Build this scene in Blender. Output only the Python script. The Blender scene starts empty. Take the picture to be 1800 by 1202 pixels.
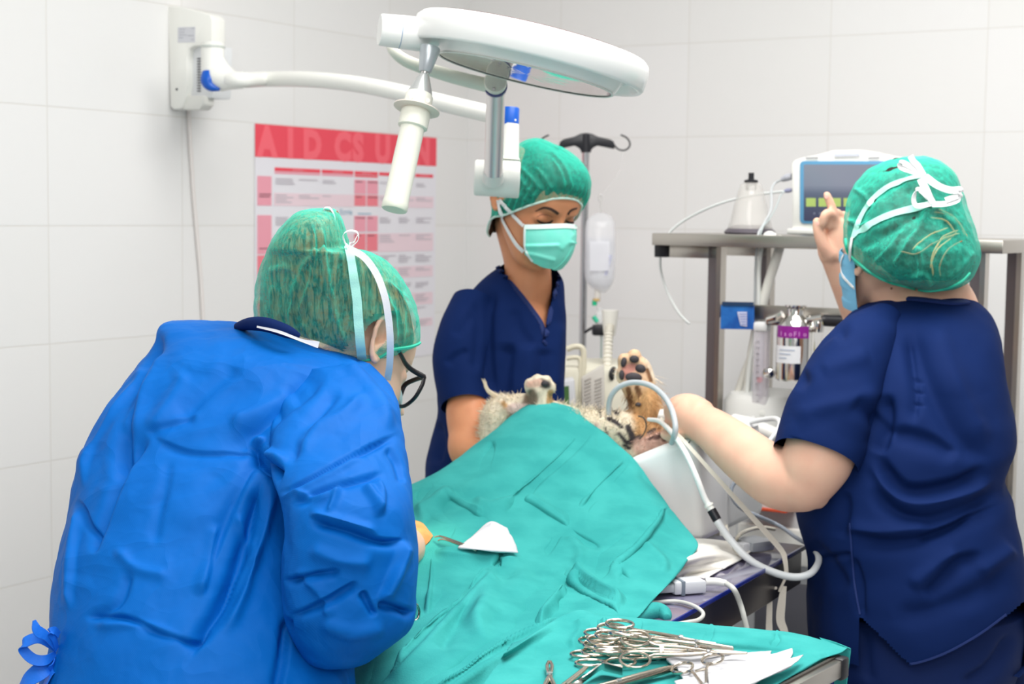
import bpy, bmesh, math, random
import numpy as np
from mathutils import Vector, Matrix, noise
from mathutils.bvhtree import BVHTree
random.seed(7); np.random.seed(7)
SC = bpy.context.scene
COL = SC.collection
R_ = math.radians
# ------------------------------------------------------------------ camera
FPX, CX, CY = 2800.0, 900.0, 601.0
PITCH, ROLL = math.atan(230 / 2800.0), 0.0131
CAM = Vector((0, 0, 1.55))
_r0, _u0 = Vector((1, 0, 0)), Vector((0, math.sin(PITCH), math.cos(PITCH)))
CF = Vector((0, math.cos(PITCH), -math.sin(PITCH)))
CR = _r0 * math.cos(ROLL) + _u0 * math.sin(ROLL)
CU = _u0 * math.cos(ROLL) - _r0 * math.sin(ROLL)

def ray(px, py):
    return CF + CR * ((px - CX) / FPX) - CU * ((py - CY) / FPX)
def P(px, py, d):
    """a point of the place: seen at (px, py), d metres away along the lens axis"""
    return CAM + ray(px, py) * d
def on_z(px, py, z):
    r = ray(px, py); return CAM + r * ((z - CAM.z) / r.z)
def on_plane(px, py, o, n):
    r = ray(px, py); return CAM + r * ((o - CAM).dot(n) / r.dot(n))
def project(co):
    q = np.asarray(co, float) - np.array(CAM)
    z = q @ np.array(CF); x = q @ np.array(CR); y = q @ np.array(CU)
    return CX + FPX * x / z, CY - FPX * y / z, z
def depth_of(v):
    return (Vector(v) - CAM).dot(CF)
# room directions: left wall runs along WL (towards the corner), back wall along WB (towards the right)
TH = R_(32.0)
WL = Vector((math.sin(TH), math.cos(TH), 0)); WB = Vector((math.cos(TH), -math.sin(TH), 0))
UP = Vector((0, 0, 1))
CORNER = P(820, 400, 4.7); CORNER.z = 0
NL, NB = WB.copy(), -WL          # normals into the room
def on_left(px, py, off=0.0): return on_plane(px, py, CORNER + NL * off, NL)
def on_back(px, py, off=0.0): return on_plane(px, py, CORNER + NB * off, NB)

# ------------------------------------------------------------------ materials
def lin(c):
    c = c / 255.0
    return c / 12.92 if c <= 0.04045 else ((c + 0.055) / 1.055) ** 2.4
def rgb(r, g, b): return (lin(r), lin(g), lin(b), 1.0)
MATS = {}
def mat(name, col, rough=0.5, metal=0.0, spec=0.5, bump=None, mottle=None, trans=0.0, alpha=None, sss=0.0,
        emit=None, sheen=0.0, coat=0.0, ior=1.45, aniso=0.0, wave=None, crumple=None):
    if name in MATS: return MATS[name]
    m = bpy.data.materials.new(name); m.use_nodes = True
    nt = m.node_tree; b = nt.nodes['Principled BSDF']; out = nt.nodes['Material Output']
    b.inputs['Base Color'].default_value = col
    b.inputs['Roughness'].default_value = rough; b.inputs['Metallic'].default_value = metal
    b.inputs['Specular IOR Level'].default_value = spec; b.inputs['IOR'].default_value = ior
    b.inputs['Transmission Weight'].default_value = trans
    if sss: 
        b.inputs['Subsurface Weight'].default_value = sss
        b.inputs['Subsurface Radius'].default_value = (1.0, .35, .2); b.inputs['Subsurface Scale'].default_value = .006
    if sheen: b.inputs['Sheen Weight'].default_value = sheen
    if coat: b.inputs['Coat Weight'].default_value = coat
    if emit:
        b.inputs['Emission Color'].default_value = emit[0]; b.inputs['Emission Strength'].default_value = emit[1]
    tc = nt.nodes.new('ShaderNodeTexCoord')
    if mottle:            # (scale, amount, second colour)
        n = nt.nodes.new('ShaderNodeTexNoise'); n.inputs['Scale'].default_value = mottle[0]; n.inputs['Detail'].default_value = 5
        nt.links.new(tc.outputs['Object'], n.inputs['Vector'])
        r = nt.nodes.new('ShaderNodeMapRange'); r.inputs[1].default_value = .38; r.inputs[2].default_value = .62
        nt.links.new(n.outputs['Fac'], r.inputs[0])
        mul = nt.nodes.new('ShaderNodeMath'); mul.operation = 'MULTIPLY'; mul.inputs[1].default_value = mottle[1]
        nt.links.new(r.outputs[0], mul.inputs[0])
        mx = nt.nodes.new('ShaderNodeMix'); mx.data_type = 'RGBA'
        mx.inputs[6].default_value = col; mx.inputs[7].default_value = mottle[2]
        nt.links.new(mul.outputs[0], mx.inputs[0]); nt.links.new(mx.outputs[2], b.inputs['Base Color'])
    hsrc = []
    if bump:
        for (sc, st) in (bump if isinstance(bump, list) else [bump]):
            n = nt.nodes.new('ShaderNodeTexNoise'); n.inputs['Scale'].default_value = sc; n.inputs['Detail'].default_value = 4
            nt.links.new(tc.outputs['Object'], n.inputs['Vector']); hsrc.append((n.outputs['Fac'], st))
    if wave:
        w = nt.nodes.new('ShaderNodeTexWave'); w.inputs['Scale'].default_value = wave[0]; w.wave_type = 'BANDS'; w.bands_direction = wave[2] if len(wave) > 2 else 'DIAGONAL'
        w.inputs['Distortion'].default_value = wave[3] if len(wave) > 3 else .3
        nt.links.new(tc.outputs['Object'], w.inputs['Vector']); hsrc.append((w.outputs['Fac'], wave[1]))
    if crumple:            # sharp-edged creases of stiff non-woven cloth: (scale, strength)
        nd = nt.nodes.new('ShaderNodeTexNoise'); nd.inputs['Scale'].default_value = crumple[0] * .6
        nt.links.new(tc.outputs['Object'], nd.inputs['Vector'])
        va = nt.nodes.new('ShaderNodeMix'); va.data_type = 'VECTOR'; va.inputs[0].default_value = .22
        nt.links.new(tc.outputs['Object'], va.inputs[4]); nt.links.new(nd.outputs['Color'], va.inputs[5])
        for sc in (1.0, 2.7):
            vo_ = nt.nodes.new('ShaderNodeTexVoronoi'); vo_.feature = 'F1'; vo_.inputs['Scale'].default_value = crumple[0] * sc
            nt.links.new(va.outputs[1], vo_.inputs['Vector']); hsrc.append((vo_.outputs['Distance'], crumple[1] / sc ** .6, .022 / sc))
    prev = None
    for hs_ in hsrc:
        s, st = hs_[:2]
        bp = nt.nodes.new('ShaderNodeBump'); bp.inputs['Strength'].default_value = st; bp.inputs['Distance'].default_value = hs_[2] if len(hs_) > 2 else .002
        nt.links.new(s, bp.inputs['Height'])
        if prev: nt.links.new(prev, bp.inputs['Normal'])
        prev = bp.outputs['Normal']
    if prev: nt.links.new(prev, b.inputs['Normal'])
    if alpha is not None:
        t = nt.nodes.new('ShaderNodeBsdfTransparent'); mxs = nt.nodes.new('ShaderNodeMixShader')
        mxs.inputs[0].default_value = alpha
        nt.links.new(t.outputs[0], mxs.inputs[1]); nt.links.new(b.outputs[0], mxs.inputs[2]); nt.links.new(mxs.outputs[0], out.inputs['Surface'])
    MATS[name] = m
    return m

def sheer(name, col, lo, hi, scale=60.0, tint=None):
    """thin see-through non-woven cloth: opacity follows the fibres and rises where the cloth turns edge-on"""
    m = bpy.data.materials.new(name); m.use_nodes = True
    nt = m.node_tree; b = nt.nodes['Principled BSDF']; out = nt.nodes['Material Output']
    b.inputs['Base Color'].default_value = col; b.inputs['Roughness'].default_value = .6; b.inputs['Specular IOR Level'].default_value = .25
    tc = nt.nodes.new('ShaderNodeTexCoord')
    n = nt.nodes.new('ShaderNodeTexNoise'); n.inputs['Scale'].default_value = scale; n.inputs['Detail'].default_value = 6; n.inputs['Roughness'].default_value = .7
    n2 = nt.nodes.new('ShaderNodeTexNoise'); n2.inputs['Scale'].default_value = scale * 9; n2.inputs['Detail'].default_value = 2
    for q in (n, n2): nt.links.new(tc.outputs['Object'], q.inputs['Vector'])
    ad = nt.nodes.new('ShaderNodeMath'); ad.operation = 'ADD'
    nt.links.new(n.outputs['Fac'], ad.inputs[0]); nt.links.new(n2.outputs['Fac'], ad.inputs[1])
    mr = nt.nodes.new('ShaderNodeMapRange'); mr.inputs[1].default_value = .8; mr.inputs[2].default_value = 1.2; mr.inputs[3].default_value = lo; mr.inputs[4].default_value = hi
    nt.links.new(ad.outputs[0], mr.inputs[0])
    lw = nt.nodes.new('ShaderNodeLayerWeight'); lw.inputs['Blend'].default_value = .45
    s = nt.nodes.new('ShaderNodeMath'); s.operation = 'ADD'; s.use_clamp = True
    m2 = nt.nodes.new('ShaderNodeMath'); m2.operation = 'MULTIPLY'; m2.inputs[1].default_value = .5
    nt.links.new(lw.outputs['Facing'], m2.inputs[0]); nt.links.new(mr.outputs[0], s.inputs[0]); nt.links.new(m2.outputs[0], s.inputs[1])
    t = nt.nodes.new('ShaderNodeBsdfTransparent'); mx = nt.nodes.new('ShaderNodeMixShader')
    t.inputs[0].default_value = tint or (1, 1, 1, 1)
    nt.links.new(s.outputs[0], mx.inputs[0]); nt.links.new(t.outputs[0], mx.inputs[1]); nt.links.new(b.outputs[0], mx.inputs[2])
    nt.links.new(mx.outputs[0], out.inputs['Surface'])
    MATS[name] = m
    return m

# ------------------------------------------------------------------ splines
def cat(pts, n, closed=False):
    """n points on a Catmull-Rom curve through pts (any dimension)"""
    p = np.asarray(pts, float)
    if len(p) == 2:
        t = np.linspace(0, 1, n)[:, None]; return p[0] * (1 - t) + p[1] * t
    if closed: q = np.vstack([p[-1], p, p[0], p[1]]); m = len(p)
    else: q = np.vstack([2 * p[0] - p[1], p, 2 * p[-1] - p[-2]]); m = len(p) - 1
    t = np.linspace(0, m, n, endpoint=not closed); i = np.minimum(t.astype(int), m - 1); f = (t - i)[:, None]
    a, b, c, d = q[i], q[i + 1], q[i + 2], q[i + 3]
    return .5 * (2 * b + (c - a) * f + (2 * a - 5 * b + 4 * c - d) * f ** 2 + (3 * b - a - 3 * c + d) * f ** 3)

# ------------------------------------------------------------------ geometry store
class Geo:
    def __init__(s): s.v, s.f, s.m = [], [], []
    def add(s, verts, faces, mi=0):
        b = len(s.v); s.v.extend([tuple(map(float, q)) for q in verts]); s.f.extend([tuple(b + i for i in q) for q in faces]); s.m.extend([mi] * len(faces)); return s
    def grid(s, A, cu=False, cv=False, mi=0):
        """A[nu, nv, 3]; cu / cv: closed that way"""
        A = np.asarray(A); nu, nv = A.shape[:2]; b = len(s.v)
        s.v.extend(map(tuple, A.reshape(-1, 3)))
        for i in range(nu if cu else nu - 1):
            i2 = (i + 1) % nu
            for j in range(nv if cv else nv - 1):
                j2 = (j + 1) % nv
                s.f.append((b + i * nv + j, b + i2 * nv + j, b + i2 * nv + j2, b + i * nv + j2)); s.m.append(mi)
        return b, nu, nv
    def rings(s, A, caps=True, mi=0):
        """A[nring, nseg, 3] closed round each ring, ends closed by fans"""
        b, nu, nv = s.grid(A, cv=True, mi=mi)
        if caps:
            for row in (0, nu - 1):
                c = np.asarray(A[row]).mean(0); k = len(s.v); s.v.append(tuple(c))
                for j in range(nv):
                    q = (b + row * nv + j, b + row * nv + (j + 1) % nv, k)
                    s.f.append(q if row else q[::-1]); s.m.append(mi)
        return s
    def tube(s, pts, rad, seg=12, n=None, caps=True, mi=0, smooth=True, flat=None, ref=None):
        """round (or flat=ratio) tube along world points; rad one number or one per point"""
        p = np.array([tuple(q) for q in pts], float)
        r = np.full(len(p), rad, float) if np.isscalar(rad) else np.array(rad, float)
        if smooth and len(p) > 2:
            n = n or max(12, 8 * (len(p) - 1)); q = cat(np.c_[p, r], n); p, r = q[:, :3], np.maximum(q[:, 3], 1e-5)
        T = np.gradient(p, axis=0); T /= np.linalg.norm(T, axis=1)[:, None] + 1e-12
        a = np.array(ref if ref is not None else ((0, 0, 1) if abs(T[0][2]) < .9 else (1, 0, 0)), float)
        A = []
        N = a - T[0] * a.dot(T[0]); N /= np.linalg.norm(N)
        th = np.linspace(0, 2 * math.pi, seg, endpoint=False)
        for i in range(len(p)):
            N = N - T[i] * N.dot(T[i]); N /= np.linalg.norm(N) + 1e-12
            B = np.cross(T[i], N)
            A.append(p[i] + r[i] * (np.cos(th)[:, None] * N * (flat or 1) + np.sin(th)[:, None] * B))
        return s.rings(np.array(A), caps, mi)
    def capsule(s, pts, rad, seg=14, n=None, mi=0):
        """tube with rounded ends"""
        p = [Vector(q) for q in pts]; r = [rad] * len(p) if np.isscalar(rad) else list(rad)
        d0 = (p[0] - p[1]).normalized(); d1 = (p[-1] - p[-2]).normalized()
        q = cat(np.c_[np.array([tuple(x) for x in p]), np.array(r)], n or max(10, 8 * (len(p) - 1)))
        pre = [np.r_[np.array(p[0] + d0 * r[0] * math.sin(t)), max(r[0] * math.cos(t), 1e-4)] for t in (1.5, 1.2, .8, .4)]
        post = [np.r_[np.array(p[-1] + d1 * r[-1] * math.sin(t)), max(r[-1] * math.cos(t), 1e-4)] for t in (.4, .8, 1.2, 1.5)]
        q = np.vstack([pre, q, post])
        return s.tube(q[:, :3], q[:, 3], seg, smooth=False, mi=mi)
    def limb(s, keys, seg=24, n=40, mi=0, caps=True, power=2.0):
        """keys (px, py, depth, half width px, half thickness m): loft along a path seen in the photo, real thickness away from it"""
        k = cat(np.array(keys, float), n)
        c = np.array([tuple(P(*q[:3])) for q in k]); a = k[:, 3] * k[:, 2] / FPX; b = k[:, 4]
        T = np.gradient(c, axis=0); T /= np.linalg.norm(T, axis=1)[:, None]
        th = np.linspace(0, 2 * math.pi, seg, endpoint=False)
        ct, st = np.cos(th), np.sin(th)
        ct = np.sign(ct) * abs(ct) ** (2 / power); st = np.sign(st) * abs(st) ** (2 / power)
        A = []
        for i in range(n):
            V = c[i] - np.array(CAM); V /= np.linalg.norm(V)
            S = np.cross(T[i], V); l = np.linalg.norm(S)
            S = S / l if l > 1e-6 else np.array(CR); B = np.cross(S, T[i])
            A.append(c[i] + a[i] * ct[:, None] * S + b[i] * st[:, None] * B)
        return s.rings(np.array(A), caps, mi)
    def rows(s, keys, seg=64, n=80, mi=0, power=2.0, caps=True, mod=None):
        """keys (py, left px, right px, depth, half thickness m, depth skew m, [y skew px]): level sections of an upright body"""
        keys = [tuple(q) + (0,) * (7 - len(q)) for q in keys]
        k = cat(np.array(keys, float), n)
        th = np.linspace(0, 2 * math.pi, seg, endpoint=False)
        ct, st = np.cos(th), np.sin(th)
        ct = np.sign(ct) * abs(ct) ** (2 / power); st = np.sign(st) * abs(st) ** (2 / power)
        A = []
        for q in k:
            c = np.array(P((q[1] + q[2]) / 2, q[0], q[3])); a = (q[2] - q[1]) / 2 * q[3] / FPX
            rr = a * ct[:, None] * np.array(CR) + (q[4] * st[:, None] + q[5] * ct[:, None]) * np.array((0, 1, 0.))
            if q[6]: rr = rr - ct[:, None] * q[6] * q[3] / FPX * np.array(CU)
            A.append(c + rr)
        A = np.array(A)
        if mod is not None: A = mod(A, k, th)
        return s.rings(A, caps, mi)
    def lathe(s, prof, o, ax, seg=32, mi=0, caps=True):
        """prof [(radius, height)] turned about the axis ax from o"""
        ax = Vector(ax).normalized(); x = ax.orthogonal().normalized(); y = ax.cross(x); o = Vector(o)
        A = [[tuple(o + ax * h + (x * math.cos(t) + y * math.sin(t)) * max(r, 1e-5)) for t in np.linspace(0, 2 * math.pi, seg, endpoint=False)] for r, h in prof]
        return s.rings(np.array(A), caps, mi)
    def box(s, c, size, M=None, bev=0.0, mi=0, seg=2):
        """box round c; M = 3 axis vectors"""
        bm = bmesh.new(); bmesh.ops.create_cube(bm, size=1.0)
        for v in bm.verts: v.co = Vector((v.co.x * size[0], v.co.y * size[1], v.co.z * size[2]))
        if bev: bmesh.ops.bevel(bm, geom=list(bm.edges), offset=bev, segments=seg, profile=.5, affect='EDGES')
        X, Y, Z = M or (Vector((1, 0, 0)), Vector((0, 1, 0)), UP); c = Vector(c)
        bm.verts.index_update()
        vs = [tuple(c + X * v.co.x + Y * v.co.y + Z * v.co.z) for v in bm.verts]
        s.add(vs, [[v.index for v in f.verts] for f in bm.faces], mi); bm.free(); return s
    def prism(s, outline, thick, mi=0, bev=0.0):
        """outline of world points (planar) given thickness along vector thick"""
        o = [Vector(q) for q in outline]; t = Vector(thick)
        bm = bmesh.new(); vs = [bm.verts.new(q) for q in o]; f = bm.faces.new(vs)
        r = bmesh.ops.extrude_face_region(bm, geom=[f]); nv = [g for g in r['geom'] if isinstance(g, bmesh.types.BMVert)]
        bmesh.ops.translate(bm, vec=t, verts=nv)
        if bev: bmesh.ops.bevel(bm, geom=list(bm.edges), offset=bev, segments=2, profile=.5, affect='EDGES')
        bm.verts.index_update()
        s.add([tuple(v.co) for v in bm.verts], [[v.index for v in q.verts] for q in bm.faces], mi); bm.free(); return s
    def ribbon(s, pts, width, thick=.0008, side=None, n=None, mi=0, normals=None):
        """flat strap with thickness along world points; side = width direction (one, or None: across the view)"""
        p = np.array([tuple(q) for q in pts], float)
        w = np.full(len(p), width, float) if np.isscalar(width) else np.array(width, float)
        n = n or max(12, 8 * (len(p) - 1))
        nn = None if normals is None else np.array([tuple(q) for q in normals], float)
        if len(p) > 2:
            q = cat(np.c_[p, w] if nn is None else np.c_[p, w, nn], n); p, w = q[:, :3], q[:, 3]
            if nn is not None: nn = q[:, 4:7]
        T = np.gradient(p, axis=0); T /= np.linalg.norm(T, axis=1)[:, None] + 1e-12
        A = []
        for i in range(len(p)):
            if nn is not None: V = nn[i] / (np.linalg.norm(nn[i]) + 1e-9); S = np.cross(T[i], V)
            elif side is None:
                V = p[i] - np.array(CAM); V /= np.linalg.norm(V); S = np.cross(T[i], V)
            else: S = np.array(side, float); S = S - T[i] * S.dot(T[i])
            S /= np.linalg.norm(S) + 1e-9; N = np.cross(S, T[i])
            h = w[i] / 2
            A.append([p[i] - S * h - N * thick, p[i] - N * thick * .6, p[i] + S * h - N * thick, p[i] + S * h + N * thick, p[i] + N * thick * 1.4, p[i] - S * h + N * thick])
        return s.rings(np.array(A), True, mi)
    def obj(s, name, mats, parent=None, sharp=40, recalc=True, origin=None, smooth=True, **props):
        me = bpy.data.meshes.new(name)
        off = Vector(origin) if origin is not None else (root_of(parent).location if parent else Vector((0, 0, 0)))
        me.from_pydata([(x - off.x, y - off.y, z - off.z) for x, y, z in s.v], [], s.f)
        for m in (mats if isinstance(mats, (list, tuple)) else [mats]): me.materials.append(m)
        if any(s.m): me.polygons.foreach_set('material_index', s.m)
        if recalc:
            bm = bmesh.new(); bm.from_mesh(me); bmesh.ops.recalc_face_normals(bm, faces=bm.faces); bm.to_mesh(me); bm.free()
        if smooth:
            me.polygons.foreach_set('use_smooth', [True] * len(me.polygons))
            if sharp < 180: me.set_sharp_from_angle(angle=R_(sharp))
        me.update()
        o = bpy.data.objects.new(name, me); COL.objects.link(o)
        if parent: o.parent = parent
        else: o.location = off
        for k, v in props.items(): o[k] = v
        return o

def root_of(o):
    while o.parent: o = o.parent
    return o
def thing(name, label, cat_, loc, group=None):
    o = bpy.data.objects.new(name, None); COL.objects.link(o); o.location = loc; o.empty_display_size = .05
    o['label'] = label; o['category'] = cat_
    if group: o['group'] = group
    return o
def tag(o, label, cat_, group=None):
    o['label'] = label; o['category'] = cat_
    if group: o['group'] = group
    return o
def world_co(o):
    n = len(o.data.vertices); c = np.empty(n * 3); o.data.vertices.foreach_get('co', c); c = c.reshape(-1, 3)
    return c + np.array(root_of(o).location)
def set_world_co(o, c):
    o.data.vertices.foreach_set('co', (c - np.array(root_of(o).location)).ravel()); o.data.update()
def normals(o):
    n = len(o.data.vertices); c = np.empty(n * 3); o.data.vertices.foreach_get('normal', c); return c.reshape(-1, 3)
def bvh_of(*objs):
    vs, fs = [], []
    for o in objs:
        b = len(vs); vs.extend(map(tuple, world_co(o))); fs.extend([tuple(b + i for i in p.vertices) for p in o.data.polygons])
    return BVHTree.FromPolygons(vs, fs)
def hit(bvh, px, py, lift=0.0, d=None):
    r = ray(px, py).normalized(); h = bvh.ray_cast(CAM, r)
    if h[0] is None:
        return (P(px, py, d), -r) if d else None
    n = h[1] if h[1].dot(r) < 0 else -h[1]
    return h[0] + n * lift, n
def drawn(bvh, pts, lift, step=8, d=None):
    """points and normals on a surface under a line drawn through pts"""
    q = cat(np.array(pts, float), max(4, step * (len(pts) - 1))); P_, N_ = [], []
    for x, y in q:
        h = hit(bvh, x, y, lift, d)
        if h: P_.append(h[0]); N_.append(h[1])
    return P_, N_

def remesh(geo, name, m, voxel=.005, smooth=3, parent=None, origin=None, fac=.5):
    """overlapping closed shapes -> one continuous skin"""
    o = geo.obj(name, m, parent, sharp=180, origin=origin)
    md = o.modifiers.new('r', 'REMESH'); md.mode = 'VOXEL'; md.voxel_size = voxel; md.use_smooth_shade = True
    if smooth:
        s = o.modifiers.new('s', 'SMOOTH'); s.iterations = smooth; s.factor = fac
    dg = bpy.context.evaluated_depsgraph_get(); dg.update()
    me = bpy.data.meshes.new_from_object(o.evaluated_get(dg), preserve_all_data_layers=False, depsgraph=dg)
    o.modifiers.clear(); old = o.data; o.data = me; bpy.data.meshes.remove(old)
    me.name = name
    if not me.materials: me.materials.append(m)
    me.polygons.foreach_set('use_smooth', [True] * len(me.polygons)); me.update()
    return o

def sstep(a, b, x):
    t = np.clip((x - a) / (b - a), 0, 1); return t * t * (3 - 2 * t)
def folds(o, strokes, front=True, tap=.18):
    """press creases into a cloth: strokes (points px, amplitude m, width px on one side, width px on the other[, kind])"""
    c = world_co(o); n = normals(o); px, py, _ = project(c)
    q = np.array(CAM) - c; q /= np.linalg.norm(q, axis=1)[:, None]
    face = sstep(0, .25, (n * q).sum(1)) if front else np.ones(len(c))
    tot = np.zeros(len(c))
    for st in strokes:
        pts, amp, w1, w2 = st[:4]; kind = st[4] if len(st) > 4 else 'r'
        L = cat(np.array(pts, float), max(2, 6 * (len(pts) - 1)) if len(pts) > 2 else 2)
        mx = 3 * max(w1, w2)
        sel = np.where((px > L[:, 0].min() - mx) & (px < L[:, 0].max() + mx) & (py > L[:, 1].min() - mx) & (py < L[:, 1].max() + mx))[0]
        if not len(sel): continue
        X, Y = px[sel], py[sel]
        seg = np.linalg.norm(np.diff(L, axis=0), axis=1); cum = np.r_[0, np.cumsum(seg)]; tl = cum[-1]
        best = np.full(len(sel), 1e9); sd = np.zeros(len(sel)); tt = np.zeros(len(sel))
        for i in range(len(L) - 1):
            a, b = L[i], L[i + 1]; d = b - a; l2 = d.dot(d) + 1e-9
            t = np.clip(((X - a[0]) * d[0] + (Y - a[1]) * d[1]) / l2, 0, 1)
            ex, ey = X - (a[0] + t * d[0]), Y - (a[1] + t * d[1]); e = np.hypot(ex, ey)
            cr = d[0] * ey - d[1] * ex
            u = e < best; best[u] = e[u]; sd[u] = np.where(cr[u] > 0, e[u], -e[u]); tt[u] = (cum[i] + t[u] * seg[i]) / tl
        taper = sstep(0, tap, tt) * (1 - sstep(1 - tap, 1, tt))
        if kind == 'r': h = np.where(sd < 0, np.exp(-(sd / w1) ** 2), np.exp(-(sd / w2) ** 2))
        elif kind == 's': h = np.tanh(sd / w1) * np.exp(-(sd / w2) ** 2)
        elif kind == 'e': h = np.where(sd < 0, np.exp(-(sd / w1) ** 2), np.exp(-(sd / w2) ** 1)); 
        tot[sel] += amp * h * taper
    set_world_co(o, c + n * (tot * face)[:, None])
def rumple(o, amp, scale, seed=0.0, octaves=3, aniso=(1, 1, 1)):
    c = world_co(o); n = normals(o)
    k = np.array(aniso)
    h = np.array([noise.fractal(Vector(q * k * scale) + Vector((seed, seed * 2, 0)), .9, 2.0, octaves) for q in c])
    set_world_co(o, c + n * (amp * h)[:, None])

def crinkle(o, amp, scale, seed=0.0, aniso=(1, 1, 1), octaves=4):
    """sharp-crested creases"""
    c = world_co(o); n = normals(o); k = np.array(aniso) * scale
    h = np.array([noise.ridged_multi_fractal(Vector(q * k) + Vector((seed, seed * 2, seed * 3)), 1.0, 2.1, octaves, 1.0, 2.0) for q in c])
    set_world_co(o, c + n * (amp * (h - h.mean()))[:, None])

def sheet(rows, nu, nv):
    """bicubic surface through rows of (px, py, depth)"""
    K = np.array([[tuple(P(*q)) for q in r] for r in rows])
    A = np.array([cat(r, nv) for r in K])
    return np.array([cat(A[:, j], nu) for j in range(nv)]).transpose(1, 0, 2)
def solid(A, t):
    """give a grid surface thickness t: closed shell as a Geo"""
    A = np.asarray(A); gu = np.gradient(A, axis=0); gv = np.gradient(A, axis=1)
    N = np.cross(gu, gv); N /= np.linalg.norm(N, axis=2)[..., None] + 1e-12
    g = Geo(); nu, nv = A.shape[:2]
    b0, *_ = g.grid(A); b1, *_ = g.grid(A + N * t)
    rim = [(i, 0) for i in range(nu)] + [(nu - 1, j) for j in range(1, nv)] + [(i, nv - 1) for i in range(nu - 2, -1, -1)] + [(0, j) for j in range(nv - 2, 0, -1)]
    for a, b in zip(rim, rim[1:] + rim[:1]):
        i, j = a[0] * nv + a[1], b[0] * nv + b[1]
        g.f.append((b0 + i, b0 + j, b1 + j, b1 + i)); g.m.append(0)
    return g
def text_obj(name, body, size, o, X, Y, m, parent, depth=.0004, align='LEFT', bold=0.0):
    cu = bpy.data.curves.new(name, 'FONT'); cu.body = body; cu.size = size; cu.extrude = depth; cu.align_x = align; cu.offset = bold
    cu.resolution_u = 3
    t = bpy.data.objects.new(name, cu); COL.objects.link(t)
    X = Vector(X).normalized(); Y = Vector(Y).normalized(); Z = X.cross(Y)
    M = Matrix((X, Y, Z)).transposed().to_4x4(); M.translation = Vector(o)
    dg = bpy.context.evaluated_depsgraph_get(); dg.update()
    me = bpy.data.meshes.new_from_object(t.evaluated_get(dg)); bpy.data.objects.remove(t)
    off = root_of(parent).location if parent else Vector()
    me.transform(Matrix.Translation(-off) @ M)
    me.materials.clear(); me.materials.append(m)
    ob = bpy.data.objects.new(name, me); COL.objects.link(ob)
    if parent: ob.parent = parent
    return ob
# ================================================================== view, room, light
SC.view_settings.view_transform = 'Standard'; SC.view_settings.look = 'None'; SC.view_settings.gamma = 1.0
SC.view_settings.use_curve_mapping = False; SC.view_settings.exposure = 0.09
SC.cycles.max_bounces = 10; SC.cycles.transparent_max_bounces = 24; SC.cycles.caustics_reflective = False; SC.cycles.caustics_refractive = False
cam = bpy.data.cameras.new('camera'); cam.sensor_width = 36; cam.lens = FPX / 1800 * 36; cam.clip_start = .02
cam.dof.use_dof = True; cam.dof.focus_distance = 2.05; cam.dof.aperture_fstop = 7.1
co = bpy.data.objects.new('camera', cam); COL.objects.link(co); SC.camera = co
M = Matrix((CR, CU, -CF)).transposed().to_4x4(); M.translation = CAM; co.matrix_world = M

def tile_wall(name):
    m = bpy.data.materials.new(name); m.use_nodes = True; nt = m.node_tree; b = nt.nodes['Principled BSDF']
    b.inputs['Roughness'].default_value = .3; b.inputs['Specular IOR Level'].default_value = .35
    tc = nt.nodes.new('ShaderNodeTexCoord'); mp = nt.nodes.new('ShaderNodeMapping'); mp.vector_type = 'POINT'
    sep = nt.nodes.new('ShaderNodeSeparateXYZ'); cmb = nt.nodes.new('ShaderNodeCombineXYZ')
    nt.links.new(tc.outputs['Object'], sep.inputs[0]); nt.links.new(sep.outputs['X'], cmb.inputs['X']); nt.links.new(sep.outputs['Z'], cmb.inputs['Y'])
    nt.links.new(cmb.outputs[0], mp.inputs['Vector'])
    br = nt.nodes.new('ShaderNodeTexBrick'); br.offset = 0; br.squash = 1; br.inputs['Scale'].default_value = 1
    br.inputs['Brick Width'].default_value = .4; br.inputs['Row Height'].default_value = .25; br.inputs['Mortar Size'].default_value = .0016
    br.inputs['Mortar Smooth'].default_value = .6
    br.inputs['Color1'].default_value = rgb(233, 232, 230); br.inputs['Color2'].default_value = rgb(235, 234, 233); br.inputs['Mortar'].default_value = rgb(222, 219, 214)
    nt.links.new(mp.outputs[0], br.inputs['Vector']); nt.links.new(br.outputs['Color'], b.inputs['Base Color'])
    bp = nt.nodes.new('ShaderNodeBump'); bp.inputs['Strength'].default_value = .35; bp.inputs['Distance'].default_value = .002; bp.invert = True
    nz = nt.nodes.new('ShaderNodeTexNoise'); nz.inputs['Scale'].default_value = 9
    nt.links.new(tc.outputs['Object'], nz.inputs['Vector'])
    mm = nt.nodes.new('ShaderNodeMath'); mm.operation = 'MULTIPLY_ADD'; mm.inputs[1].default_value = .12
    nt.links.new(nz.outputs['Fac'], mm.inputs[0]); nt.links.new(br.outputs['Fac'], mm.inputs[2]); nt.links.new(mm.outputs[0], bp.inputs['Height'])
    nt.links.new(bp.outputs[0], b.inputs['Normal'])
    return m, mp
def wall(name, axis, nrm, x0, x1, h, dx):
    m, mp = tile_wall(name + '_tiles'); mp.inputs['Location'].default_value = (dx, -.006, 0)
    g = Geo(); g.box(((x0 + x1) / 2, .06, h / 2), (x1 - x0, .12, h))
    o = g.obj(name, m, smooth=False)
    M = Matrix((axis, -nrm, UP)).transposed().to_4x4(); M.translation = CORNER; o.matrix_world = M
    o['kind'] = 'structure'; return o
CEIL = 2.85
wall('wall_left', WL, NL, -5.6, 0.0, CEIL, -.012)
wall('wall_back', WB, NB, -.12, 3.6, CEIL, .088)
def slab(name, z, t, m):
    g = Geo(); c = CORNER + NL * 1.74 - WL * 2.8; g.box((c.x, c.y, z + t / 2), (3.72, 5.6, t), (WB, WL, UP))
    o = g.obj(name, m, smooth=False); o['kind'] = 'structure'; return o
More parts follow.
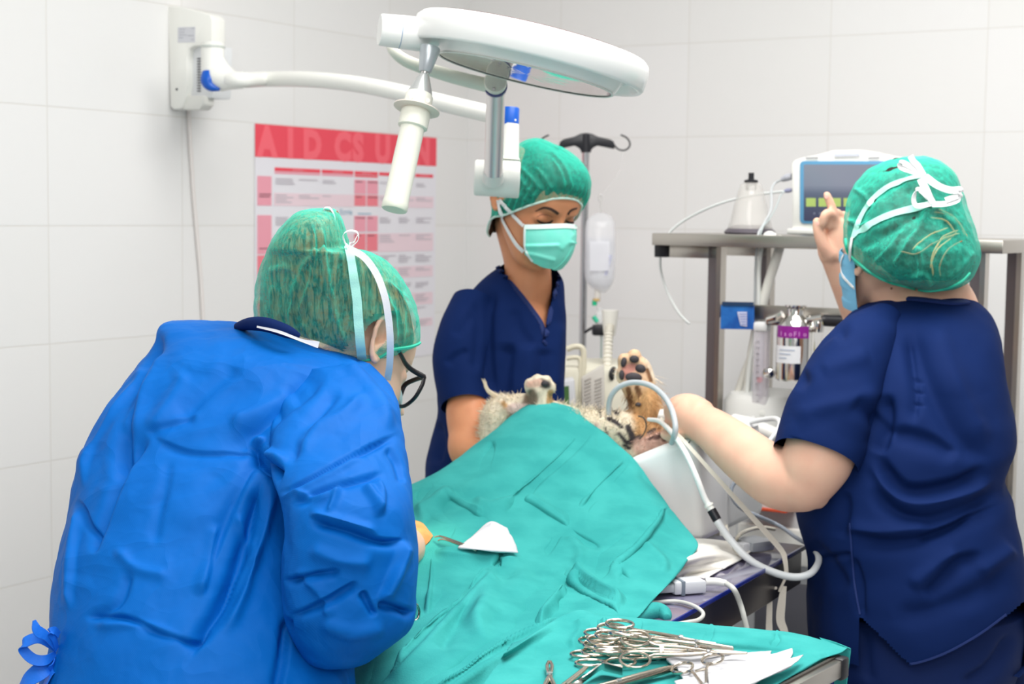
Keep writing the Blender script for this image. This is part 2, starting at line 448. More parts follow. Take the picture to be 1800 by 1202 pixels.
slab('floor', -.1, .1, mat('floor_vinyl', rgb(196, 200, 200), .35, mottle=(30, .5, rgb(186, 190, 192))))
slab('ceiling', CEIL, .1, mat('ceiling_paint', rgb(240, 240, 238), .8))
# light: two ceiling panels, a large soft bounce from the open side of the room behind the photographer
def area(name, loc, target, size, power, col=(1, 1, 1), size_y=None):
    l = bpy.data.lights.new(name, 'AREA'); l.energy = power; l.size = size; l.color = col
    if size_y: l.shape = 'RECTANGLE'; l.size_y = size_y
    o = bpy.data.objects.new(name, l); COL.objects.link(o); o.location = loc
    o.rotation_euler = (Vector(target) - Vector(loc)).to_track_quat('-Z', 'Y').to_euler(); return o
area('ceiling_light', (.5, 2.4, 2.8), (.5, 2.4, 0), 1.3, 44, (1, .985, .96), 1.3)
area('ceiling_light', (-.2, .9, 2.8), (-.2, .9, 0), 1.2, 22, (1, .985, .96), 1.2)
area('flash_bounce', (.25, -.9, 2.55), (.1, 2.8, 1.1), 1.6, 32, (1, .99, .98), 1.2)
w = bpy.data.worlds.new('room_light'); SC.world = w; w.use_nodes = True
w.node_tree.nodes['Background'].inputs[0].default_value = (.97, .98, 1, 1); w.node_tree.nodes['Background'].inputs[1].default_value = .40
# ------------------------------------------------------------------ shared materials
white_plastic = mat('white_plastic', rgb(240, 240, 234), .35)
cream_plastic = mat('cream_plastic', rgb(236, 235, 222), .4)
blue_plastic = mat('blue_plastic', rgb(10, 88, 190), .35)
black_plastic = mat('black_plastic', rgb(28, 28, 34), .4)
dark_grey = mat('dark_grey_plastic', rgb(58, 58, 66), .45)
steel = mat('brushed_steel', rgb(190, 184, 176), .32, 1.0, bump=(400, .05))
chrome = mat('chrome', rgb(222, 220, 216), .12, 1.0)
satin = mat('satin_metal', rgb(205, 207, 208), .3, .85)
instr = mat('instrument_steel', rgb(202, 192, 178), .16, 1.0)
grey_tube = mat('grey_tube', rgb(196, 200, 202), .4)
white_tube = mat('white_tube', rgb(236, 235, 230), .4)
# ================================================================== wall-mounted surgical lamp
lamp = thing('surgical_lamp', 'white round operating lamp on a long arm fixed to the left wall', 'lamp', on_left(330, 190, 0))
t_side = (on_left(296, 100) - CORNER).dot(WL)
SP = CORNER + WL * t_side                                     # side plane of the wall housing
def S(px, py, back=0.0): return on_plane(px, py, SP + WL * back, WL)
W_H = .044
g = Geo(); g.prism([S(*q) for q in ((294, 10), (318, 12), (358, 22), (368, 25), (373, 32), (373, 74), (369, 79), (340, 81), (332, 86), (329, 100), (329, 150), (326, 172), (320, 190), (306, 193), (299, 188))], WL * W_H, bev=.003)
g.obj('wall_housing', white_plastic, lamp, sharp=50)
g = Geo(); g.prism([S(*q, back=.018) for q in ((326, 80), (376, 80), (374, 166), (372, 172), (327, 172))], WL * .06)
vp = g.obj('vent_panel', mat('vent_panel', rgb(228, 230, 232), .5), lamp)
for k in range(13):
    y = 104 + k * 4.75; a, b = S(347, y, .0175), S(353, y, .0175)
    Geo().prism([a, b, b + UP * .0025, a + UP * .0025], -WL * .0012).obj('vent_slot', dark_grey, vp)
for q in ((334, 108), (334, 159)):
    Geo().lathe([(0, -.001), (.003, 0), (.0025, .002), (0, .0025)], S(*q, back=.018), -WL, 10).obj('screw', dark_grey, vp)
g = Geo(); g.prism([S(*q, back=.004) for q in ((326, 168), (358, 168), (358, 184), (350, 193), (322, 193), (323, 186))], WL * (W_H - .008), bev=.004)
g.obj('lower_cover', mat('cover_plastic', rgb(228, 228, 222), .4), lamp)
Geo().prism([S(*q, back=-.0006) for q in ((312.5, 48), (343, 47), (343, 74), (312.5, 75))], WL * .001).obj('rating_label', mat('label_grey', rgb(212, 213, 218), .5), lamp)
lb = lamp.children[-1]
for (x0, x1, y) in ((315, 326, 52), (336, 342, 50), (315, 324, 57), (315, 328, 62), (314, 322, 67), (330, 340, 63), (336, 341, 70)):
    a, b = S(x0, y, -.0011), S(x1, y, -.0011); Geo().prism([a, b, b + UP * .0014, a + UP * .0014], WL * .0006).obj('print_line', mat('print_grey', rgb(178, 180, 188), .6), lb)
Geo().lathe([(0, -.001), (.003, 0), (.0025, .002), (0, .0025)], S(311, 157), -WL, 10).obj('screw', dark_grey, lamp)
# swivel elbow and arm
dE = depth_of(S(375, 80, -.035))
g = Geo(); g.tube([P(374, 76, dE), P(374, 110, dE), P(376, 125, dE), P(386, 137, dE - .01), P(405, 141, dE - .03), P(430, 141, dE - .05)], [.0255, .0255, .027, .029, .021, .0175], 24, 40)
g.tube([P(380, 100, dE), P(392, 124, dE - .01), P(414, 138, dE - .03)], [.014, .018, .012], 18, 20)
g.obj('swivel_elbow', white_plastic, lamp)
Geo().lathe([(.0275, 0), (.0275, .004), (.024, .005)], P(374, 84, dE), UP, 32).obj('swivel_ring', mat('ring_grey', rgb(200, 206, 200), .4), lamp)
g = Geo(); g.tube([P(366, 127, dE - .018), P(366, 142, dE - .022), P(371, 152, dE - .026), P(386, 157, dE - .028)], [.0135, .0165, .011, .004], 16, 24)
g.obj('elbow_cover', blue_plastic, lamp)
dA = 2.92
arm = [(392, 140, dE - .02, .0150), (425, 141, dE - .05, .0168), (470, 139, 3.55, .0168), (540, 139.5, 3.44, .0170), (620, 147, 3.31, .0168), (700, 162, 3.18, .0167), (790, 184, 3.05, .0166), (862, 201, 2.95, .0163), (895, 210, dA, .0162)]
Geo().tube([P(*q[:3]) for q in arm], [q[3] for q in arm], 20, 60).obj('spring_arm', white_plastic, lamp)
Geo().box(P(452, 127.5, 3.56), (.04, .01, .002), (WB, WL, UP), .0008).obj('arm_cover_plate', mat('plate_grey', rgb(216, 216, 210), .5), lamp)
e0 = P(896, 224, dA); ez = (P(898, 190, dA) - e0).normalized()
Geo().lathe([(0, -.002), (.0167, 0), (.0161, .034), (.0145, .0365), (0, .037)], e0, ez, 32).obj('joint_cap', blue_plastic, lamp)
jc = lamp.children[-1]
Geo().lathe([(0, 0), (.002, .0004), (0, .001)], P(906, 211, dA - .017), -CF, 10).obj('cap_mark', white_plastic, jc)
Geo().lathe([(0, 0), (.022, .0), (.022, .002), (.0201, .004), (.0167, .066), (0, .066)], P(893, 281, dA), ez, 32).obj('joint_sleeve', white_plastic, lamp)
g = Geo(); kx = (P(912, 316, dA) - P(834, 312, dA)).normalized()
g.lathe([(0, 0), (.030, .0), (.0323, .003), (.0323, .0445), (.0332, .046), (.0332, .0785), (.031, .0815), (0, .082)], P(834, 312, 2.86), kx, 40)
g.lathe([(0, 0), (.024, 0), (.022, .028), (0, .028)], P(890, 312, 2.895), ez, 32)
g.obj('arm_knuckle', white_plastic, lamp)
Geo().tube([P(872, 158, 2.74), P(867, 308, 2.80)], [.0165, .0163], 28, smooth=False).obj('chrome_tube', mat('tube_chrome', rgb(226, 222, 220), .34, .85), lamp)
Geo().tube([P(867, 300, 2.797), P(866.7, 317, 2.815)], [.0178, .0186], 28, smooth=False).obj('tube_socket', mat('socket_white', rgb(226, 226, 222), .4), lamp)
g = Geo(); pv = P(871, 146, 2.72)
g.lathe([(0, -.03), (.0185, -.03), (.0195, -.027), (.0195, .016), (.018, .019), (0, .0195)], pv, -CF, 40); g.obj('pivot_disc', cream_plastic, lamp)
pvo = lamp.children[-1]
for q in ((874, 132), (868, 156)):
    Geo().lathe([(0, 0), (.0028, 0), (.0024, .0014), (0, .0018)], P(*q, 2.7005), -CF, 12).obj('pivot_screw', satin, pvo)
Geo().lathe([(.0202, -.02), (.0206, -.012), (.0202, -.002)], pv - CU * .003, -CF, 40).obj('pivot_ring', mat('ring_blue', rgb(70, 74, 130), .3), lamp)
yk = [(686, 78, 2.64), (694, 92, 2.64), (718, 109, 2.66), (770, 127, 2.70), (820, 141, 2.72), (862, 151, 2.73)]
Geo().tube([P(*q) for q in yk], [.008, .009, .0105, .0115, .012, .0125], 18, 50).obj('yoke', cream_plastic, lamp)
# lamp head
hn = (CR * math.sin(R_(13.2)) + CU * math.cos(R_(13.2)) + CF * -.062).normalized()
hc = P(934, 88, 2.56)
hx = (CR - hn * CR.dot(hn)).normalized()
head_white = mat('lamp_white', rgb(246, 246, 243), .28, coat=.3)
Geo().lathe([(.0, .021), (.08, .021), (.15, .02), (.184, .0185), (.191, .012), (.193, .0), (.191, -.025), (.187, -.0295), (.181, -.0285), (.176, -.014), (.165, -.012), (.155, -.022), (.148, -.036), (.1435, -.040), (.1425, -.037), (.05, -.034), (0, -.034)], hc, hn, 96, caps=False).obj('lamp_head', head_white, lamp, sharp=60)
lh = lamp.children[-1]
Geo().lathe([(.0, .0225), (.12, .0225), (.176, .0208), (.177, .0175), (0, .0175)], hc, hn, 96).obj('head_lid', mat('lid_brown', rgb(120, 104, 104), .4), lamp)
gl = mat('lamp_lens', rgb(205, 190, 186), .04, .75, spec=.8)
Geo().lathe([(0, -.0395), (.09, -.0405), (.141, -.0405), (.1425, -.038), (.1425, -.035), (0, -.035)], hc, hn, 96).obj('lens', gl, lamp)
Geo().lathe([(.1415, -.0415), (.1435, -.0425), (.146, -.041), (.1435, -.0395)], hc, hn, 96, caps=False).obj('lens_rim', mat('rim_white', rgb(226, 226, 220), .35), lamp)
# knuckle at the left end of the head
k0, k1 = P(667, 52, 2.5), P(752, 62, 2.52)
g = Geo(); kd = (k1 - k0).normalized()
L = (k1 - k0).length
g.lathe([(0, 0), (.0235, .0), (.025, .0025), (.0262, .0318), (.0254, .0322), (0, .0322)], k0, kd, 40); g.obj('head_knob', head_white, lamp)
g = Geo(); g.lathe([(0, .0326), (.0256, .0326), (.0265, .034), (.0268, L * .86), (.024, L), (0, L)], k0, kd, 40)
g.box(P(760, 56, 2.53), (.055, .05, .046), (kd, kd.cross(hn).normalized(), hn), .010, seg=3)
g.obj('head_bracket', head_white, lamp)
Geo().lathe([(.0262, .0318), (.0264, .0326), (.0256, .033)], k0, kd, 40).obj('bracket_seam', mat('seam_blue', rgb(120, 150, 190), .4), lamp)
for i, y in enumerate((32.5, 41, 50)):
    a, b = P(738 + i * .6, y, 2.497), P(750, y + 1.2, 2.5)
    Geo().ribbon([a, b], .0012, .0002).obj('printed_mark', mat('print_brown', rgb(176, 168, 170), .6), lamp)
# sterile handle
h0, h1 = P(755.5, 88, 2.485), P(692.5, 370, 2.43); ax = (h1 - h0).normalized(); HL = (h1 - h0).length; u = HL / 289.0
def hp(pr): return [(r * u * 1.0, z * u) for r, z in pr]
Geo().lathe(hp([(0, -6), (17, -4), (17.4, 0), (11, 38), (8.5, 40.5), (0, 41)]), h0, ax, 36).obj('handle_socket', mat('socket_grey', rgb(190, 196, 200), .32, .5), lamp)
Geo().lathe(hp([(0, 38), (6.5, 39), (5.5, 46), (0, 46)]), h0, ax, 24).obj('handle_pin', chrome, lamp)
Geo().lathe(hp([(0, 44), (7, 44.5), (9.5, 48), (20.6, 77), (21, 80), (0, 80)]), h0, ax, 36).obj('handle_cone', mat('cone_metal', rgb(206, 207, 206), .33, .55), lamp)
Geo().lathe(hp([(0, 79), (21, 80), (23.2, 84), (24.5, 108), (0, 108)]), h0, ax, 36).obj('handle_collar', cream_plastic, lamp)
cl = lamp.children[-1]
for q in ((722, 170, 2.441), (752, 177, 2.443)): Geo().lathe([(0, 0), (.0042, 0), (.0036, .0012), (0, .0014)], P(*q), -CF, 14).obj('collar_rivet', mat('rivet', rgb(222, 222, 214), .3), cl)
Geo().lathe(hp([(0, 104), (24, 104), (39.5, 106.5), (39.5, 108.6), (24, 110), (0, 110)]), h0, ax, 48).obj('handle_flange', mat('flange', rgb(238, 226, 216), .4), lamp)
Geo().lathe(hp([(0, 109), (22.5, 110), (25.5, 114), (25.5, 140), (23, 142), (0, 142)]), h0, ax, 12).obj('handle_ring', cream_plastic, lamp)
Geo().lathe(hp([(0, 140), (20.5, 141), (21, 270), (22, 277), (22, 286), (20.5, 288), (0, 288.4)]), h0, ax, 40).obj('grip', cream_plastic, lamp)
# cable down the wall
cb = [on_left(x, y, .006) for x, y in ((332, 192), (334, 240), (337, 290), (341, 350), (347, 420), (353, 490), (357, 560), (361, 640), (364, 760), (366, 900))]
Geo().tube(cb, .0045, 10, 70).obj('power_cable', mat('cable_white', rgb(232, 226, 222), .45), lamp)
# beam of the lamp on the wound
sp = bpy.data.lights.new('lamp_beam', 'SPOT'); sp.energy = 30; sp.spot_size = R_(8.5); sp.spot_blend = .9; sp.color = (1, .86, .52); sp.shadow_soft_size = .06
so = bpy.data.objects.new('lamp_beam', sp); COL.objects.link(so); so.location = hc - hn * .08
so.rotation_euler = (P(742, 940, 2.47) - so.location).to_track_quat('-Z', 'Y').to_euler()

# ================================================================== poster
def LT(px, py):
    p = on_left(px, py); return (p - CORNER).dot(WL), p.z
pt0, pz0 = LT(447, 217); pt1, _ = LT(766, 247); _, pz1 = LT(766, 622)
PO = CORNER + WL * pt0 + UP * pz0 + NL * .002; PW, PH = pt1 - pt0, pz0 - pz1
poster = thing('wall_poster', 'white and red chart poster with a table of pink cells on the left wall', 'poster', PO)
def cell(name, u0, v0, u1, v1, m, lvl=1, parent=None):
    a = PO + NL * (.0004 * lvl)
    q = [a + WL * (PW * u) - UP * (PH * v) for u, v in ((u0, v0), (u1, v0), (u1, v1), (u0, v1))]
    return Geo().prism(q, NL * .0004).obj(name, m, parent or poster, smooth=False)
def uv(px, py):
    t, z = LT(px, py); return (t - pt0) / PW, (pz0 - z) / PH
nu_ = 40
g = Geo(); A = np.array([[tuple(PO + WL * (PW * i / nu_) - UP * (PH * j / nu_) + UP * (.010 * math.sin(math.pi * i / nu_) ** 2 * (1 - j / nu_) * -1)) for j in range(nu_ + 1)] for i in range(nu_ + 1)])
b = solid(A, .0004); b.obj('sheet', mat('poster_paper', rgb(234, 232, 238), .45), poster)
red = mat('poster_red', rgb(240, 74, 92), .45); red2 = mat('poster_red_light', rgb(250, 104, 118), .45)
pink = mat('poster_pink', rgb(240, 162, 178), .45); pale = mat('poster_pale', rgb(238, 214, 222), .45); rose = mat('poster_rose', rgb(242, 130, 142), .45)
ink = mat('poster_ink', rgb(196, 190, 198), .5); inkd = mat('poster_ink_dark', rgb(150, 96, 108), .5); inkb = mat('poster_ink_blue', rgb(150, 184, 204), .5)
v_h = uv(447, 275)[1]
hb = cell('header_band', 0, 0, 1, v_h, red)
n0 = len(bpy.data.objects)
for (s, u, wd) in (('A', .015, 1.0), ('I', .155, 1.), ('D', .235, 1.), ('C', .40, 1.), ('S', .50, 1), ('U', .625, 1), ('I', .765, 1), ('N', .86, 1)):
    tx = text_obj('header_letter', s, PH * v_h * 1.2, PO + NL * .0011 + WL * (PW * u) - UP * (PH * v_h * .93), WL, UP, red2, hb, .0003, bold=.006)
# table rows measured in the photo: (u0, v0, u1, v1)
cols = [uv(x, y)[0] for x, y in ((451, 300), (476, 300), (480, 300), (521, 300), (563, 300), (592, 300), (621, 305), (643, 305), (664, 305), (698, 310), (728, 310), (761, 312))]
def band(name, c0, c1, yl, yh, m, lvl=1): return cell(name, cols[c0], uv(451, yl)[1], cols[c1], uv(451, yh)[1], m, lvl)
for c0, c1 in ((2, 4), (4, 6), (6, 8), (8, 10), (10, 11)):
    q = cell('table_heading', cols[c0] + .004, uv(480, 294)[1], cols[c1] - .004, uv(480, 300.5)[1], red)
    um = (cols[c0] + cols[c1]) / 2; cell('heading_print', um - .028, uv(480, 296)[1], um + .028, uv(480, 298.4)[1], rose, 2, q)
    if c0 < 8: cell('table_subheading', cols[c0] + .004, uv(480, 301.5)[1], cols[c1] - .004, uv(480, 305)[1], pink if c0 < 6 else red)
band('row_heading', 0, 1, 309, 361, pink); band('row_heading', 0, 1, 378, 447, pink); band('row_heading', 0, 1, 449, 590, rose)
random.seed(5)
def printing(c0, c1, yt, n, m=ink, wmin=.4, par=None):
    for i in range(n):
        w = (cols[c1] - cols[c0]) * random.uniform(wmin, .85); v = uv(451, yt + i * 4.2)[1]
        cell('print_line', cols[c0] + .008, v, cols[c0] + .008 + w, v + .0042, m, 3)
for (y0, y1, tone, dk) in ((309, 338, None, pink), (338, 361, pale, rose), (378, 410, None, pink), (412, 448, pale, rose), (452, 476, None, pink), (478, 500, pale, rose), (508, 530, None, pink), (532, 556, pale, rose), (558, 582, None, pink), (584, 600, pale, rose)):
    if tone:
        for c0, c1 in ((2, 4), (4, 6), (8, 9), (9, 11)): band('tinted_cell', c0, c1, y0, y1, tone)
    for c0 in (6, 7): cell('red_cell', cols[c0] + .003, uv(451, y0)[1], cols[c0 + 1] - .003, uv(451, y1)[1] - .004, dk, 1)
    for c0, c1 in ((2, 3), (3, 4), (4, 5), (8, 9), (9, 10), (10, 11)):
        printing(c0, c1, y0 + 3, random.randint(1, 4))
    for c0 in (6, 7): printing(c0, c0 + 1, y0 + 3, 1, inkd)
printing(0, 1, 340, 2, inkd, .7); printing(0, 1, 436, 1, inkd, .8)
uu, vv = uv(596, 377); text_obj('subtitle', 'Ecrrie', .022, PO + NL * .001 + WL * (PW * uu) - UP * (PH * vv), WL, UP, inkb, poster, .0002)
uu, vv = uv(628, 377); cell('subtitle_print', uu, vv - .006, uu + .075, vv - .001, inkb)
cell('footer_print', cols[9], uv(735, 600)[1], cols[10] + .03, uv(735, 604)[1], ink)
# ================================================================== drip stand, bag, pumps
pt_ = P(1030, 262, 3.9); px0 = Vector((pt_.x, pt_.y, 0))
stand = thing('drip_stand', 'chrome drip stand with black cross bar and wire hooks behind the masked woman', 'drip stand', px0)
g = Geo(); g.tube([px0 + UP * .06, Vector((pt_.x, pt_.y, pt_.z))], .0088, 20, smooth=False); g.obj('pole', mat('pole_chrome', rgb(186, 186, 188), .2, 1.0), stand)
def F2(px, py, off=0.0): return on_plane(px, py, pt_ - NB * 0 , Vector((0, -1, 0))) + Vector((0, -off, 0))
ol = [(983, 262), (984, 250), (990, 245), (1010, 240), (1020, 235), (1030, 233.5), (1040, 235), (1050, 240), (1072, 245), (1079, 249), (1080, 262), (1070, 260), (1050, 256), (1042, 260), (1038, 266), (1022, 266), (1018, 260), (1010, 256), (992, 260)]
Geo().prism([F2(*q, off=.009) for q in ol], Vector((0, .018, 0)), bev=.002).obj('cross_bar', black_plastic, stand)
Geo().tube([F2(1030, 236, .0), F2(1030, 268, .0)], .0125, 20, smooth=False).obj('bar_socket', black_plastic, stand)
for pts in (((986, 252), (980, 262), (971, 263.5), (961, 262), (955, 256), (951, 247), (957, 241), (965, 237.5)), ((1078, 252), (1084, 260), (1092, 264), (1101, 263), (1107, 256), (1106, 248), (1100, 241), (1091, 237))):
    Geo().tube([F2(*q) for q in pts], .0021, 10, 40).obj('hook', black_plastic, stand)
for k in range(5):
    a = k * 2 * math.pi / 5; e = px0 + Vector((math.cos(a) * .14, math.sin(a) * .14, .055))
    lg = Geo().tube([px0 + UP * .075, px0 + Vector((math.cos(a) * .08, math.sin(a) * .08, .085)), e], .011, 12).obj('foot', satin, stand)
    Geo().lathe([(0, -.011), (.026, -.011), (.026, .011), (0, .011)], e - UP * .029, Vector((-math.sin(a), math.cos(a), 0)), 20).obj('caster', black_plastic, lg)
Geo().tube([P(1028, 584, 3.885), P(1042, 576, 3.87), P(1056, 577, 3.86)], .0035, 10).obj('clamp_screw', black_plastic, stand)
Geo().box(P(1053, 580, 3.86), (.034, .03, .026), bev=.005).obj('clamp_block', black_plastic, stand)
# bag
bagm = mat('bag_film', rgb(236, 236, 240), .12, alpha=.34, spec=.6)
bp = P(1057, 372, 3.86)
bag = thing('fluid_bag', 'clear infusion bag of fluid hanging on the drip stand', 'drip bag', P(1055, 510, 3.86))
g = Geo(); g.rows([(374, 1049, 1063, 3.86, .004), (382, 1036, 1076, 3.86, .010), (396, 1029, 1081, 3.86, .02), (440, 1027, 1082, 3.86, .028), (480, 1027, 1081, 3.86, .03), (496, 1031, 1078, 3.86, .026), (507, 1041, 1071, 3.86, .018), (514, 1050, 1064, 3.86, .009)], 40, 40)
g.obj('bag_film', bagm, bag, sharp=180)
g = Geo(); g.rows([(418, 1030, 1079, 3.86, .022), (440, 1030, 1079, 3.86, .024), (480, 1030, 1078, 3.86, .026), (496, 1034, 1075, 3.86, .022), (506, 1044, 1069, 3.86, .014)], 36, 30)
g.obj('fluid', mat('saline', rgb(222, 224, 232), .08, alpha=.4, spec=.5), bag, sharp=180)
Geo().prism([P(1037, 424, 3.828), P(1071, 424, 3.828), P(1071, 476, 3.826), P(1037, 476, 3.826)], Vector((0, .0004, 0))).obj('bag_label', mat('bag_print', rgb(232, 232, 238), .4, alpha=.45), bag)
for x in (1072, 1075): Geo().tube([P(x, 448, 3.832), P(x - 5, 470, 3.83), P(x - 9, 484, 3.832)], .0012, 6).obj('print_stroke', mat('print_violet', rgb(190, 192, 222), .5), bag)
g = Geo(); g.tube([P(1057, 374, 3.86), P(1056, 360, 3.86), P(1058, 348, 3.86), P(1055, 342, 3.86), P(1053, 350, 3.86), P(1056, 356, 3.86)], .0022, 10); g.obj('hanger', mat('clear_hanger', rgb(200, 198, 196), .25), bag)
Geo().tube([P(1057, 345, 3.86), P(1090, 300, 3.875), P(1096, 264, 3.9)], .0008, 6).obj('hanger_cord', mat('clear_cord', rgb(222, 220, 220), .3, alpha=.5), bag)
g = Geo(); g.lathe([(0, 0), (.008, 0), (.008, .022), (.006, .03), (0, .03)], P(1050, 530, 3.86), UP, 20); g.obj('port', mat('port_clear', rgb(226, 222, 216), .25, alpha=.6), bag)
Geo().lathe([(0, 0), (.0085, 0), (.0085, .006), (0, .006)], P(1048, 529, 3.85), UP, 20).obj('port_ring', mat('port_tan', rgb(196, 166, 110), .4), bag)
Geo().lathe([(0, 0), (.006, 0), (.006, .012), (0, .012)], P(1045, 537, 3.85), UP, 16).obj('green_clip', mat('green_clip', rgb(30, 178, 130), .35), bag)
Geo().tube([P(1043, 556, 3.85), P(1050, 566, 3.85)], .0055, 12, smooth=False).obj('green_clip', mat('green_clip2', rgb(60, 186, 150), .35), bag)
g = Geo(); g.rows([(540, 1050, 1058, 3.86, .006), (548, 1049, 1060, 3.86, .007), (552, 1046, 1062, 3.86, .01), (566, 1046, 1062, 3.86, .011), (572, 1052, 1058, 3.86, .006)], 24, 24); g.obj('drip_chamber', mat('chamber', rgb(226, 226, 226), .2, alpha=.55), bag)
Geo().tube([P(1057, 572, 3.86), P(1057, 600, 3.855), P(1057, 640, 3.85), P(1060, 690, 3.83), P(1062, 760, 3.8)], .0022, 8).obj('drip_line', mat('line_green_grey', rgb(150, 166, 160), .3), bag)
# ventilator: beige body, louvred side, handle, ribbed hose
beige = mat('beige_plastic', rgb(222, 218, 200), .45); louv = mat('louvre_grey', rgb(198, 194, 186), .5)
vent = thing('ventilator', 'beige ventilator with louvred side and carrying handle under the drip bag', 'ventilator', Vector((P(1030, 700, 3.55).x, P(1030, 700, 3.55).y, 0)))
vb = P(1036, 690, 3.56)
g = Geo(); g.box(Vector((vb.x + .01, vb.y + .06, 1.10)), (.15, .24, .22), bev=.012); g.obj('body', beige, vent)
g = Geo(); g.prism([P(1022, 664, 3.44), P(1062, 640, 3.44), P(1064, 745, 3.44), P(1024, 748, 3.44)], Vector((0, .02, 0)), bev=.003); pn = g.obj('louvre_panel', louv, vent)
for k in range(12):
    y = 668 + k * 6.2
    for (a, b) in ((1027, 1039), (1045, 1058)):
        Geo().prism([P(a, y, 3.439), P(b, y - 5, 3.439), P(b, y - 3, 3.439), P(a, y + 2, 3.439)], Vector((0, -.0012, 0))).obj('louvre', mat('louvre_dark', rgb(176, 172, 166), .5), pn)
g = Geo(); g.tube([P(996, 614, 3.5), P(1010, 609, 3.5), P(1022, 611, 3.5), P(1026, 622, 3.5), P(1025, 660, 3.5), P(1025, 740, 3.5)], .0065, 14, 50); g.tube([P(996, 630, 3.5), P(1010, 628, 3.5), P(1019, 632, 3.5), P(1020, 655, 3.5), P(1020, 740, 3.5)], .005, 14, 40); g.obj('handle', mat('handle_beige', rgb(214, 208, 186), .4), vent)
g = Geo()
zs = np.linspace(0, 1, 120); cc = cat([tuple(P(*q)) for q in ((1074, 562, 3.6), (1070, 590, 3.58), (1068, 640, 3.56), (1069, 700, 3.54), (1070, 760, 3.52))], 140)
g.tube(cc, [.0098 + .0016 * math.sin(i * 1.35) for i in range(140)], 16, smooth=False); g.obj('ribbed_hose', mat('hose_cream', rgb(226, 222, 210), .45), vent)
Geo().lathe([(0, -.028), (.013, -.028), (.0145, -.02), (.019, .026), (.019, .03), (0, .03)], P(1072, 568, 3.6), UP, 24).obj('hose_cuff', mat('cuff_clear', rgb(228, 226, 218), .3), vent)
Geo().lathe([(0, -.004), (.012, -.004), (.016, 0), (.012, .004), (0, .004)], P(1078, 657, 3.5), Vector((.8, -.6, 0)), 24).obj('black_knob', black_plastic, vent)
g = Geo(); g.box(Vector((vb.x + .01, vb.y + .08, .545)), (.05, .05, .89), bev=.004); g.obj('column', beige, vent)
g = Geo(); g.box(Vector((vb.x + .01, vb.y + .08, .05)), (.30, .22, .1), bev=.02); g.obj('base', beige, vent)
pump = thing('infusion_pump', 'small grey pump with green screen half behind the masked woman', 'pump', P(1000, 740, 3.42))
g = Geo(); g.prism([P(980, 672, 3.42), P(1010, 666, 3.42), P(1014, 740, 3.42), P(980, 742, 3.42)], Vector((0, .06, 0)), bev=.005); g.obj('case', mat('pump_grey', rgb(206, 208, 212), .4), pump)
g = Geo(); g.prism([P(984, 680, 3.418), P(1000, 678, 3.418), P(1001, 716, 3.418), P(984, 717, 3.418)], Vector((0, -.001, 0))); g.obj('screen', mat('screen_green', rgb(54, 92, 44), .3, emit=(rgb(46, 90, 34), .25)), pump)
Geo().box(P(997, 752, 3.46), (.07, .05, .018)).obj('bracket', satin, pump)
Geo().tube([P(997, 754, 3.46), Vector((P(997, 754, 3.46).x, P(997, 754, 3.46).y, .0))], .011, 12, smooth=False).obj('support_post', satin, pump)

# ================================================================== anaesthesia trolley
DC = 3.45
A0 = P(1265, 560, DC); A0.z = 0                         # foot of the near left post
aB = NB                                                   # out of the back wall
def cart(a, b, z): return A0 + WB * a + aB * b + UP * z
zs_ = P(1260, 420, DC).z
cartT = thing('anaesthesia_trolley', 'steel anaesthesia trolley with top shelf against the back wall', 'trolley', A0)
Lx = -((on_plane(1265, 415, A0 + aB * .06, aB) - on_plane(1166, 415, A0 + aB * .06, aB)).length)
g = Geo(); g.box(cart((Lx + .62) / 2, -.10, zs_ - .002), (.62 - Lx, .34, .026), (WB, -aB, UP), bev=.002); g.obj('top_shelf', steel, cartT)
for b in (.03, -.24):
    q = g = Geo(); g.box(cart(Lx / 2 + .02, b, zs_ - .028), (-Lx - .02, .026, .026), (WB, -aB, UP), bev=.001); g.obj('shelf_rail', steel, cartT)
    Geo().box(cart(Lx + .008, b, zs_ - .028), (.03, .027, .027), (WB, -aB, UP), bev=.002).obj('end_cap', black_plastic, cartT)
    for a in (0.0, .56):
        po_ = Geo().box(cart(a, b, (zs_ - .03) / 2 + .03), (.020, .026, zs_ - .03), (WB, -aB, UP)).obj('post', mat('post_shaded_face', rgb(128, 120, 122), .35, .7), cartT)  # steel post; the dark reflection on its left face is put into the colour
        Geo().box(cart(a + .0155, b + .002, (zs_ - .03) / 2 + .03), (.0105, .028, zs_ - .03), (WB, -aB, UP)).obj('post_lit_face', steel, po_)  # brighter face of the same post, built as a lighter strip
zr = P(1400, 545, DC).z
Geo().box(cart(.30, .03, zr), (.58, .012, .03), (WB, -aB, UP), bev=.001).obj('accessory_rail', steel, cartT)
Geo().box(cart(.28, -.10, zr - .36), (.56, .30, .02), (WB, -aB, UP), bev=.002).obj('middle_shelf', steel, cartT)
dw = mat('drawer_grey', rgb(206, 208, 210), .4)
g = Geo(); g.box(cart(.33, -.1, .78), (.50, .34, .34), (WB, -aB, UP), bev=.004); g.obj('drawer_cabinet', dw, cartT)
Geo().box(cart(.33, .085, .865), (.47, .02, .075), (WB, -aB, UP), bev=.004).obj('drawer', white_plastic, cartT)
Geo().box(cart(.30, .1, .88), (.09, .012, .016), (WB, -aB, UP), bev=.003).obj('drawer_handle', dark_grey, cartT.children[-1])
g = Geo(); g.box(cart(.33, .07, .70), (.40, .03, .17), (WB, -aB, UP), bev=.012); g.obj('lower_drawer', mat('drawer_dark', rgb(92, 92, 100), .4), cartT)
Geo().lathe([(0, 0), (.012, 0), (.012, .012), (0, .014)], cart(.42, .085, .70), aB, 20).obj('drawer_knob', dark_grey, cartT.children[-1])
g = Geo(); g.box(cart(.33, -.1, .3), (.50, .34, .54), (WB, -aB, UP), bev=.004); g.obj('lower_cabinet', dw, cartT)
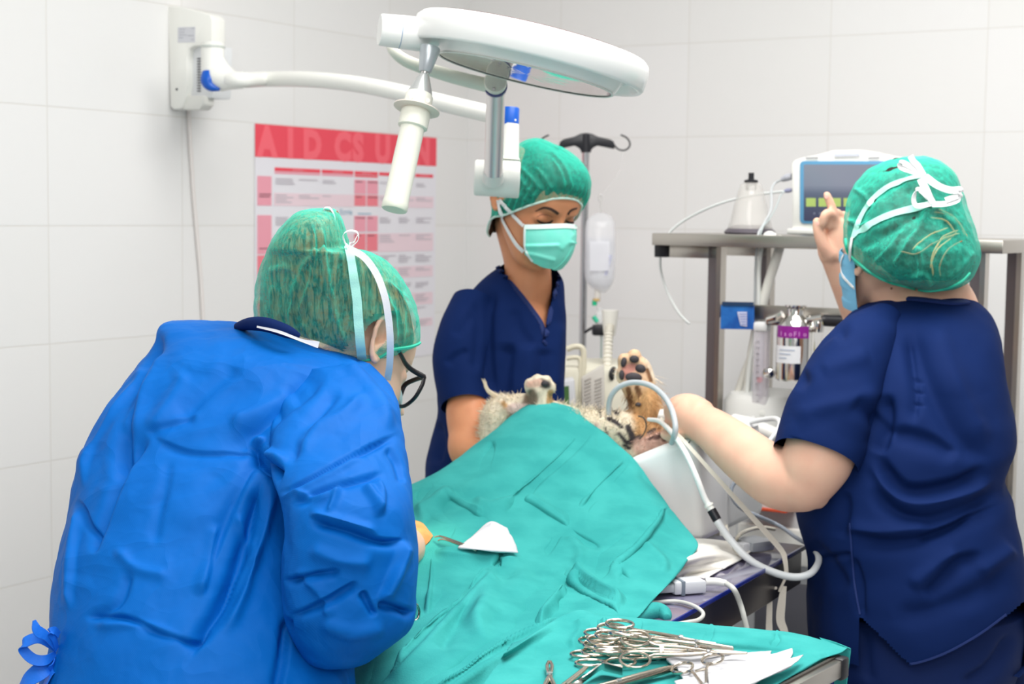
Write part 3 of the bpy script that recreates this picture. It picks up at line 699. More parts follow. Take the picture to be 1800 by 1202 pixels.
for a in (.0, .56):
    for b in (.03, -.24):
        Geo().lathe([(0, -.012), (.03, -.012), (.03, .012), (0, .012)], cart(a, b, .03), WB, 24).obj('caster', black_plastic, cartT)
# sign on the rail
def C2(px, py, off): return on_plane(px, py, A0 + aB * off, aB)
sign = thing('rail_sign', 'blue printed card hung on the trolley rail beside the left post', 'sign', C2(1268, 578, .05))
Geo().prism([C2(*q, .05) for q in ((1268, 536), (1326, 537), (1326, 579), (1267, 578))], aB * .002).obj('card', mat('card_blue', rgb(44, 118, 196), .4, mottle=(28, .8, rgb(20, 70, 150))), sign)
Geo().prism([C2(*q, .0525) for q in ((1270, 530), (1325, 531), (1325, 538), (1270, 537))], aB * .002).obj('top_strip', mat('strip_navy', rgb(34, 60, 92), .4), sign)
Geo().prism([C2(*q, .0525) for q in ((1296, 548), (1313, 548), (1313, 574), (1302, 572), (1299, 560))], aB * .0006).obj('text_field', mat('field_lilac', rgb(206, 206, 226), .45), sign)
for k in range(5):
    y = 551 + k * 4.6; Geo().prism([C2(*q, .0534) for q in ((1299 + k, y), (1312, y), (1312, y + 1.6), (1299 + k, y + 1.6))], aB * .0004).obj('print_line', mat('print_blue', rgb(120, 140, 200), .5), sign)
# flow tube
fl = thing('flowmeter', 'clear upright flow tube with red float hung on the trolley rail', 'flowmeter', C2(1336, 735, .06))
g = Geo(); g.box(C2(1338, 652, .06), (.032, .02, .178), (WB, -aB, UP), bev=.004); g.obj('tube_body', mat('acrylic', rgb(226, 220, 228), .08, alpha=.42, spec=.6), fl)
Geo().tube([C2(1338, 585, .06), C2(1336, 716, .06)], .005, 14, smooth=False).obj('inner_tube', mat('inner_clear', rgb(214, 210, 218), .1, alpha=.5), fl)
Geo().lathe([(0, -.006), (.006, -.005), (.006, .005), (0, .006)], C2(1335.5, 667, .062), UP, 16).obj('float', mat('float_red', rgb(206, 40, 62), .4), fl)
for k in range(11): Geo().box(C2(1331.5, 600 + k * 10.5, .0712), (.008, .0006, .0012), (WB, -aB, UP)).obj('scale_mark', mat('mark_grey', rgb(150, 146, 154), .5), fl)
Geo().box(C2(1335, 725, .06), (.036, .026, .022), (WB, -aB, UP), bev=.006).obj('base_fitting', white_plastic, fl)
Geo().box(C2(1340, 574, .06), (.032, .026, .02), (WB, -aB, UP), bev=.005).obj('top_fitting', mat('fit_white', rgb(222, 222, 222), .3), fl)
# vaporiser
vz = thing('vaporizer', 'chrome vaporizer bottle with purple and white labels hung on the trolley rail', 'vaporizer', C2(1397, 668, .085))
vo = C2(1396, 668, .085); m_ = (C2(1396, 566, .085) - C2(1396, 668, .085)).length / 102.0
pr = [(0, 0), (30, 0), (33, 3), (33, 88), (31, 96), (24, 106), (17, 112), (15, 116), (15, 126), (19, 129), (19, 132), (0, 133)]
Geo().lathe([(r * m_, h * m_) for r, h in pr], vo, UP, 48).obj('body', chrome, vz)
for (h0_, h1_, mm, a0, a1, nm) in ((76, 97, mat('label_purple', rgb(140, 30, 140), .4), -60, 48, 'purple_label'), (32, 62, mat('label_white', rgb(232, 234, 238), .4), -62, 22, 'white_label')):
    g = Geo(); vd = math.atan2(-.9, -.25)
    A = [[tuple(vo + Vector((math.cos(vd + R_(t)), math.sin(vd + R_(t)), 0)) * (r * m_) + UP * (h * m_)) for h, r in ((h0_, 33.2), (h1_, 33.2 if h1_ < 90 else 33.6), (h1_, 34.2), (h0_, 34.0))] for t in np.linspace(a0, a1, 24)]
    g.rings(np.array(A)); lo = g.obj(nm, mm, vz)
    if nm == 'purple_label':
        for i, ch in enumerate('IsoFlo'):
            t = -42 + i * 14; dx = Vector((math.cos(vd + R_(t)), math.sin(vd + R_(t)), 0))
            text_obj('label_letter', ch, .0135, vo + dx * (34.6 * m_) + UP * (79.5 * m_), UP.cross(dx), UP, mat('letter_lilac', rgb(222, 160, 222), .5), lo, .0002)
    else:
        for k in range(3):
            t0_ = -45; A = [[tuple(vo + Vector((math.cos(vd + R_(t)), math.sin(vd + R_(t)), 0)) * (r * m_) + UP * (h * m_)) for h, r in ((54 - k * 7, 34.4), (56 - k * 7, 34.4), (56 - k * 7, 34.7), (54 - k * 7, 34.7))] for t in np.linspace(t0_, 5 - k * 12, 10)]
            Geo().rings(np.array(A)).obj('print_line', mat('print_bluegrey', rgb(176, 186, 204), .5), lo)
for sgn, px_, py_ in ((-1, 1352, 655), (1, 1412, 640)):
    Geo().lathe([(0, 0), (.010, .001), (.013, .008), (.010, .016), (0, .018)], C2(px_, py_, .085), Vector((-.2, -1, 0)), 24).obj('side_valve', chrome, vz)
Geo().box(C2(1397, 566, .06), (.12, .03, .016), (WB, -aB, UP), bev=.004).obj('mounting_bar', chrome, vz)
g = Geo(); g.tube([C2(1352, 562, .08), C2(1366, 558, .085), C2(1376, 553, .085)], .009, 14); g.obj('inlet_pipe', chrome, vz)
g = Geo(); g.lathe([(0, 0), (.011, .002), (.015, .02), (.011, .03), (0, .032)], C2(1438, 585, .08), UP, 24); g.tube([C2(1420, 562, .085), C2(1436, 560, .085), C2(1446, 558, .085)], .009, 14); g.obj('outlet_valve', chrome, vz)
Geo().tube([C2(1446, 563, .07), C2(1500, 566, .07)], .012, 16, smooth=False).obj('black_bar', black_plastic, vz)
Geo().tube([C2(1424, 580, .07), C2(1426, 620, .072), C2(1424, 660, .07), C2(1420, 690, .07)], .008, 12).obj('yellow_tube', mat('yellow_tube', rgb(206, 196, 80), .35, alpha=.7), vz)
Geo().lathe([(0, 0), (.014, 0), (.014, .02), (.008, .026), (0, .026)], C2(1496, 572, .075), UP, 20).obj('yellow_cap', mat('yellow_cap', rgb(222, 206, 60), .4), vz)
# absorber canister low on the trolley
ab = thing('absorber_canister', 'white absorber canister on the trolley behind the bare forearm', 'canister', cart(.10, -.03, zr - .35))
zb = zr - .35
Geo().lathe([(0, 0), (.098, 0), (.104, .006), (.104, .155), (.09, .172), (.05, .178), (0, .18)], cart(.115, -.03, zb + .0015), UP, 40).obj('shell', mat('canister', rgb(222, 222, 218), .4), ab)
Geo().tube([C2(1290, 740, .12), C2(1320, 748, .13), C2(1375, 770, .13)], .016, 16).obj('pipe', white_tube, ab)
# ---- monitor
dM = 3.42
mo = P(1488, 420, dM)
mon = thing('patient_monitor', 'white patient monitor with blue framed screen on the top shelf', 'monitor', Vector((mo.x, mo.y, zs_ + .011)))
def M2(px, py, off=0.0): return on_plane(px, py, Vector((mo.x, mo.y, 0)) + aB * off, aB)
ol = [(1391, 288), (1396, 281), (1412, 276), (1436, 272), (1464, 264), (1512, 263), (1540, 270), (1574, 276), (1590, 282), (1594, 290), (1592, 408), (1584, 412), (1400, 411), (1392, 407)]
Geo().prism([M2(*q) for q in ol], -aB * .11, bev=.004).obj('case', mat('monitor_case', rgb(238, 238, 232), .4), mon)
def rr(x0, y0, x1, y1, r, off, n=5):
    o = []
    for cx, cy, a in ((x1 - r, y0 + r, -90), (x1 - r, y1 - r, 0), (x0 + r, y1 - r, 90), (x0 + r, y0 + r, 180)):
        for k in range(n + 1): t = R_(a + 90 * k / n); o.append(M2(cx + r * math.cos(t), cy + r * math.sin(t), off))
    return o
Geo().prism(rr(1407, 283, 1580, 393, 7, .0), aB * .004, bev=.001).obj('screen_frame', mat('frame_blue', rgb(92, 152, 190), .35), mon)
sf = mon.children[-1]
# glowing screen: its picture is a soft grey to slate band with a green trace row
sm = bpy.data.materials.new('screen_glass'); sm.use_nodes = True; nt = sm.node_tree; pb = nt.nodes['Principled BSDF']
tc = nt.nodes.new('ShaderNodeTexCoord'); sx = nt.nodes.new('ShaderNodeSeparateXYZ'); rp = nt.nodes.new('ShaderNodeValToRGB'); mr = nt.nodes.new('ShaderNodeMapRange')
z_hi, z_lo = M2(1480, 289).z - mon.location.z, M2(1480, 386).z - mon.location.z
mr.inputs[1].default_value = z_lo; mr.inputs[2].default_value = z_hi
nt.links.new(tc.outputs['Object'], sx.inputs[0]); nt.links.new(sx.outputs['Z'], mr.inputs[0]); nt.links.new(mr.outputs[0], rp.inputs[0])
e = rp.color_ramp.elements; e[0].color = rgb(66, 70, 96); e[0].position = 0; e[1].color = rgb(156, 162, 176); e[1].position = 1
for p_, c_ in ((.3, rgb(84, 90, 114)), (.48, rgb(110, 118, 138)), (.62, rgb(150, 156, 172))):
    q = rp.color_ramp.elements.new(p_); q.color = c_
nt.links.new(rp.outputs[0], pb.inputs['Emission Color']); pb.inputs['Emission Strength'].default_value = .75; pb.inputs['Base Color'].default_value = (.02, .02, .03, 1); pb.inputs['Roughness'].default_value = .12
Geo().prism(rr(1413, 289, 1572, 388, 2, .0042), aB * .0006).obj('screen', sm, mon)
scn = mon.children[-1]; gm = mat('trace_green', rgb(140, 160, 90), .4, emit=(rgb(150, 168, 92), .55))
for x0, x1 in ((1417, 1434), (1439, 1478), (1483, 1520), (1525, 1566)):
    Geo().prism([M2(*q, .0049) for q in ((x0, 348), (x1, 348), (x1, 363), (x0, 363))], aB * .0004).obj('trace_block', gm, scn)
for x0, w_ in ((1430, 3), (1440, 6), (1452, 4), (1500, 8)):
    Geo().prism([M2(*q, .0049) for q in ((x0, 373), (x0 + w_, 373), (x0 + w_, 377), (x0, 377))], aB * .0004).obj('readout', mat('read', rgb(96, 102, 120), .4, emit=(rgb(110, 116, 130), .3)), scn)
Geo().prism([M2(*q, .0042) for q in ((1466, 270), (1511, 269), (1511, 274), (1466, 275))], aB * .0008).obj('alarm_light', mat('alarm_lilac', rgb(212, 216, 230), .3), mon)
for x0, x1 in ((1416, 1438), (1526, 1546)):
    Geo().prism([M2(*q, .0042) for q in ((x0, 276.5), (x1, 275.5), (x1, 278.5), (x0, 279.5))], aB * .0006).obj('printed_word', mat('word_grey', rgb(160, 160, 164), .5), mon)
Geo().prism([M2(*q, .0042) for q in ((1416, 401.5), (1430, 401.5), (1430, 405), (1416, 405))], aB * .0006).obj('green_mark', mat('mark_green', rgb(150, 214, 180), .4), mon)
mf = M2(1492, 414, -.05); mf.z = zs_ + .0185
Geo().box(mf, (.24, .12, .012), (WB, -aB, UP), bev=.003).obj('foot', white_plastic, mon)
Geo().tube([M2(1392, 310, -.02), M2(1383, 312, -.02), M2(1374, 316, -.02)], [.007, .008, .005], 14).obj('plug', mat('plug_grey', rgb(180, 182, 190), .4), mon)
Geo().tube([M2(1392, 334, -.02), M2(1384, 335, -.02), M2(1378, 336, -.02)], [.004, .005, .003], 12).obj('plug', mat('plug_blue', rgb(150, 152, 180), .4), mon)
Geo().tube([M2(1374, 316, -.02), M2(1362, 322, -.02), M2(1356, 334, .0), M2(1356, 352, .02), M2(1354, 372, .05), M2(1340, 398, .10), M2(1332, 416, .13), M2(1328, 470, .14), M2(1326, 560, .14), M2(1322, 660, .14), M2(1316, 780, .13)], .0026, 10, 90).obj('sensor_cable', grey_tube, mon)
Geo().tube([M2(1380, 336, -.02), M2(1372, 344, -.0), M2(1365, 362, .02), M2(1352, 386, .08), M2(1340, 402, .12), M2(1334, 440, .13), M2(1331, 540, .13), M2(1328, 640, .13), M2(1322, 800, .13)], .0016, 8, 80).obj('sensor_cable', mat('cable_thin', rgb(186, 196, 196), .4), mon)
# sampling line that loops over to the animal
ln = [M2(1380, 336, -.02), M2(1330, 342, .02), M2(1270, 356, .05), M2(1215, 380, .07), M2(1180, 405, .09), M2(1164, 435, .11), M2(1161, 470, .13), M2(1172, 510, .16), M2(1190, 545, .20), M2(1204, 562, .22), M2(1212, 569, .22)]
Geo().tube(ln, .0028, 10, 90).obj('sampling_line', mat('line_grey', rgb(206, 210, 208), .4), mon)
# ---- conical face mask standing on the shelf
co_ = P(1318, 411, 3.47)
cm = thing('anaesthetic_mask', 'clear conical anaesthetic mask with black cap standing on the top shelf', 'mask', Vector((co_.x, co_.y, zs_ + .0115)))
mh = (P(1318, 306, 3.47) - co_).length; k_ = mh / 105.0
Geo().lathe([(r * k_, h * k_) for r, h in ((40, 8), (35, 24), (29, 50), (22, 76), (18, 86), (11, 91), (11, 89), (17, 84), (21, 74), (28, 49), (34, 23), (39, 8))], cm.location, UP, 40, caps=False).obj('cone', mat('cone_clear', rgb(240, 236, 230), .06, alpha=.26, spec=.8), cm, sharp=180)
Geo().lathe([(r * k_, h * k_) for r, h in ((0, 0), (44, 0), (45, 3), (40, 9), (30, 14), (22, 16), (0, 16))], cm.location, UP, 40).obj('rubber_rim', mat('rim_rubber', rgb(92, 86, 94), .4, alpha=.92), cm)
Geo().lathe([(r * k_, h * k_) for r, h in ((0, 76), (9, 76), (10, 80), (10, 86), (8, 88), (12, 90), (12, 94), (5, 96), (5, 107), (0, 107))], cm.location, UP, 24).obj('cap', black_plastic, cm)
# ---- breathing hoses from the shelf edge down to the trolley
hs = thing('breathing_hose', 'pale breathing hoses hanging from the shelf edge down to the canister', 'hose', M2(1350, 430, .14))
g = Geo(); g.tube([M2(1376, 415, .13), M2(1366, 450, .14), M2(1350, 500, .14), M2(1334, 560, .14), M2(1322, 620, .14), M2(1314, 690, .13), M2(1306, 735, .12)], .0105, 16, 60); g.obj('hose', mat('hose_white', rgb(232, 230, 222), .4), hs)
g = Geo(); g.tube([M2(1340, 560, .13), M2(1326, 610, .14), M2(1306, 660, .13), M2(1292, 705, .12), M2(1286, 740, .11)], .0075, 16, 40); g.obj('hose', mat('hose_white', None, 0), hs)
Geo().lathe([(0, -.01), (.014, -.01), (.0165, -.004), (.0165, .006), (.012, .01), (0, .011)], M2(1353, 420, .15), Vector((-.1, -1, .1)), 12).obj('hose_end_cap', white_plastic, hs)
Geo().tube([M2(1340, 420, .14), M2(1334, 470, .15), M2(1332, 560, .15), M2(1318, 640, .15), M2(1312, 700, .15)], .0048, 12, 50).obj('thin_hose', mat('hose_thin', rgb(224, 226, 222), .4), hs)
# ================================================================== people: shared building
HEAD_ROWS = [(-.107, .066, .036, .018), (-.102, .080, .022, .034), (-.088, .087, .002, .045), (-.07, .087, -.03, .053), (-.05, .086, -.055, .060), (-.03, .085, -.072, .065), (-.01, .082, -.086, .069),
             (.01, .081, -.094, .071), (.03, .087, -.098, .0725), (.055, .084, -.098, .0725), (.08, .068, -.087, .064), (.096, .046, -.066, .051), (.105, .018, -.038, .028), (.107, -.005, -.02, .01)]
def frame(fwd, up):
    f = Vector(fwd).normalized(); r = f.cross(Vector(up)).normalized(); u = r.cross(f)
    return r, f, u
class Head:
    def __init__(s, origin, fwd, up, scale=1.0):
        s.r, s.f, s.u = frame(fwd, up); s.o = Vector(origin); s.k = scale
    def w(s, x, y, z): return s.o + (s.r * x + s.f * y + s.u * z) * s.k
    def local(s, p):
        q = (Vector(p) - s.o) / s.k; return Vector((q.dot(s.r), q.dot(s.f), q.dot(s.u)))
    def geo(s, g, nose=True):
        K = cat(np.array(HEAD_ROWS), 72); th = np.linspace(0, 2 * math.pi, 96, endpoint=False); A = []
        for z, fy, by, w in K:
            cy, h = (fy + by) / 2, (fy - by) / 2
            c, n = np.cos(th), np.sin(th); pw = 2 / 2.25
            x = w * np.sign(c) * abs(c) ** pw; y = cy + h * np.sign(n) * abs(n) ** pw
            fr = np.clip((y - .02) / .05, 0, 1)
            if nose:
                y = y + fr * (.026 * np.exp(-(x / .0125) ** 2) * np.exp(-((z + .030) / .013) ** 2) + .017 * np.exp(-(x / .009) ** 2) * np.exp(-((z + .012) / .020) ** 2) + .006 * np.exp(-(x / .008) ** 2) * np.exp(-((z - .008) / .014) ** 2)
                        - .013 * np.exp(-((abs(x) - .031) / .014) ** 2) * np.exp(-((z - .0) / .0105) ** 2)
                        + .0035 * np.exp(-((abs(x) - .028) / .018) ** 2) * np.exp(-((z - .021) / .006) ** 2)
                        + .004 * np.exp(-((abs(x) - .040) / .016) ** 2) * np.exp(-((z + .028) / .014) ** 2)
                        + .006 * np.exp(-(x / .020) ** 2) * np.exp(-((z + .066) / .008) ** 2) + .005 * np.exp(-(x / .016) ** 2) * np.exp(-((z + .095) / .010) ** 2))
            A.append([tuple(s.w(a, b, z)) for a, b in zip(x, y)])
        g.rings(np.array(A))
        for sg in (-1, 1):
            g.capsule([s.w(sg * .031 - .006, .0635, -.001), s.w(sg * .031 + .006, .0635, -.001)], .0128 * s.k, 14, 8)   # closed lids over the eyes
    def ear(s, g, sg, out=0.0):
        c = lambda a, b, o=0.0: s.w(sg * (.073 + o * (1 + out * 40) + out * .3), -.012 + a, .0 + b)
        rim = [c(.012, -.008, .004), c(.010, .012, .006), c(.002, .026, .012), c(-.010, .030, .017), c(-.021, .022, .020), c(-.024, .006, .019), c(-.018, -.012, .014), c(-.009, -.024, .009), c(.002, -.030, .006), c(.008, -.022, .004)]
        g.tube(rim, [.0035, .004, .0045, .0045, .0045, .0045, .004, .005, .0055, .004], 10, 60)
        A = []
        for i, q in enumerate(cat([tuple(x) for x in rim], 40)):
            m_ = np.array(c(-.002, -.002, -.002)); A.append([q * (1 - t) + m_ * t + np.array(s.r * sg) * (-.004 * math.sin(t * 3.14)) for t in np.linspace(0, 1, 6)])
        A = np.array(A); B = A + np.array(s.r * -sg) * .006
        b0, nu, nv = g.grid(A); b1, *_ = g.grid(B)
        for i in range(nu - 1): g.f.append((b0 + i * nv, b0 + (i + 1) * nv, b1 + (i + 1) * nv, b1 + i * nv)); g.m.append(0)
        g.capsule([c(-.004, -.016, .004), c(.004, -.002, .005)], [.006, .004], 10, 8)
    def on_ellipsoid(s, px, py, c, r):
        """where the view line meets an ellipsoid given in head coordinates (else the nearest point of it)"""
        o = s.local(CAM); d = (s.local(CAM + ray(px, py)) - o)
        oo = Vector([(o[i] - c[i]) / r[i] for i in range(3)]); dd = Vector([d[i] / r[i] for i in range(3)])
        a, b, q = dd.dot(dd), oo.dot(dd), oo.dot(oo) - 1; D = b * b - a * q
        t = (-b - math.sqrt(max(D, 0))) / a
        p = oo + dd * t
        if D < 0: p.normalize()
        return s.w(*[p[i] * r[i] + c[i] for i in range(3)])
def mask_local(H, name, m, parent, az=(-80, 80), z0=-.004, z1=-.098, push=.0, nose=.02):
    """a pleated surgical mask round the lower face"""
    A = []
    for a in np.linspace(R_(az[0]), R_(az[1]), 60):
        row = []
        for v in np.linspace(0, 1, 40):
            z = z0 + (z1 - z0) * v; w = .074 - .012 * v ** 2; fy = .101 + nose * math.exp(-(a / .3) ** 2) * math.exp(-((v - .25) / .3) ** 2) - .012 * v ** 2
            pl = .0022 * (math.tanh(math.sin(v * 15.0) * 4)) * math.cos(a) ** 2
            row.append(tuple(H.w((w + push + pl) * math.sin(a), -.012 + (fy + .012 + push + pl) * max(math.cos(a), -.2) ** 1.0, z)))
        A.append(row)
    return solid(np.array(A), .0012).obj(name, m, parent, sharp=60)
def finger(g, pts, r0=.0085, r1=.0065):
    n = len(pts); g.capsule(pts, list(np.linspace(r0, r1, n)), 14, 8 * n)
def shrink(keys, f, fb):
    return [(k[0], (k[1] + k[2]) / 2 - (k[2] - k[1]) / 2 * f, (k[1] + k[2]) / 2 + (k[2] - k[1]) / 2 * f, k[3], k[4] * fb) + tuple(k[5:]) for k in keys]
def legs(g, hips, foot, fwd, hipw=.085, r=(.085, .052, .038)):
    f = Vector(fwd).normalized(); s_ = f.cross(UP)
    out = []
    for sg in (-1, 1):
        h = Vector(hips) + s_ * sg * hipw; a = Vector((foot[0], foot[1], .09)) + s_ * sg * hipw * 1.1; k = h.lerp(a, .5) + f * .02
        g.capsule([h, k, a], r, 20, 30); g.capsule([a - f * .03 - UP * .055, a + f * .14 - UP * .062], [.032, .026], 14, 12); out.append((h, k, a))
    return out
def trousers(g, lg, r=(.11, .085, .07)):
    for h, k, a in lg: g.tube([h, k, a + UP * .02], r, 28, 30)
def shoes(lg, fwd, m, parent):
    f = Vector(fwd).normalized()
    for h, k, a in lg:
        g = Geo(); g.capsule([a - f * .05 - UP * .052, a + f * .05 - UP * .05, a + f * .16 - UP * .056], [.038, .040, .033], 18, 24)
        c = np.array(g.v); c[:, 2] = np.maximum(c[:, 2], .0); g.v = [tuple(q) for q in c]; g.obj('clog', m, parent)
def skin(name, c, c2, **k): return mat(name, c, .48, spec=.35, sss=.12, mottle=(22, .45, c2), bump=(260, .04), **k)
navy = mat('navy_cotton', rgb(13, 36, 86), .8, spec=.12, bump=(900, .12), mottle=(8, .3, rgb(11, 31, 76)))
navy_pants = mat('navy_trousers', rgb(13, 34, 82), .75, spec=.2, bump=(900, .12))
cap_green = sheer('cap_green', rgb(62, 216, 186), .08, .34, 110)
cap_hem = mat('cap_hem', rgb(66, 216, 180), .6, bump=(300, .3))
strap_w = mat('strap_white', rgb(240, 240, 240), .6, bump=(500, .2))
strap_g = mat('strap_under_cap', rgb(150, 232, 212), .6, bump=(500, .2))
clog = mat('clog', rgb(230, 230, 228), .5)
def hairy(name, c1, c2, sc=(60, 6)):
    m = mat(name, c1, .5, spec=.3); nt = m.node_tree; b = nt.nodes['Principled BSDF']
    tc = nt.nodes.new('ShaderNodeTexCoord'); mp = nt.nodes.new('ShaderNodeMapping'); mp.inputs['Scale'].default_value = (sc[0], sc[0], sc[1]); mp.inputs['Rotation'].default_value = (.4, .6, .2)
    n = nt.nodes.new('ShaderNodeTexNoise'); n.inputs['Scale'].default_value = 3.0; n.inputs['Detail'].default_value = 6; n.inputs['Distortion'].default_value = .6
    cr = nt.nodes.new('ShaderNodeMix'); cr.data_type = 'RGBA'; cr.inputs[6].default_value = c1; cr.inputs[7].default_value = c2
    r = nt.nodes.new('ShaderNodeMapRange'); r.inputs[1].default_value = .4; r.inputs[2].default_value = .62
    nt.links.new(tc.outputs['Object'], mp.inputs[0]); nt.links.new(mp.outputs[0], n.inputs['Vector']); nt.links.new(n.outputs['Fac'], r.inputs[0]); nt.links.new(r.outputs[0], cr.inputs[0]); nt.links.new(cr.outputs[2], b.inputs['Base Color'])
    bp = nt.nodes.new('ShaderNodeBump'); bp.inputs['Strength'].default_value = .5; bp.inputs['Distance'].default_value = .003
    nt.links.new(n.outputs['Fac'], bp.inputs['Height']); nt.links.new(bp.outputs[0], b.inputs['Normal'])
    return m
def cut(o, poly, front=True):
    """take away the part of a garment seen inside an outline (neck openings)"""
    c = world_co(o); px, py, _ = project(c); n = normals(o); q = np.array(CAM) - c
    fr = (n * q).sum(1) > 0
    ins = np.zeros(len(c), bool); pl = np.array(poly, float); j = len(pl) - 1
    for i in range(len(pl)):
        xi, yi = pl[i]; xj, yj = pl[j]
        ins ^= ((yi > py) != (yj > py)) & (px < (xj - xi) * (py - yi) / (yj - yi + 1e-9) + xi); j = i
    kill = ins & (fr if front else True)
    bm = bmesh.new(); bm.from_mesh(o.data); bm.verts.ensure_lookup_table()
    bmesh.ops.delete(bm, geom=[bm.verts[i] for i in np.where(kill)[0]], context='VERTS'); bm.to_mesh(o.data); bm.free(); o.data.update()
def strap(name, b, pts, w, m, parent, lift=.0015, thick=.0005, d=None):
    q, n = drawn(b, pts, lift, 8, d)
    if len(q) < 3: print('strap lost', name, pts); return None
    g = Geo(); g.ribbon(q, w, thick, n=len(q), normals=n); return g.obj(name, m, parent, sharp=60)
# ================================================================== surgeon in the blue gown (seen from behind, bent to the right)
skS = skin('skin_surgeon', rgb(240, 198, 172), rgb(232, 182, 156))
fS = Vector((.70, .46, -.55)).normalized(); uS = Vector((.22, .52, .83))
_r, _f, _u = frame(fS, uS)
HS = Head(P(661, 601, 2.255) - (_r * .078 + _f * -.014 + _u * .0), fS, uS, 1.02)
g = Geo(); HS.geo(g); HS.ear(g, 1, .010); HS.ear(g, -1)
g.capsule([HS.w(0, -.03, -.03), P(560, 632, 2.27), P(470, 690, 2.23)], [.060, .056, .06], 24, 24)
TOR = [(566, 300, 395, 2.27, .03), (571, 288, 432, 2.26, .06), (582, 283, 486, 2.25, .09), (600, 279, 545, 2.24, .115), (622, 264, 605, 2.225, .13), (645, 240, 645, 2.215, .14), (680, 210, 684, 2.20, .15), (720, 184, 694, 2.18, .16), (765, 160, 690, 2.16, .165),
       (810, 145, 655, 2.13, .17), (850, 134, 610, 2.11, .17), (900, 124, 580, 2.09, .17), (960, 110, 568, 2.06, .17), (1010, 100, 572, 2.04, .17), (1060, 97, 580, 2.02, .17), (1110, 96, 592, 2.0, .17), (1160, 88, 618, 1.98, .17), (1210, 74, 622, 1.96, .175), (1290, 60, 622, 1.94, .18), (1420, 50, 624, 1.92, .18)]
g.rows(shrink(TOR[3:], .80, .72), 40, 50)
sh = P(600, 740, 2.12); el = P(610, 1085, 1.95)
g.capsule([sh, el], [.05, .042], 18, 14); g.capsule([el, P(655, 1035, 2.15), P(690, 985, 2.34)], [.042, .036, .027], 18, 20)
wr = P(690, 985, 2.34); hd = (P(716, 955, 2.44) - wr)
g.capsule([wr, wr + hd * .75], [.026, .034], 16, 12)
for i, (a, b) in enumerate(((0.030, .0), (.012, .004), (-.006, .006), (-.024, .002))):
    q = wr + hd * .8 + CU * a + CR * 0; finger(g, [q, q + hd * .35 - CU * .012, q + hd * .55 - CU * .034 + CF * .01])
finger(g, [wr + hd * .35 - CU * .02, wr + hd * .7 - CU * .045, wr + hd * .95 - CU * .05], .010, .008)
shl = P(290, 740, 2.25); ell = P(260, 960, 2.40); wl = P(470, 1010, 2.60)
g.capsule([shl, ell], [.05, .042], 18, 14); g.capsule([ell, wl], [.042, .027], 18, 14); g.capsule([wl, wl + Vector((.07, .02, -.01))], [.027, .034], 14, 8)
for k in range(4): q = wl + Vector((.08, .02, .02 - k * .017)); finger(g, [q, q + Vector((.035, .005, -.008)), q + Vector((.055, .0, -.03))])
finger(g, [wl + Vector((.03, .0, -.03)), wl + Vector((.07, -.02, -.045)), wl + Vector((.09, -.02, -.05))], .010, .008)
hipS = P(350, 1290, 1.96); footS = (hipS.x - .02, hipS.y + .02)
lgS = legs(g, hipS, footS, (.6, .8, 0))
sur = remesh(g, 'person', skS, .0038, 3, origin=Vector((footS[0], footS[1], 0)))
tag(sur, 'person in a bright blue gown, green cap and black glasses bent over the wound', 'person')
bS = bvh_of(sur)
# gown
gown_m = mat('gown_blue', rgb(0, 98, 184), .6, spec=.14, mottle=(9, .4, rgb(0, 86, 168)), wave=(260, .08, 'DIAGONAL', .4), crumple=(11, .35))
g = Geo(); g.rows(TOR[:-1], 420, 440, power=2.15)
SLV = [(640, 540, 648, 2.17, .07), (690, 500, 694, 2.12, .10), (760, 482, 708, 2.04, .11), (830, 484, 719, 1.97, .11), (880, 496, 727, 1.935, .105), (930, 502, 733, 1.92, .10), (970, 499, 735, 1.92, .10), (1010, 497, 733, 1.92, .10), (1050, 500, 731, 1.92, .10), (1085, 507, 728, 1.93, .10), (1112, 518, 706, 1.94, .095), (1138, 533, 672, 1.955, .085), (1152, 552, 650, 1.965, .06), (1157, 585, 622, 1.97, .03)]
g.rows(SLV, 360, 380, power=2.3)
g.tube([P(612, 1060, 2.0), P(650, 1030, 2.16), P(684, 988, 2.33)], [.07, .056, .042], 40, 40)
g.tube([P(285, 740, 2.26), P(268, 850, 2.34), P(262, 950, 2.41), P(340, 990, 2.50), P(455, 1008, 2.59)], [.07, .075, .07, .055, .042], 40, 60)
gown = g.obj('gown', gown_m, sur, sharp=180)
W = .0
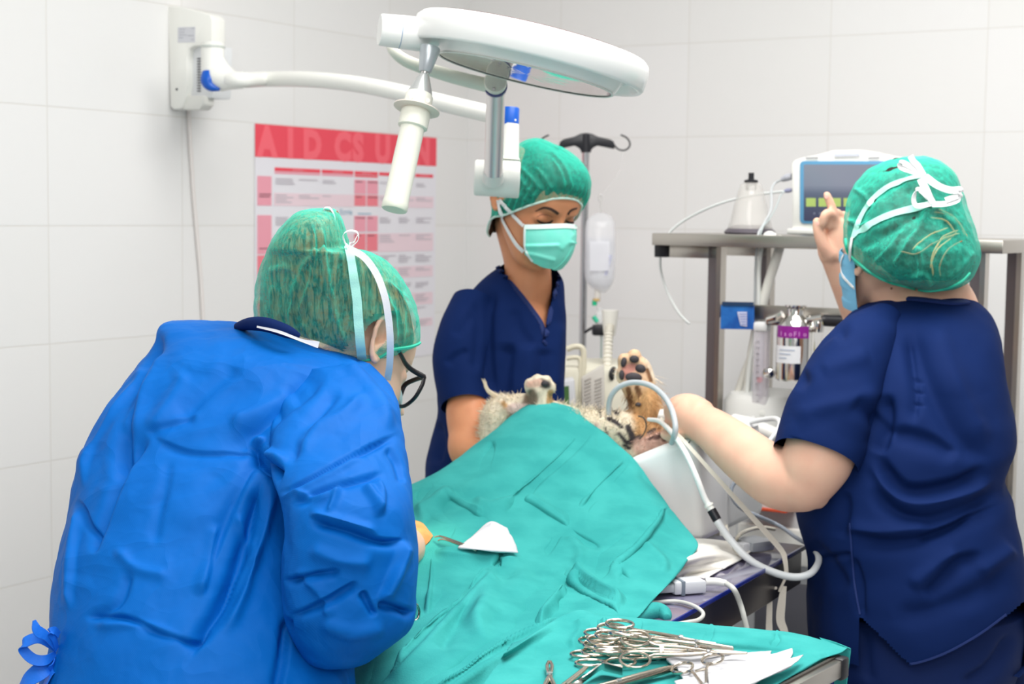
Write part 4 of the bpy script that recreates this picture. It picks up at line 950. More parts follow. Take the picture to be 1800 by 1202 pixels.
folds(gown, [
 ([(288, 580), (262, 640), (237, 700), (209, 848)], -.016, 7, 16), ([(278, 610), (240, 690), (214, 770)], .010, 18, 8), ([(262, 622), (209, 705), (160, 790), (140, 860)], .010, 5, 14), ([(244, 640), (190, 720), (150, 800)], -.008, 8, 8),
 ([(268, 760), (237, 799), (212, 837), (165, 975)], -.011, 5, 14), ([(256, 762), (300, 745), (345, 728)], -.006, 4, 12), ([(262, 766), (330, 793), (400, 796), (470, 790)], -.005, 3, 10),
 ([(386, 915), (364, 1008), (353, 1052)], .008, 4, 14), ([(140, 1083), (220, 1085), (286, 1113), (353, 1124), (400, 1058), (420, 1000)], -.008, 4, 9), ([(160, 1100), (260, 1100), (330, 1135)], .005, 8, 8), ([(132, 876), (155, 920), (171, 946), (163, 975)], -.007, 4, 8), ([(140, 880), (130, 960), (118, 1080)], .009, 5, 10),
 ([(455, 770), (462, 805), (478, 822), (500, 829)], -.020, 7, 14), ([(446, 760), (470, 795), (505, 812)], .012, 8, 8),
 ([(488, 868), (568, 828), (629, 794), (706, 760)], -.009, 3, 9), ([(488, 878), (568, 838), (640, 800)], .007, 6, 6), ([(508, 890), (568, 859), (652, 836), (680, 832)], -.009, 4, 10), ([(514, 866), (560, 872), (600, 858)], .007, 5, 8),
 ([(540, 910), (606, 928), (668, 948), (714, 950)], -.014, 3, 12), ([(540, 902), (606, 919), (668, 938)], .009, 10, 5), ([(712, 946), (690, 1005), (666, 1062)], .015, 14, 5), ([(498, 1022), (545, 1010), (600, 1004)], -.010, 4, 10), ([(508, 1084), (575, 1055), (632, 1022)], -.009, 4, 10), ([(637, 1038), (650, 1062), (662, 1084)], -.009, 4, 8), ([(664, 1060), (698, 1067), (726, 1078)], -.012, 5, 10),
 ([(640, 850), (660, 880), (668, 910)], .008, 8, 8), ([(600, 845), (585, 880), (575, 905)], .006, 8, 4), ([(662, 840), (672, 870), (668, 905)], .006, 5, 8), ([(680, 782), (700, 812), (712, 850)], -.007, 4, 10),
 ([(478, 748), (456, 798), (420, 870), (383, 951), (356, 1020)], -.007, 6, 16), ([(462, 832), (446, 925), (405, 1040), (362, 1110), (330, 1160)], -.016, 4, 16), ([(480, 840), (462, 930), (425, 1045), (390, 1120)], .010, 12, 6), ([(510, 1080), (502, 1148), (487, 1215)], -.012, 5, 12),
 ([(575, 655), (517, 707), (440, 770), (410, 810)], -.011, 12, 24), ([(600, 680), (560, 730), (520, 790), (505, 820)], -.008, 8, 16), ([(520, 690), (450, 730), (400, 742)], .009, 16, 16), ([(330, 650), (290, 720), (262, 764)], .006, 14, 14), ([(420, 640), (360, 690), (310, 740)], -.006, 12, 18), ([(640, 690), (600, 730), (545, 760), (520, 800)], .008, 14, 10),
 ([(300, 800), (280, 900), (268, 960)], -.004, 8, 12), ([(200, 960), (240, 1000), (300, 1012)], .005, 10, 10), ([(230, 1000), (210, 1060), (150, 1090)], -.006, 6, 10), ([(415, 900), (440, 960), (430, 1000)], .006, 8, 8), ([(540, 960), (600, 985), (660, 990)], .008, 14, 14), ([(560, 1090), (620, 1110), (680, 1100)], .008, 14, 14), ([(520, 1000), (560, 1040), (580, 1090)], .006, 12, 8),
 ([(600, 628), (640, 668), (672, 710), (690, 760)], .007, 12, 12)])
rumple(gown, .003, 8, 3.0); crinkle(gown, -.0030, 5.5, 2.0, (1, 1, .55)); crinkle(gown, -.0010, 17, 5.0, (1, 1, .7), 3)
# collar of the navy top and paper neck band above the gown
g = Geo(); g.tube([P(418, 574, 2.22), P(440, 569, 2.18), P(470, 571, 2.15), P(505, 583, 2.135), P(525, 592, 2.14)], [.006, .009, .010, .009, .005], 12, 40); g.obj('scrub_collar', navy, sur)
g = Geo(); g.ribbon([P(452, 574, 2.13), P(490, 583, 2.105), P(530, 598, 2.10), P(560, 606, 2.11)], [.0025, .004, .004, .009], .0008); g.obj('neck_band', strap_w, sur)
# hair and cap
CS = [(367, 548, 588, 2.27, .018), (373, 525, 594, 2.27, .04), (385, 508, 600, 2.27, .06), (402, 493, 606, 2.275, .075), (420, 481, 611, 2.28, .085), (434, 473, 616, 2.285, .09), (440, 470, 640, 2.29, .095), (448, 467, 662, 2.30, .10), (462, 461, 682, 2.31, .105), (485, 454, 704, 2.32, .11), (515, 449, 722, 2.33, .112), (545, 447, 733, 2.335, .112), (575, 450, 739, 2.34, .11), (595, 462, 740, 2.345, .105), (606, 490, 736, 2.35, .098), (614, 520, 722, 2.35, .09), (622, 575, 700, 2.355, .078), (630, 606, 676, 2.36, .06), (633, 628, 662, 2.36, .04)]
CS = [(q[0], q[1], q[2], q[3] - .035, q[4]) for q in CS]
hS = shrink(CS[1:-4], .91, .86)
g = Geo(); g.rows(hS, 90, 110)
hairS = g.obj('hair', hairy('hair_blond', rgb(150, 124, 80), rgb(44, 38, 30), (70, 9)), sur, sharp=180)
cut(hairS, [(624, 585), (636, 566), (660, 556), (700, 545), (706, 590), (700, 640), (600, 640), (612, 610)])
rumple(hairS, .005, 22, 1.0, 3, (1, 1, .3))
g = Geo(); g.rows(CS, 260, 240)
capS = g.obj('cap', cap_green, sur, sharp=180)
cs_f = [([(545, 380), (552, 440), (545, 500), (520, 560)], .006, 4, 4), ([(560, 390), (572, 470), (590, 560), (608, 615)], .008, 5, 4), ([(540, 470), (520, 520), (512, 560), (520, 590)], .007, 4, 4), ([(552, 440), (525, 490), (512, 530)], .006, 3, 5), ([(470, 480), (500, 470), (530, 478)], .004, 6, 6), ([(455, 520), (462, 570), (480, 592)], .006, 4, 5), ([(480, 500), (482, 550), (500, 590)], .005, 4, 4), ([(613, 437), (640, 460), (672, 520), (680, 560)], .005, 5, 5),
        ([(690, 500), (708, 550), (704, 606)], .005, 4, 4), ([(706, 510), (724, 560), (716, 600)], .005, 4, 4), ([(660, 500), (690, 550), (692, 608)], .006, 5, 4), ([(676, 488), (712, 540), (730, 590)], .005, 4, 4), ([(530, 560), (545, 590), (575, 612)], .006, 4, 4), ([(560, 600), (556, 560), (566, 530)], .004, 4, 4)]
folds(capS, cs_f); rumple(capS, .0018, 40, 5, 2)
bC = bvh_of(capS)
hem_pts = [(452, 578), (470, 597), (500, 608), (540, 614), (575, 621), (605, 629), (635, 632), (665, 628), (690, 614), (715, 610), (736, 603), (740, 592)]
strap('cap_hem', bC, hem_pts, .004, cap_hem, capS, .001, .0014)
cut(capS, [(636, 618), (640, 590), (652, 570), (668, 562), (681, 565), (684, 580), (676, 600), (662, 616), (648, 624)])
b2 = bvh_of(capS, sur)
# the ear pushed out from under the cap edge: its rim lies over the sheer cloth
strap('mask_strap', bC, [(612, 434), (618, 470), (626, 520), (630, 570), (634, 610), (636, 630)], .013, mat('strap_veiled', rgb(176, 238, 222), .6, bump=(500, .2)), sur, .0018)
Geo().ribbon([P(*q) for q in ((612, 436, 2.165), (640, 452, 2.165), (662, 482, 2.165), (676, 520, 2.165), (683, 560, 2.17), (686, 600, 2.18), (685, 640, 2.205), (681, 668, 2.235))], .0095, .0005, side=tuple(CR)).obj('mask_strap', strap_w, sur, sharp=60)
for pts in (((611, 437, 2.2), (603, 415, 2.19), (612, 406, 2.19), (627, 408, 2.195), (630, 420, 2.2), (622, 430, 2.2), (611, 437, 2.2)), ((611, 437, 2.2), (616, 428, 2.205), (622, 424, 2.21), (628, 414, 2.215)), ((590, 398, 2.22), (588, 380, 2.215), (580, 366, 2.21), (570, 366, 2.21), (574, 376, 2.212), (584, 394, 2.216))):
    Geo().ribbon([P(*q) for q in pts], .009, .0004, side=tuple((CU * .25 + CF * .95))).obj('strap_bow', strap_w, sur, sharp=60)
# mask, glasses
mS = mask_local(HS, 'mask', mat('mask_pale', rgb(206, 226, 228), .6, bump=(300, .2)), sur, (-66, 52), -.02, -.088, -.008, .012)
blk = mat('frame_black', rgb(22, 20, 26), .3)
hx_ = HS.local(P(731, 667, 2.325)); hz = hx_.z; hy = hx_.y
g = Geo(); X0 = .070
def gw(x, y, z): return HS.w(x, y, z)
for sg in (1, -1):
    rim = [gw(sg * X0, hy, hz), gw(sg * X0 * .98, hy + .002, hz - .012), gw(sg * .058, hy + .004, hz - .030), gw(sg * .036, hy + .006, hz - .038), gw(sg * .016, hy + .008, hz - .030), gw(sg * .011, hy + .009, hz - .008), gw(sg * .016, hy + .008, hz + .004), gw(sg * .040, hy + .006, hz + .006), gw(sg * .062, hy + .003, hz + .003), gw(sg * X0, hy, hz)]
    g.tube(rim, .0028, 10, 80, flat=1.3)
    if sg == 1: g.tube([P(696, 606, 2.255), P(704, 622, 2.27), P(718, 645, 2.30), gw(X0, hy, hz)], [.003, .0032, .0036, .004], 10, 30)
    else: g.tube([gw(-X0, hy, hz), gw(-.076, .03, .006), gw(-.078, -.015, .008)], [.004, .0034, .003], 10, 30)
g.tube([gw(.012, hy + .009, hz), gw(0, hy + .011, hz + .003), gw(-.012, hy + .009, hz)], .0026, 10, 16)
glasses = g.obj('glasses', blk, sur)
# ties at the back edge of the gown
tie = mat('tie_blue', rgb(24, 108, 214), .55, spec=.3, bump=(200, .3))
for pts, w in ((((100, 1140, 1.9), (82, 1118, 1.88), (66, 1108, 1.87), (60, 1090, 1.87)), (.008, .011, .013, .004)), (((100, 1142, 1.9), (70, 1122, 1.885), (46, 1128, 1.88), (40, 1140, 1.88), (58, 1158, 1.88), (80, 1160, 1.885), (98, 1148, 1.9)), (.007, .012, .014, .012, .013, .012, .007)), (((100, 1140, 1.9), (94, 1120, 1.89), (88, 1112, 1.885), (96, 1108, 1.89), (104, 1116, 1.9)), (.008, .010, .010, .009, .008)), (((94, 1156, 1.9), (72, 1178, 1.885), (46, 1198, 1.88), (24, 1230, 1.88)), (.012, .022, .022, .022)), (((98, 1160, 1.9), (88, 1184, 1.89), (76, 1210, 1.885)), (.010, .018, .018))):
    Geo().ribbon([P(*q) for q in pts], list(w), .0006, side=tuple(CU * .8 + CF * .5 + CR * .2)).obj('gown_tie', tie, sur, sharp=60)
g = Geo(); trousers(g, lgS); g.obj('trousers', navy_pants, sur); shoes(lgS, (.6, .8, 0), clog, sur)
# ================================================================== masked woman in navy behind the animal
skW = skin('skin_woman', rgb(220, 150, 110), rgb(206, 134, 96))
fW = Vector((math.sin(R_(36)) * math.cos(R_(27)), -math.cos(R_(36)) * math.cos(R_(27)), -math.sin(R_(27))))
KW = 1.0
eye = P(979, 391, 3.04)
HW = Head(eye - fW * .076 * KW, fW, Vector((.10, .1, 1)), KW)
g = Geo(); HW.geo(g); HW.ear(g, -1); HW.ear(g, 1)
nb = HW.w(0, -.035, -.05); base = P(912, 560, 3.16)
g.capsule([nb, P(928, 482, 3.14), base], [.045, .046, .062], 28, 24)
WT = [(470, 880, 972, 3.17, .05), (490, 850, 986, 3.17, .075), (515, 826, 991, 3.17, .09), (545, 805, 994, 3.165, .10), (590, 786, 995, 3.16, .108), (640, 773, 994, 3.155, .112), (690, 770, 992, 3.15, .112), (740, 768, 988, 3.15, .112), (800, 752, 985, 3.15, .115), (835, 748, 985, 3.15, .12), (900, 748, 985, 3.15, .13), (980, 745, 988, 3.15, .135)]
g.rows(shrink(WT[3:], .80, .74), 40, 50)
g.capsule([P(905, 540, 3.15), P(938, 590, 3.125)], [.062, .045], 20, 12)
# near arm: comes out of the sleeve, elbow bent, hand goes to the animal
g.limb([(832, 560, 3.11, 20, .024), (820, 640, 3.07, 26, .028), (821, 700, 3.05, 34, .036), (822, 725, 3.04, 38, .040), (826, 762, 3.02, 38, .040), (822, 790, 3.0, 34, .036), (838, 806, 2.99, 30, .034)], 28, 40)
e1 = P(826, 792, 3.0)
g.capsule([e1, P(868, 800, 2.97), P(912, 770, 2.96)], [.038, .033, .025], 20, 20)
wv = P(912, 770, 2.96); hv = Vector((.05, .0, .012))
g.capsule([wv, wv + hv * 1.3], [.026, .034], 14, 10)
for k in range(4): q = wv + hv * 1.5 + Vector((0, .03 - .02 * k, .0)); finger(g, [q, q + Vector((.03, 0, -.004)), q + Vector((.045, 0, -.022))], .008, .0065)
finger(g, [wv + Vector((.02, -.03, 0)), wv + Vector((.055, -.045, -.01)), wv + Vector((.075, -.04, -.018))], .009, .007)
# far arm
g.capsule([P(958, 570, 3.22), P(960, 700, 3.26), P(965, 790, 3.18)], [.036, .036, .036], 18, 24)
w2 = P(965, 800, 3.03); g.capsule([P(965, 790, 3.18), w2], [.036, .026], 16, 12)
g.capsule([w2, w2 + Vector((-.04, -.05, 0))], [.027, .034], 14, 8)
for k in range(4): q = w2 + Vector((-.055 + .018 * k, -.075 + .008 * k, 0)); finger(g, [q, q + Vector((-.012, -.03, -.004)), q + Vector((-.016, -.04, -.02))], .008, .0065)
finger(g, [w2 + Vector((-.03, -.02, 0)), w2 + Vector((-.07, -.04, -.01)), w2 + Vector((-.085, -.055, -.015))], .009, .007)
hipW = P(866, 990, 3.15); footW = (hipW.x, hipW.y)
lgW = legs(g, hipW, footW, (.5, -.85, 0))
wom = remesh(g, 'person', skW, .0034, 2, origin=Vector((footW[0], footW[1], 0)))
tag(wom, 'dark-browed woman in navy scrubs, green cap and turquoise mask looking down behind the animal', 'person')
bW = bvh_of(wom)
# brows, lashes
brow = mat('brow_dark', rgb(70, 46, 38), .7); lash = mat('lash_dark', rgb(46, 30, 28), .6)
def hair_line(name, pts, w, m, lift=.0006):
    q, n = drawn(bW, pts, lift, 8)
    Geo().ribbon(q, np.interp(np.linspace(0, 1, len(q)), np.linspace(0, 1, len(w)), w), .0005, n=len(q), normals=n).obj(name, m, wom)
hair_line('eyebrow', [(941, 371.5), (949, 367.5), (957, 365), (967, 367), (976, 372), (981, 376)], [.0012, .003, .0042, .005, .0058, .0055], brow)
hair_line('eyebrow', [(998, 377), (1002, 371), (1008, 367.5), (1014, 366)], [.005, .005, .004, .003], brow)
hair_line('eyelash', [(944, 386), (950, 390), (958, 392.5), (966, 391), (972, 387)], [.002, .004, .0055, .0045, .002], lash, .0012)
hair_line('eyelash', [(994, 387), (999, 391), (1006, 391.5), (1011, 388)], [.002, .0045, .005, .003], lash, .0012)
hair_line('lid_crease_shade', [(944, 381), (952, 377.5), (962, 377.5), (971, 381)], [.0008, .0014, .0014, .0008], mat('lid_shade', rgb(158, 98, 78), .6), .0003)  # shade in the eyelid crease, painted as a darker strip of skin
# scrub top
def drop(A, k, th): return A
g = Geo(); g.rows([(464, 890, 958, 3.17, .03)] + WT[:-1] + [(960, 744, 990, 3.15, .14)], 200, 220, power=2.2)
g.limb([(838, 530, 3.13, 42, .055), (822, 590, 3.10, 52, .062), (815, 640, 3.08, 52, .062), (815, 690, 3.06, 46, .06), (817, 712, 3.05, 42, .058)], 60, 60, caps=False)
topW = g.obj('scrub_top', navy, wom, sharp=180)
cut(topW, [(864, 455), (873, 465), (905, 508), (932, 542), (952, 570), (957, 606), (962, 562), (974, 512), (984, 484), (986, 450), (920, 440)])
folds(topW, [([(835, 520), (845, 580), (838, 660)], -.008, 8, 20), ([(870, 500), (860, 560), (862, 640), (868, 700)], -.010, 8, 26), ([(900, 600), (893, 660), (890, 720)], -.012, 7, 22), ([(930, 600), (925, 650), (922, 700)], .006, 14, 14), ([(782, 640), (800, 625), (826, 612)], -.006, 4, 10), ([(795, 590), (812, 572), (830, 545)], -.006, 5, 10), ([(960, 610), (955, 660), (950, 700)], -.008, 10, 16), ([(905, 540), (915, 580), (940, 610)], -.005, 8, 14), ([(985, 560), (978, 620), (975, 690)], .006, 10, 14), ([(770, 740), (776, 780), (770, 820)], -.008, 6, 12)])
rumple(topW, .0035, 8, 6.0); crinkle(topW, -.002, 4.0, 9.0, (1, 1, .6), 3)
bT = bvh_of(topW, wom)
strap('neck_trim', bT, [(869, 461), (884, 482), (906, 509), (932, 543), (951, 572), (956, 603)], .010, mat('navy_trim', rgb(20, 44, 104), .7), topW, .003, .0015)
strap('neck_trim', bT, [(957, 603), (963, 565), (974, 515), (983, 486)], .010, mat('navy_trim', None), topW, .003, .0015)
g = Geo(); trousers(g, lgW, (.125, .09, .07)); g.obj('trousers', navy_pants, wom); shoes(lgW, (.5, -.85, 0), clog, wom)
# mask: drawn on an ellipsoid round the lower face, both cheeks
mc, mrd = (0, .012, -.050), (.079, .112, .092)
rowsM = [[(921, 396.5), (945, 396), (972, 394.5), (995, 394), (1013, 396), (1018, 398)], [(921, 404), (945, 404), (972, 403), (997, 402), (1014, 403), (1019, 404)], [(921, 420), (945, 420), (973, 419), (998, 417), (1015, 417), (1019.5, 417)], [(922, 434), (945, 433), (973, 432), (998, 430), (1015, 430), (1018.5, 430)], [(925, 446), (948, 450), (972, 455), (996, 452), (1011, 443), (1016, 438)], [(934, 459), (950, 465), (970, 470), (988, 469), (1002, 460), (1008, 452)], [(942, 464), (954, 470), (970, 473), (985, 472), (996, 466), (1000, 460)]]
A = np.array([cat(np.array(r, float), 60) for r in rowsM]); A = np.array([cat(A[:, j], 60) for j in range(60)]).transpose(1, 0, 2)
G3 = np.array([[tuple(HW.on_ellipsoid(x, y, mc, mrd)) for x, y in r] for r in A])
mm_ = mat('mask_turquoise', rgb(120, 228, 208), .6, bump=(300, .15), mottle=(40, .3, rgb(150, 238, 222)))
mW = solid(G3, -.0012).obj('mask', mm_, wom, sharp=180)
far = np.array([[tuple(HW.w(*(lambda q: (-q.x, q.y, q.z))(HW.local(p)))) for p in r[:24]] for r in G3])
folds(mW, [([(921, 432), (950, 431.5), (985, 430)], .0035, 2.2, 6), ([(921, 443), (945, 448), (978, 457)], .0035, 2.2, 6), ([(1000, 425), (1019, 428)], .003, 2, 5), ([(985, 440), (1000, 425), (1010, 410)], .002, 6, 4)], tap=.08)
solid(far, -.0012).obj('mask_far_side', mm_, mW, sharp=180)
bM = bvh_of(mW)
strap('mask_edge', bM, [(922, 399), (945, 398.8), (972, 397.8), (995, 397.2), (1012, 399)], .009, mat('mask_edge_white', rgb(226, 244, 240), .6), mW, .0012)
strap('mask_edge', bM, [(923, 399), (922.5, 418), (923, 434), (927, 446), (936, 459)], .004, mat('mask_edge_white', None), mW, .0012)
# cap and hair
def capgeo(H, g, puff=0.0, nu=160, nv=90, hem=True, grow=(1, 1, 1)):
    A = []
    for a in np.linspace(0, 2 * math.pi, nu, endpoint=False):       # a = 0: straight ahead
        c, s_ = math.cos(a), math.sin(a); c, s_ = math.copysign(abs(c) ** .89, c), math.copysign(abs(s_) ** .89, s_)
        z0 = (-.044 + .100 * c ** 1.3) if c > 0 else (-.044 - .054 * float(sstep(0, .5, abs(c))))
        col = []
        for t in np.linspace(0, 1, nv):
            ph = t * math.pi / 2; w = math.cos(ph) ** .45; z = z0 + (.132 * grow[2] - z0) * math.sin(ph) ** .9
            bul = 1 + .06 * math.sin(min(t * 6, math.pi / 2)) + puff
            if c < 0: bul *= 1 - .42 * float(sstep(0, .6, -c)) * (1 - float(sstep(0, .32, t)))
            x = .0765 * grow[0] * s_ * w * bul; y = -.006 + (.087 if c > 0 else .100) * grow[1] * c * w * bul
            pl = .0022 * math.sin(a * 34 + 2 * math.sin(a * 5)) * math.exp(-((t - .12) / .18) ** 2)
            col.append(tuple(H.w(x + pl * s_, y + pl * c, z)))
        A.append(col)
    A = np.array(A).transpose(1, 0, 2); g.rings(A, caps=False)
    k = len(g.v); g.v.append(tuple(H.w(0, -.006, .132 * grow[2])))
    b = (nv - 1) * nu
    for j in range(nu): g.f.append((b + j, b + (j + 1) % nu, k)); g.m.append(0)
    return A
g = Geo(); capgeo(HW, g, -.015, 90, 40, grow=(1.0, 1.0, .85)); hW = g.obj('hair', hairy('hair_brown', rgb(60, 44, 34), rgb(24, 20, 18), (60, 8)), wom, sharp=180)
g = Geo(); AW = capgeo(HW, g, .02, grow=(1.01, 1.03, .878)); capW = g.obj('cap', sheer('cap_green_back', rgb(44, 200, 172), .20, .44, 120), wom, sharp=180)
folds(capW, [([(1004, 338), (998, 310), (985, 285), (960, 262)], .004, 3, 4), ([(990, 336), (985, 305), (968, 276)], .004, 3, 4), ([(972, 338), (955, 310), (940, 292)], .004, 3, 3), ([(960, 342), (938, 318), (915, 292)], .004, 3, 3), ([(944, 350), (925, 328), (908, 305)], .004, 3, 3), ([(926, 358), (915, 340)], .004, 3, 3), ([(880, 395), (872, 370), (868, 350)], .004, 3, 3)])
rumple(capW, .0016, 34, 2, 2)
g = Geo(); ring = [Vector(q) for q in AW[0]]; ring.append(ring[0]); g.tube(ring[::4] + [ring[0]], .0022, 8, 160, caps=False); g.obj('cap_hem', mat('hem_white', rgb(214, 240, 230), .6), capW)
bb = bvh_of(capW, wom, mW)
strap('mask_strap', bb, [(879, 350), (890, 364), (905, 380), (921, 397)], .0068, strap_w, mW, .003)
strap('mask_strap', bb, [(877, 352), (882, 378), (893, 402), (908, 428), (921, 442)], .0075, strap_w, mW, .003)
# ================================================================== person at the right, seen from behind, pointing at the screen
skR = skin('skin_right', rgb(236, 190, 164), rgb(228, 170, 146))
fR = Vector((-.46, .87, .10)).normalized()
_r, _f, _u = frame(fR, (0, 0, 1))
HR = Head(P(1513, 446, 2.74) + _r * .078 + _f * .012, fR, Vector((-.05, .0, 1)), 1.03)
g = Geo(); HR.geo(g); HR.ear(g, 1); HR.ear(g, -1)
g.limb([(1560, 430, 2.80, 70, .06), (1585, 480, 2.79, 74, .062), (1606, 515, 2.78, 80, .066), (1618, 545, 2.77, 98, .075), (1620, 590, 2.76, 110, .08)], 36, 30)
RT = [(514, 1572, 1668, 2.78, .04), (519, 1556, 1694, 2.775, .075), (530, 1535, 1712, 2.77, .10), (550, 1502, 1732, 2.755, .125), (580, 1478, 1745, 2.735, .145), (620, 1462, 1753, 2.715, .16), (660, 1448, 1759, 2.70, .17), (700, 1436, 1766, 2.69, .175), (740, 1425, 1774, 2.68, .18), (780, 1415, 1775, 2.67, .182), (812, 1408, 1764, 2.665, .18), (840, 1402, 1757, 2.66, .18), (870, 1398, 1769, 2.66, .185), (905, 1402, 1775, 2.66, .19), (940, 1410, 1783, 2.66, .195), (985, 1421, 1792, 2.66, .20), (1030, 1423, 1799, 2.66, .205), (1075, 1423, 1801, 2.66, .205), (1110, 1424, 1798, 2.66, .20), (1150, 1428, 1790, 2.66, .195)]
g.rows(shrink(RT[4:], .80, .74), 40, 50)
# near (left) arm
g.limb([(1545, 640, 2.68, 26, .03), (1500, 700, 2.61, 42, .046), (1456, 765, 2.565, 60, .064), (1434, 812, 2.55, 62, .066), (1412, 850, 2.55, 50, .050), (1388, 858, 2.56, 40, .038)], 36, 50)
g.limb([(1436, 842, 2.56, 44, .048), (1404, 848, 2.56, 52, .050), (1368, 840, 2.58, 54, .050), (1330, 816, 2.62, 50, .046), (1292, 786, 2.66, 45, .041), (1255, 757, 2.71, 38, .036), (1226, 740, 2.75, 34, .031), (1204, 728, 2.78, 34, .030)], 36, 60)
# near hand holding the leg: back of the hand up, fingers curled round and away
pal = [P(1226, 736, 2.75), P(1203, 724, 2.79)]
g.capsule(pal, [.029, .031], 20, 14); g.capsule([P(1424, 862, 2.55), P(1406, 872, 2.55)], [.034, .022], 18, 12)
g.limb([(1232, 735, 2.74, 33, .026), (1210, 724, 2.78, 33, .024), (1190, 724, 2.81, 28, .021), (1180, 726, 2.83, 18, .016)], 28, 24)
for i, (x, y, dd) in enumerate(((1190, 705, 2.84), (1185, 720, 2.82), (1183, 737, 2.80), (1186, 752, 2.785))):
    k0 = P(x, y, dd); k1 = P(x - 9, y + 10, dd + .03); k2 = P(x - 4, y + 26, dd + .045); k3 = P(x + 6, y + 34, dd + .04)
    finger(g, [k0, k1, k2, k3], .0098, .0075)
finger(g, [P(1214, 748, 2.745), P(1196, 764, 2.755), P(1180, 768, 2.775), P(1168, 764, 2.80)], .0115, .008)
# far (right) arm, raised
g.limb([(1600, 600, 2.95, 46, .05), (1560, 620, 3.02, 44, .045), (1536, 590, 3.04, 40, .040), (1514, 545, 3.03, 36, .036), (1492, 502, 3.02, 30, .030), (1474, 468, 3.01, 25, .024), (1466, 446, 3.005, 25, .021)], 32, 50)
dh = 3.0
g.limb([(1468, 458, dh, 25, .020), (1467, 440, dh, 30, .020), (1469, 420, dh, 30, .020), (1473, 400, dh, 29, .019), (1476, 386, dh, 25, .016)], 30, 30)
F4 = [
 ([(1466, 398, dh - .012), (1465, 376, dh - .020), (1459, 356, dh - .024), (1453.5, 343, dh - .026)], .0098, .0074),     # index, pointing
 ([(1470, 390, dh - .004), (1459, 376, dh - .032), (1450, 378, dh - .040), (1447, 392, dh - .036)], .0096, .0078),     # middle, curled
 ([(1482, 388, dh + .008), (1470, 374, dh - .010), (1459, 382, dh - .024), (1456, 398, dh - .020)], .0094, .0076),     # ring
 ([(1491, 394, dh + .016), (1484, 378, dh + .008), (1472, 384, dh - .004), (1468, 398, dh - .004)], .0086, .0068),     # little
 ([(1460, 448, dh - .014), (1447, 430, dh - .020), (1439, 408, dh - .024), (1436.5, 390, dh - .026)], .0135, .0088)]     # thumb
for pts, a, b in F4: finger(g, [P(*q) for q in pts], a, b)
hipR = P(1612, 1160, 2.68); footR = (hipR.x, hipR.y)
lgR = legs(g, hipR, footR, (-.46, .87, 0), .10, (.10, .06, .042))
per = remesh(g, 'person', skR, .0034, 2, origin=Vector((footR[0], footR[1], 0)))
tag(per, 'person in navy scrubs and green cap seen from behind, pointing at the monitor screen', 'person')
bR = bvh_of(per)
nail = mat('nail_pink', rgb(246, 190, 176), .3)
for x, y in ((1453.2, 346), (1436.6, 393)):
    h = hit(bR, x, y, .0004)
    if h and depth_of(h[0]) > 2.9: Geo().lathe([(0, 0), (.0042, 0), (.0036, .0008), (0, .001)], h[0] - h[1] * .0006, h[1], 14).obj('fingernail', nail, per)
h = hit(bR, 1567, 507, .0)
if h: Geo().lathe([(0, -.001), (.0025, -.0004), (.0018, .0006), (0, .0009)], h[0], h[1], 12).obj('mole', mat('mole_brown', rgb(150, 96, 78), .6), per)
# scrub top: body and near sleeve
g = Geo(); g.rows(RT, 260, 300, power=2.15)
g.limb([(1556, 562, 2.70, 34, .05), (1522, 604, 2.675, 58, .078), (1490, 656, 2.63, 70, .09), (1464, 720, 2.585, 78, .09), (1446, 775, 2.56, 80, .085), (1434, 808, 2.55, 79, .08)], 140, 150, caps=False, power=2.2)
topR = g.obj('scrub_top', navy, per, sharp=180)
folds(topR, [
 ([(1600, 560), (1622, 640), (1660, 730), (1710, 790), (1752, 812)], -.014, 14, 22), ([(1640, 560), (1672, 660), (1712, 740), (1745, 780)], .010, 20, 20), ([(1596, 580), (1606, 640), (1612, 700), (1606, 750)], -.010, 6, 14), ([(1605, 655), (1614, 662), (1625, 668)], -.004, 3, 4), ([(1607, 680), (1617, 686), (1627, 690)], -.004, 3, 4), ([(1608, 705), (1617, 710), (1626, 714)], -.004, 3, 4),
 ([(1560, 765), (1590, 758), (1640, 772), (1690, 800)], -.012, 8, 20), ([(1540, 790), (1560, 830), (1600, 860), (1680, 850), (1740, 820)], -.016, 9, 24), ([(1525, 800), (1560, 860), (1610, 885), (1690, 870), (1756, 838)], .014, 12, 10), ([(1528, 850), (1570, 895), (1630, 910), (1700, 890), (1766, 862)], -.014, 8, 16), ([(1490, 940), (1560, 952), (1640, 942), (1700, 915), (1770, 882)], -.013, 7, 18), ([(1480, 925), (1550, 935), (1640, 925)], .010, 14, 8), ([(1610, 946), (1680, 925), (1720, 900)], -.010, 4, 8),
 ([(1620, 1048), (1660, 1010), (1690, 985), (1730, 975)], -.013, 8, 18), ([(1600, 1035), (1650, 990), (1690, 965)], .010, 14, 10), ([(1500, 975), (1515, 1030), (1520, 1090)], -.009, 4, 14), ([(1430, 985), (1470, 975), (1500, 972)], -.007, 3, 8), ([(1425, 950), (1460, 990), (1490, 1040)], -.008, 10, 16), ([(1565, 1080), (1640, 1070), (1720, 1040), (1780, 1000)], -.010, 16, 22), ([(1720, 1010), (1760, 980), (1785, 960)], .008, 14, 14), ([(1480, 860), (1485, 900), (1478, 950)], -.009, 8, 14),
 ([(1400, 690), (1420, 640), (1460, 595), (1500, 570)], -.010, 10, 14), ([(1405, 660), (1440, 615), (1480, 585)], .010, 8, 14), ([(1395, 740), (1430, 720), (1490, 705), (1550, 690)], .006, 16, 16), ([(1500, 700), (1545, 740), (1570, 760)], -.009, 10, 18), ([(1440, 650), (1480, 640), (1530, 620)], .005, 14, 14), ([(1380, 765), (1440, 790), (1500, 830)], -.003, 3, 4), ([(1560, 690), (1565, 740), (1545, 800)], -.016, 8, 18)])
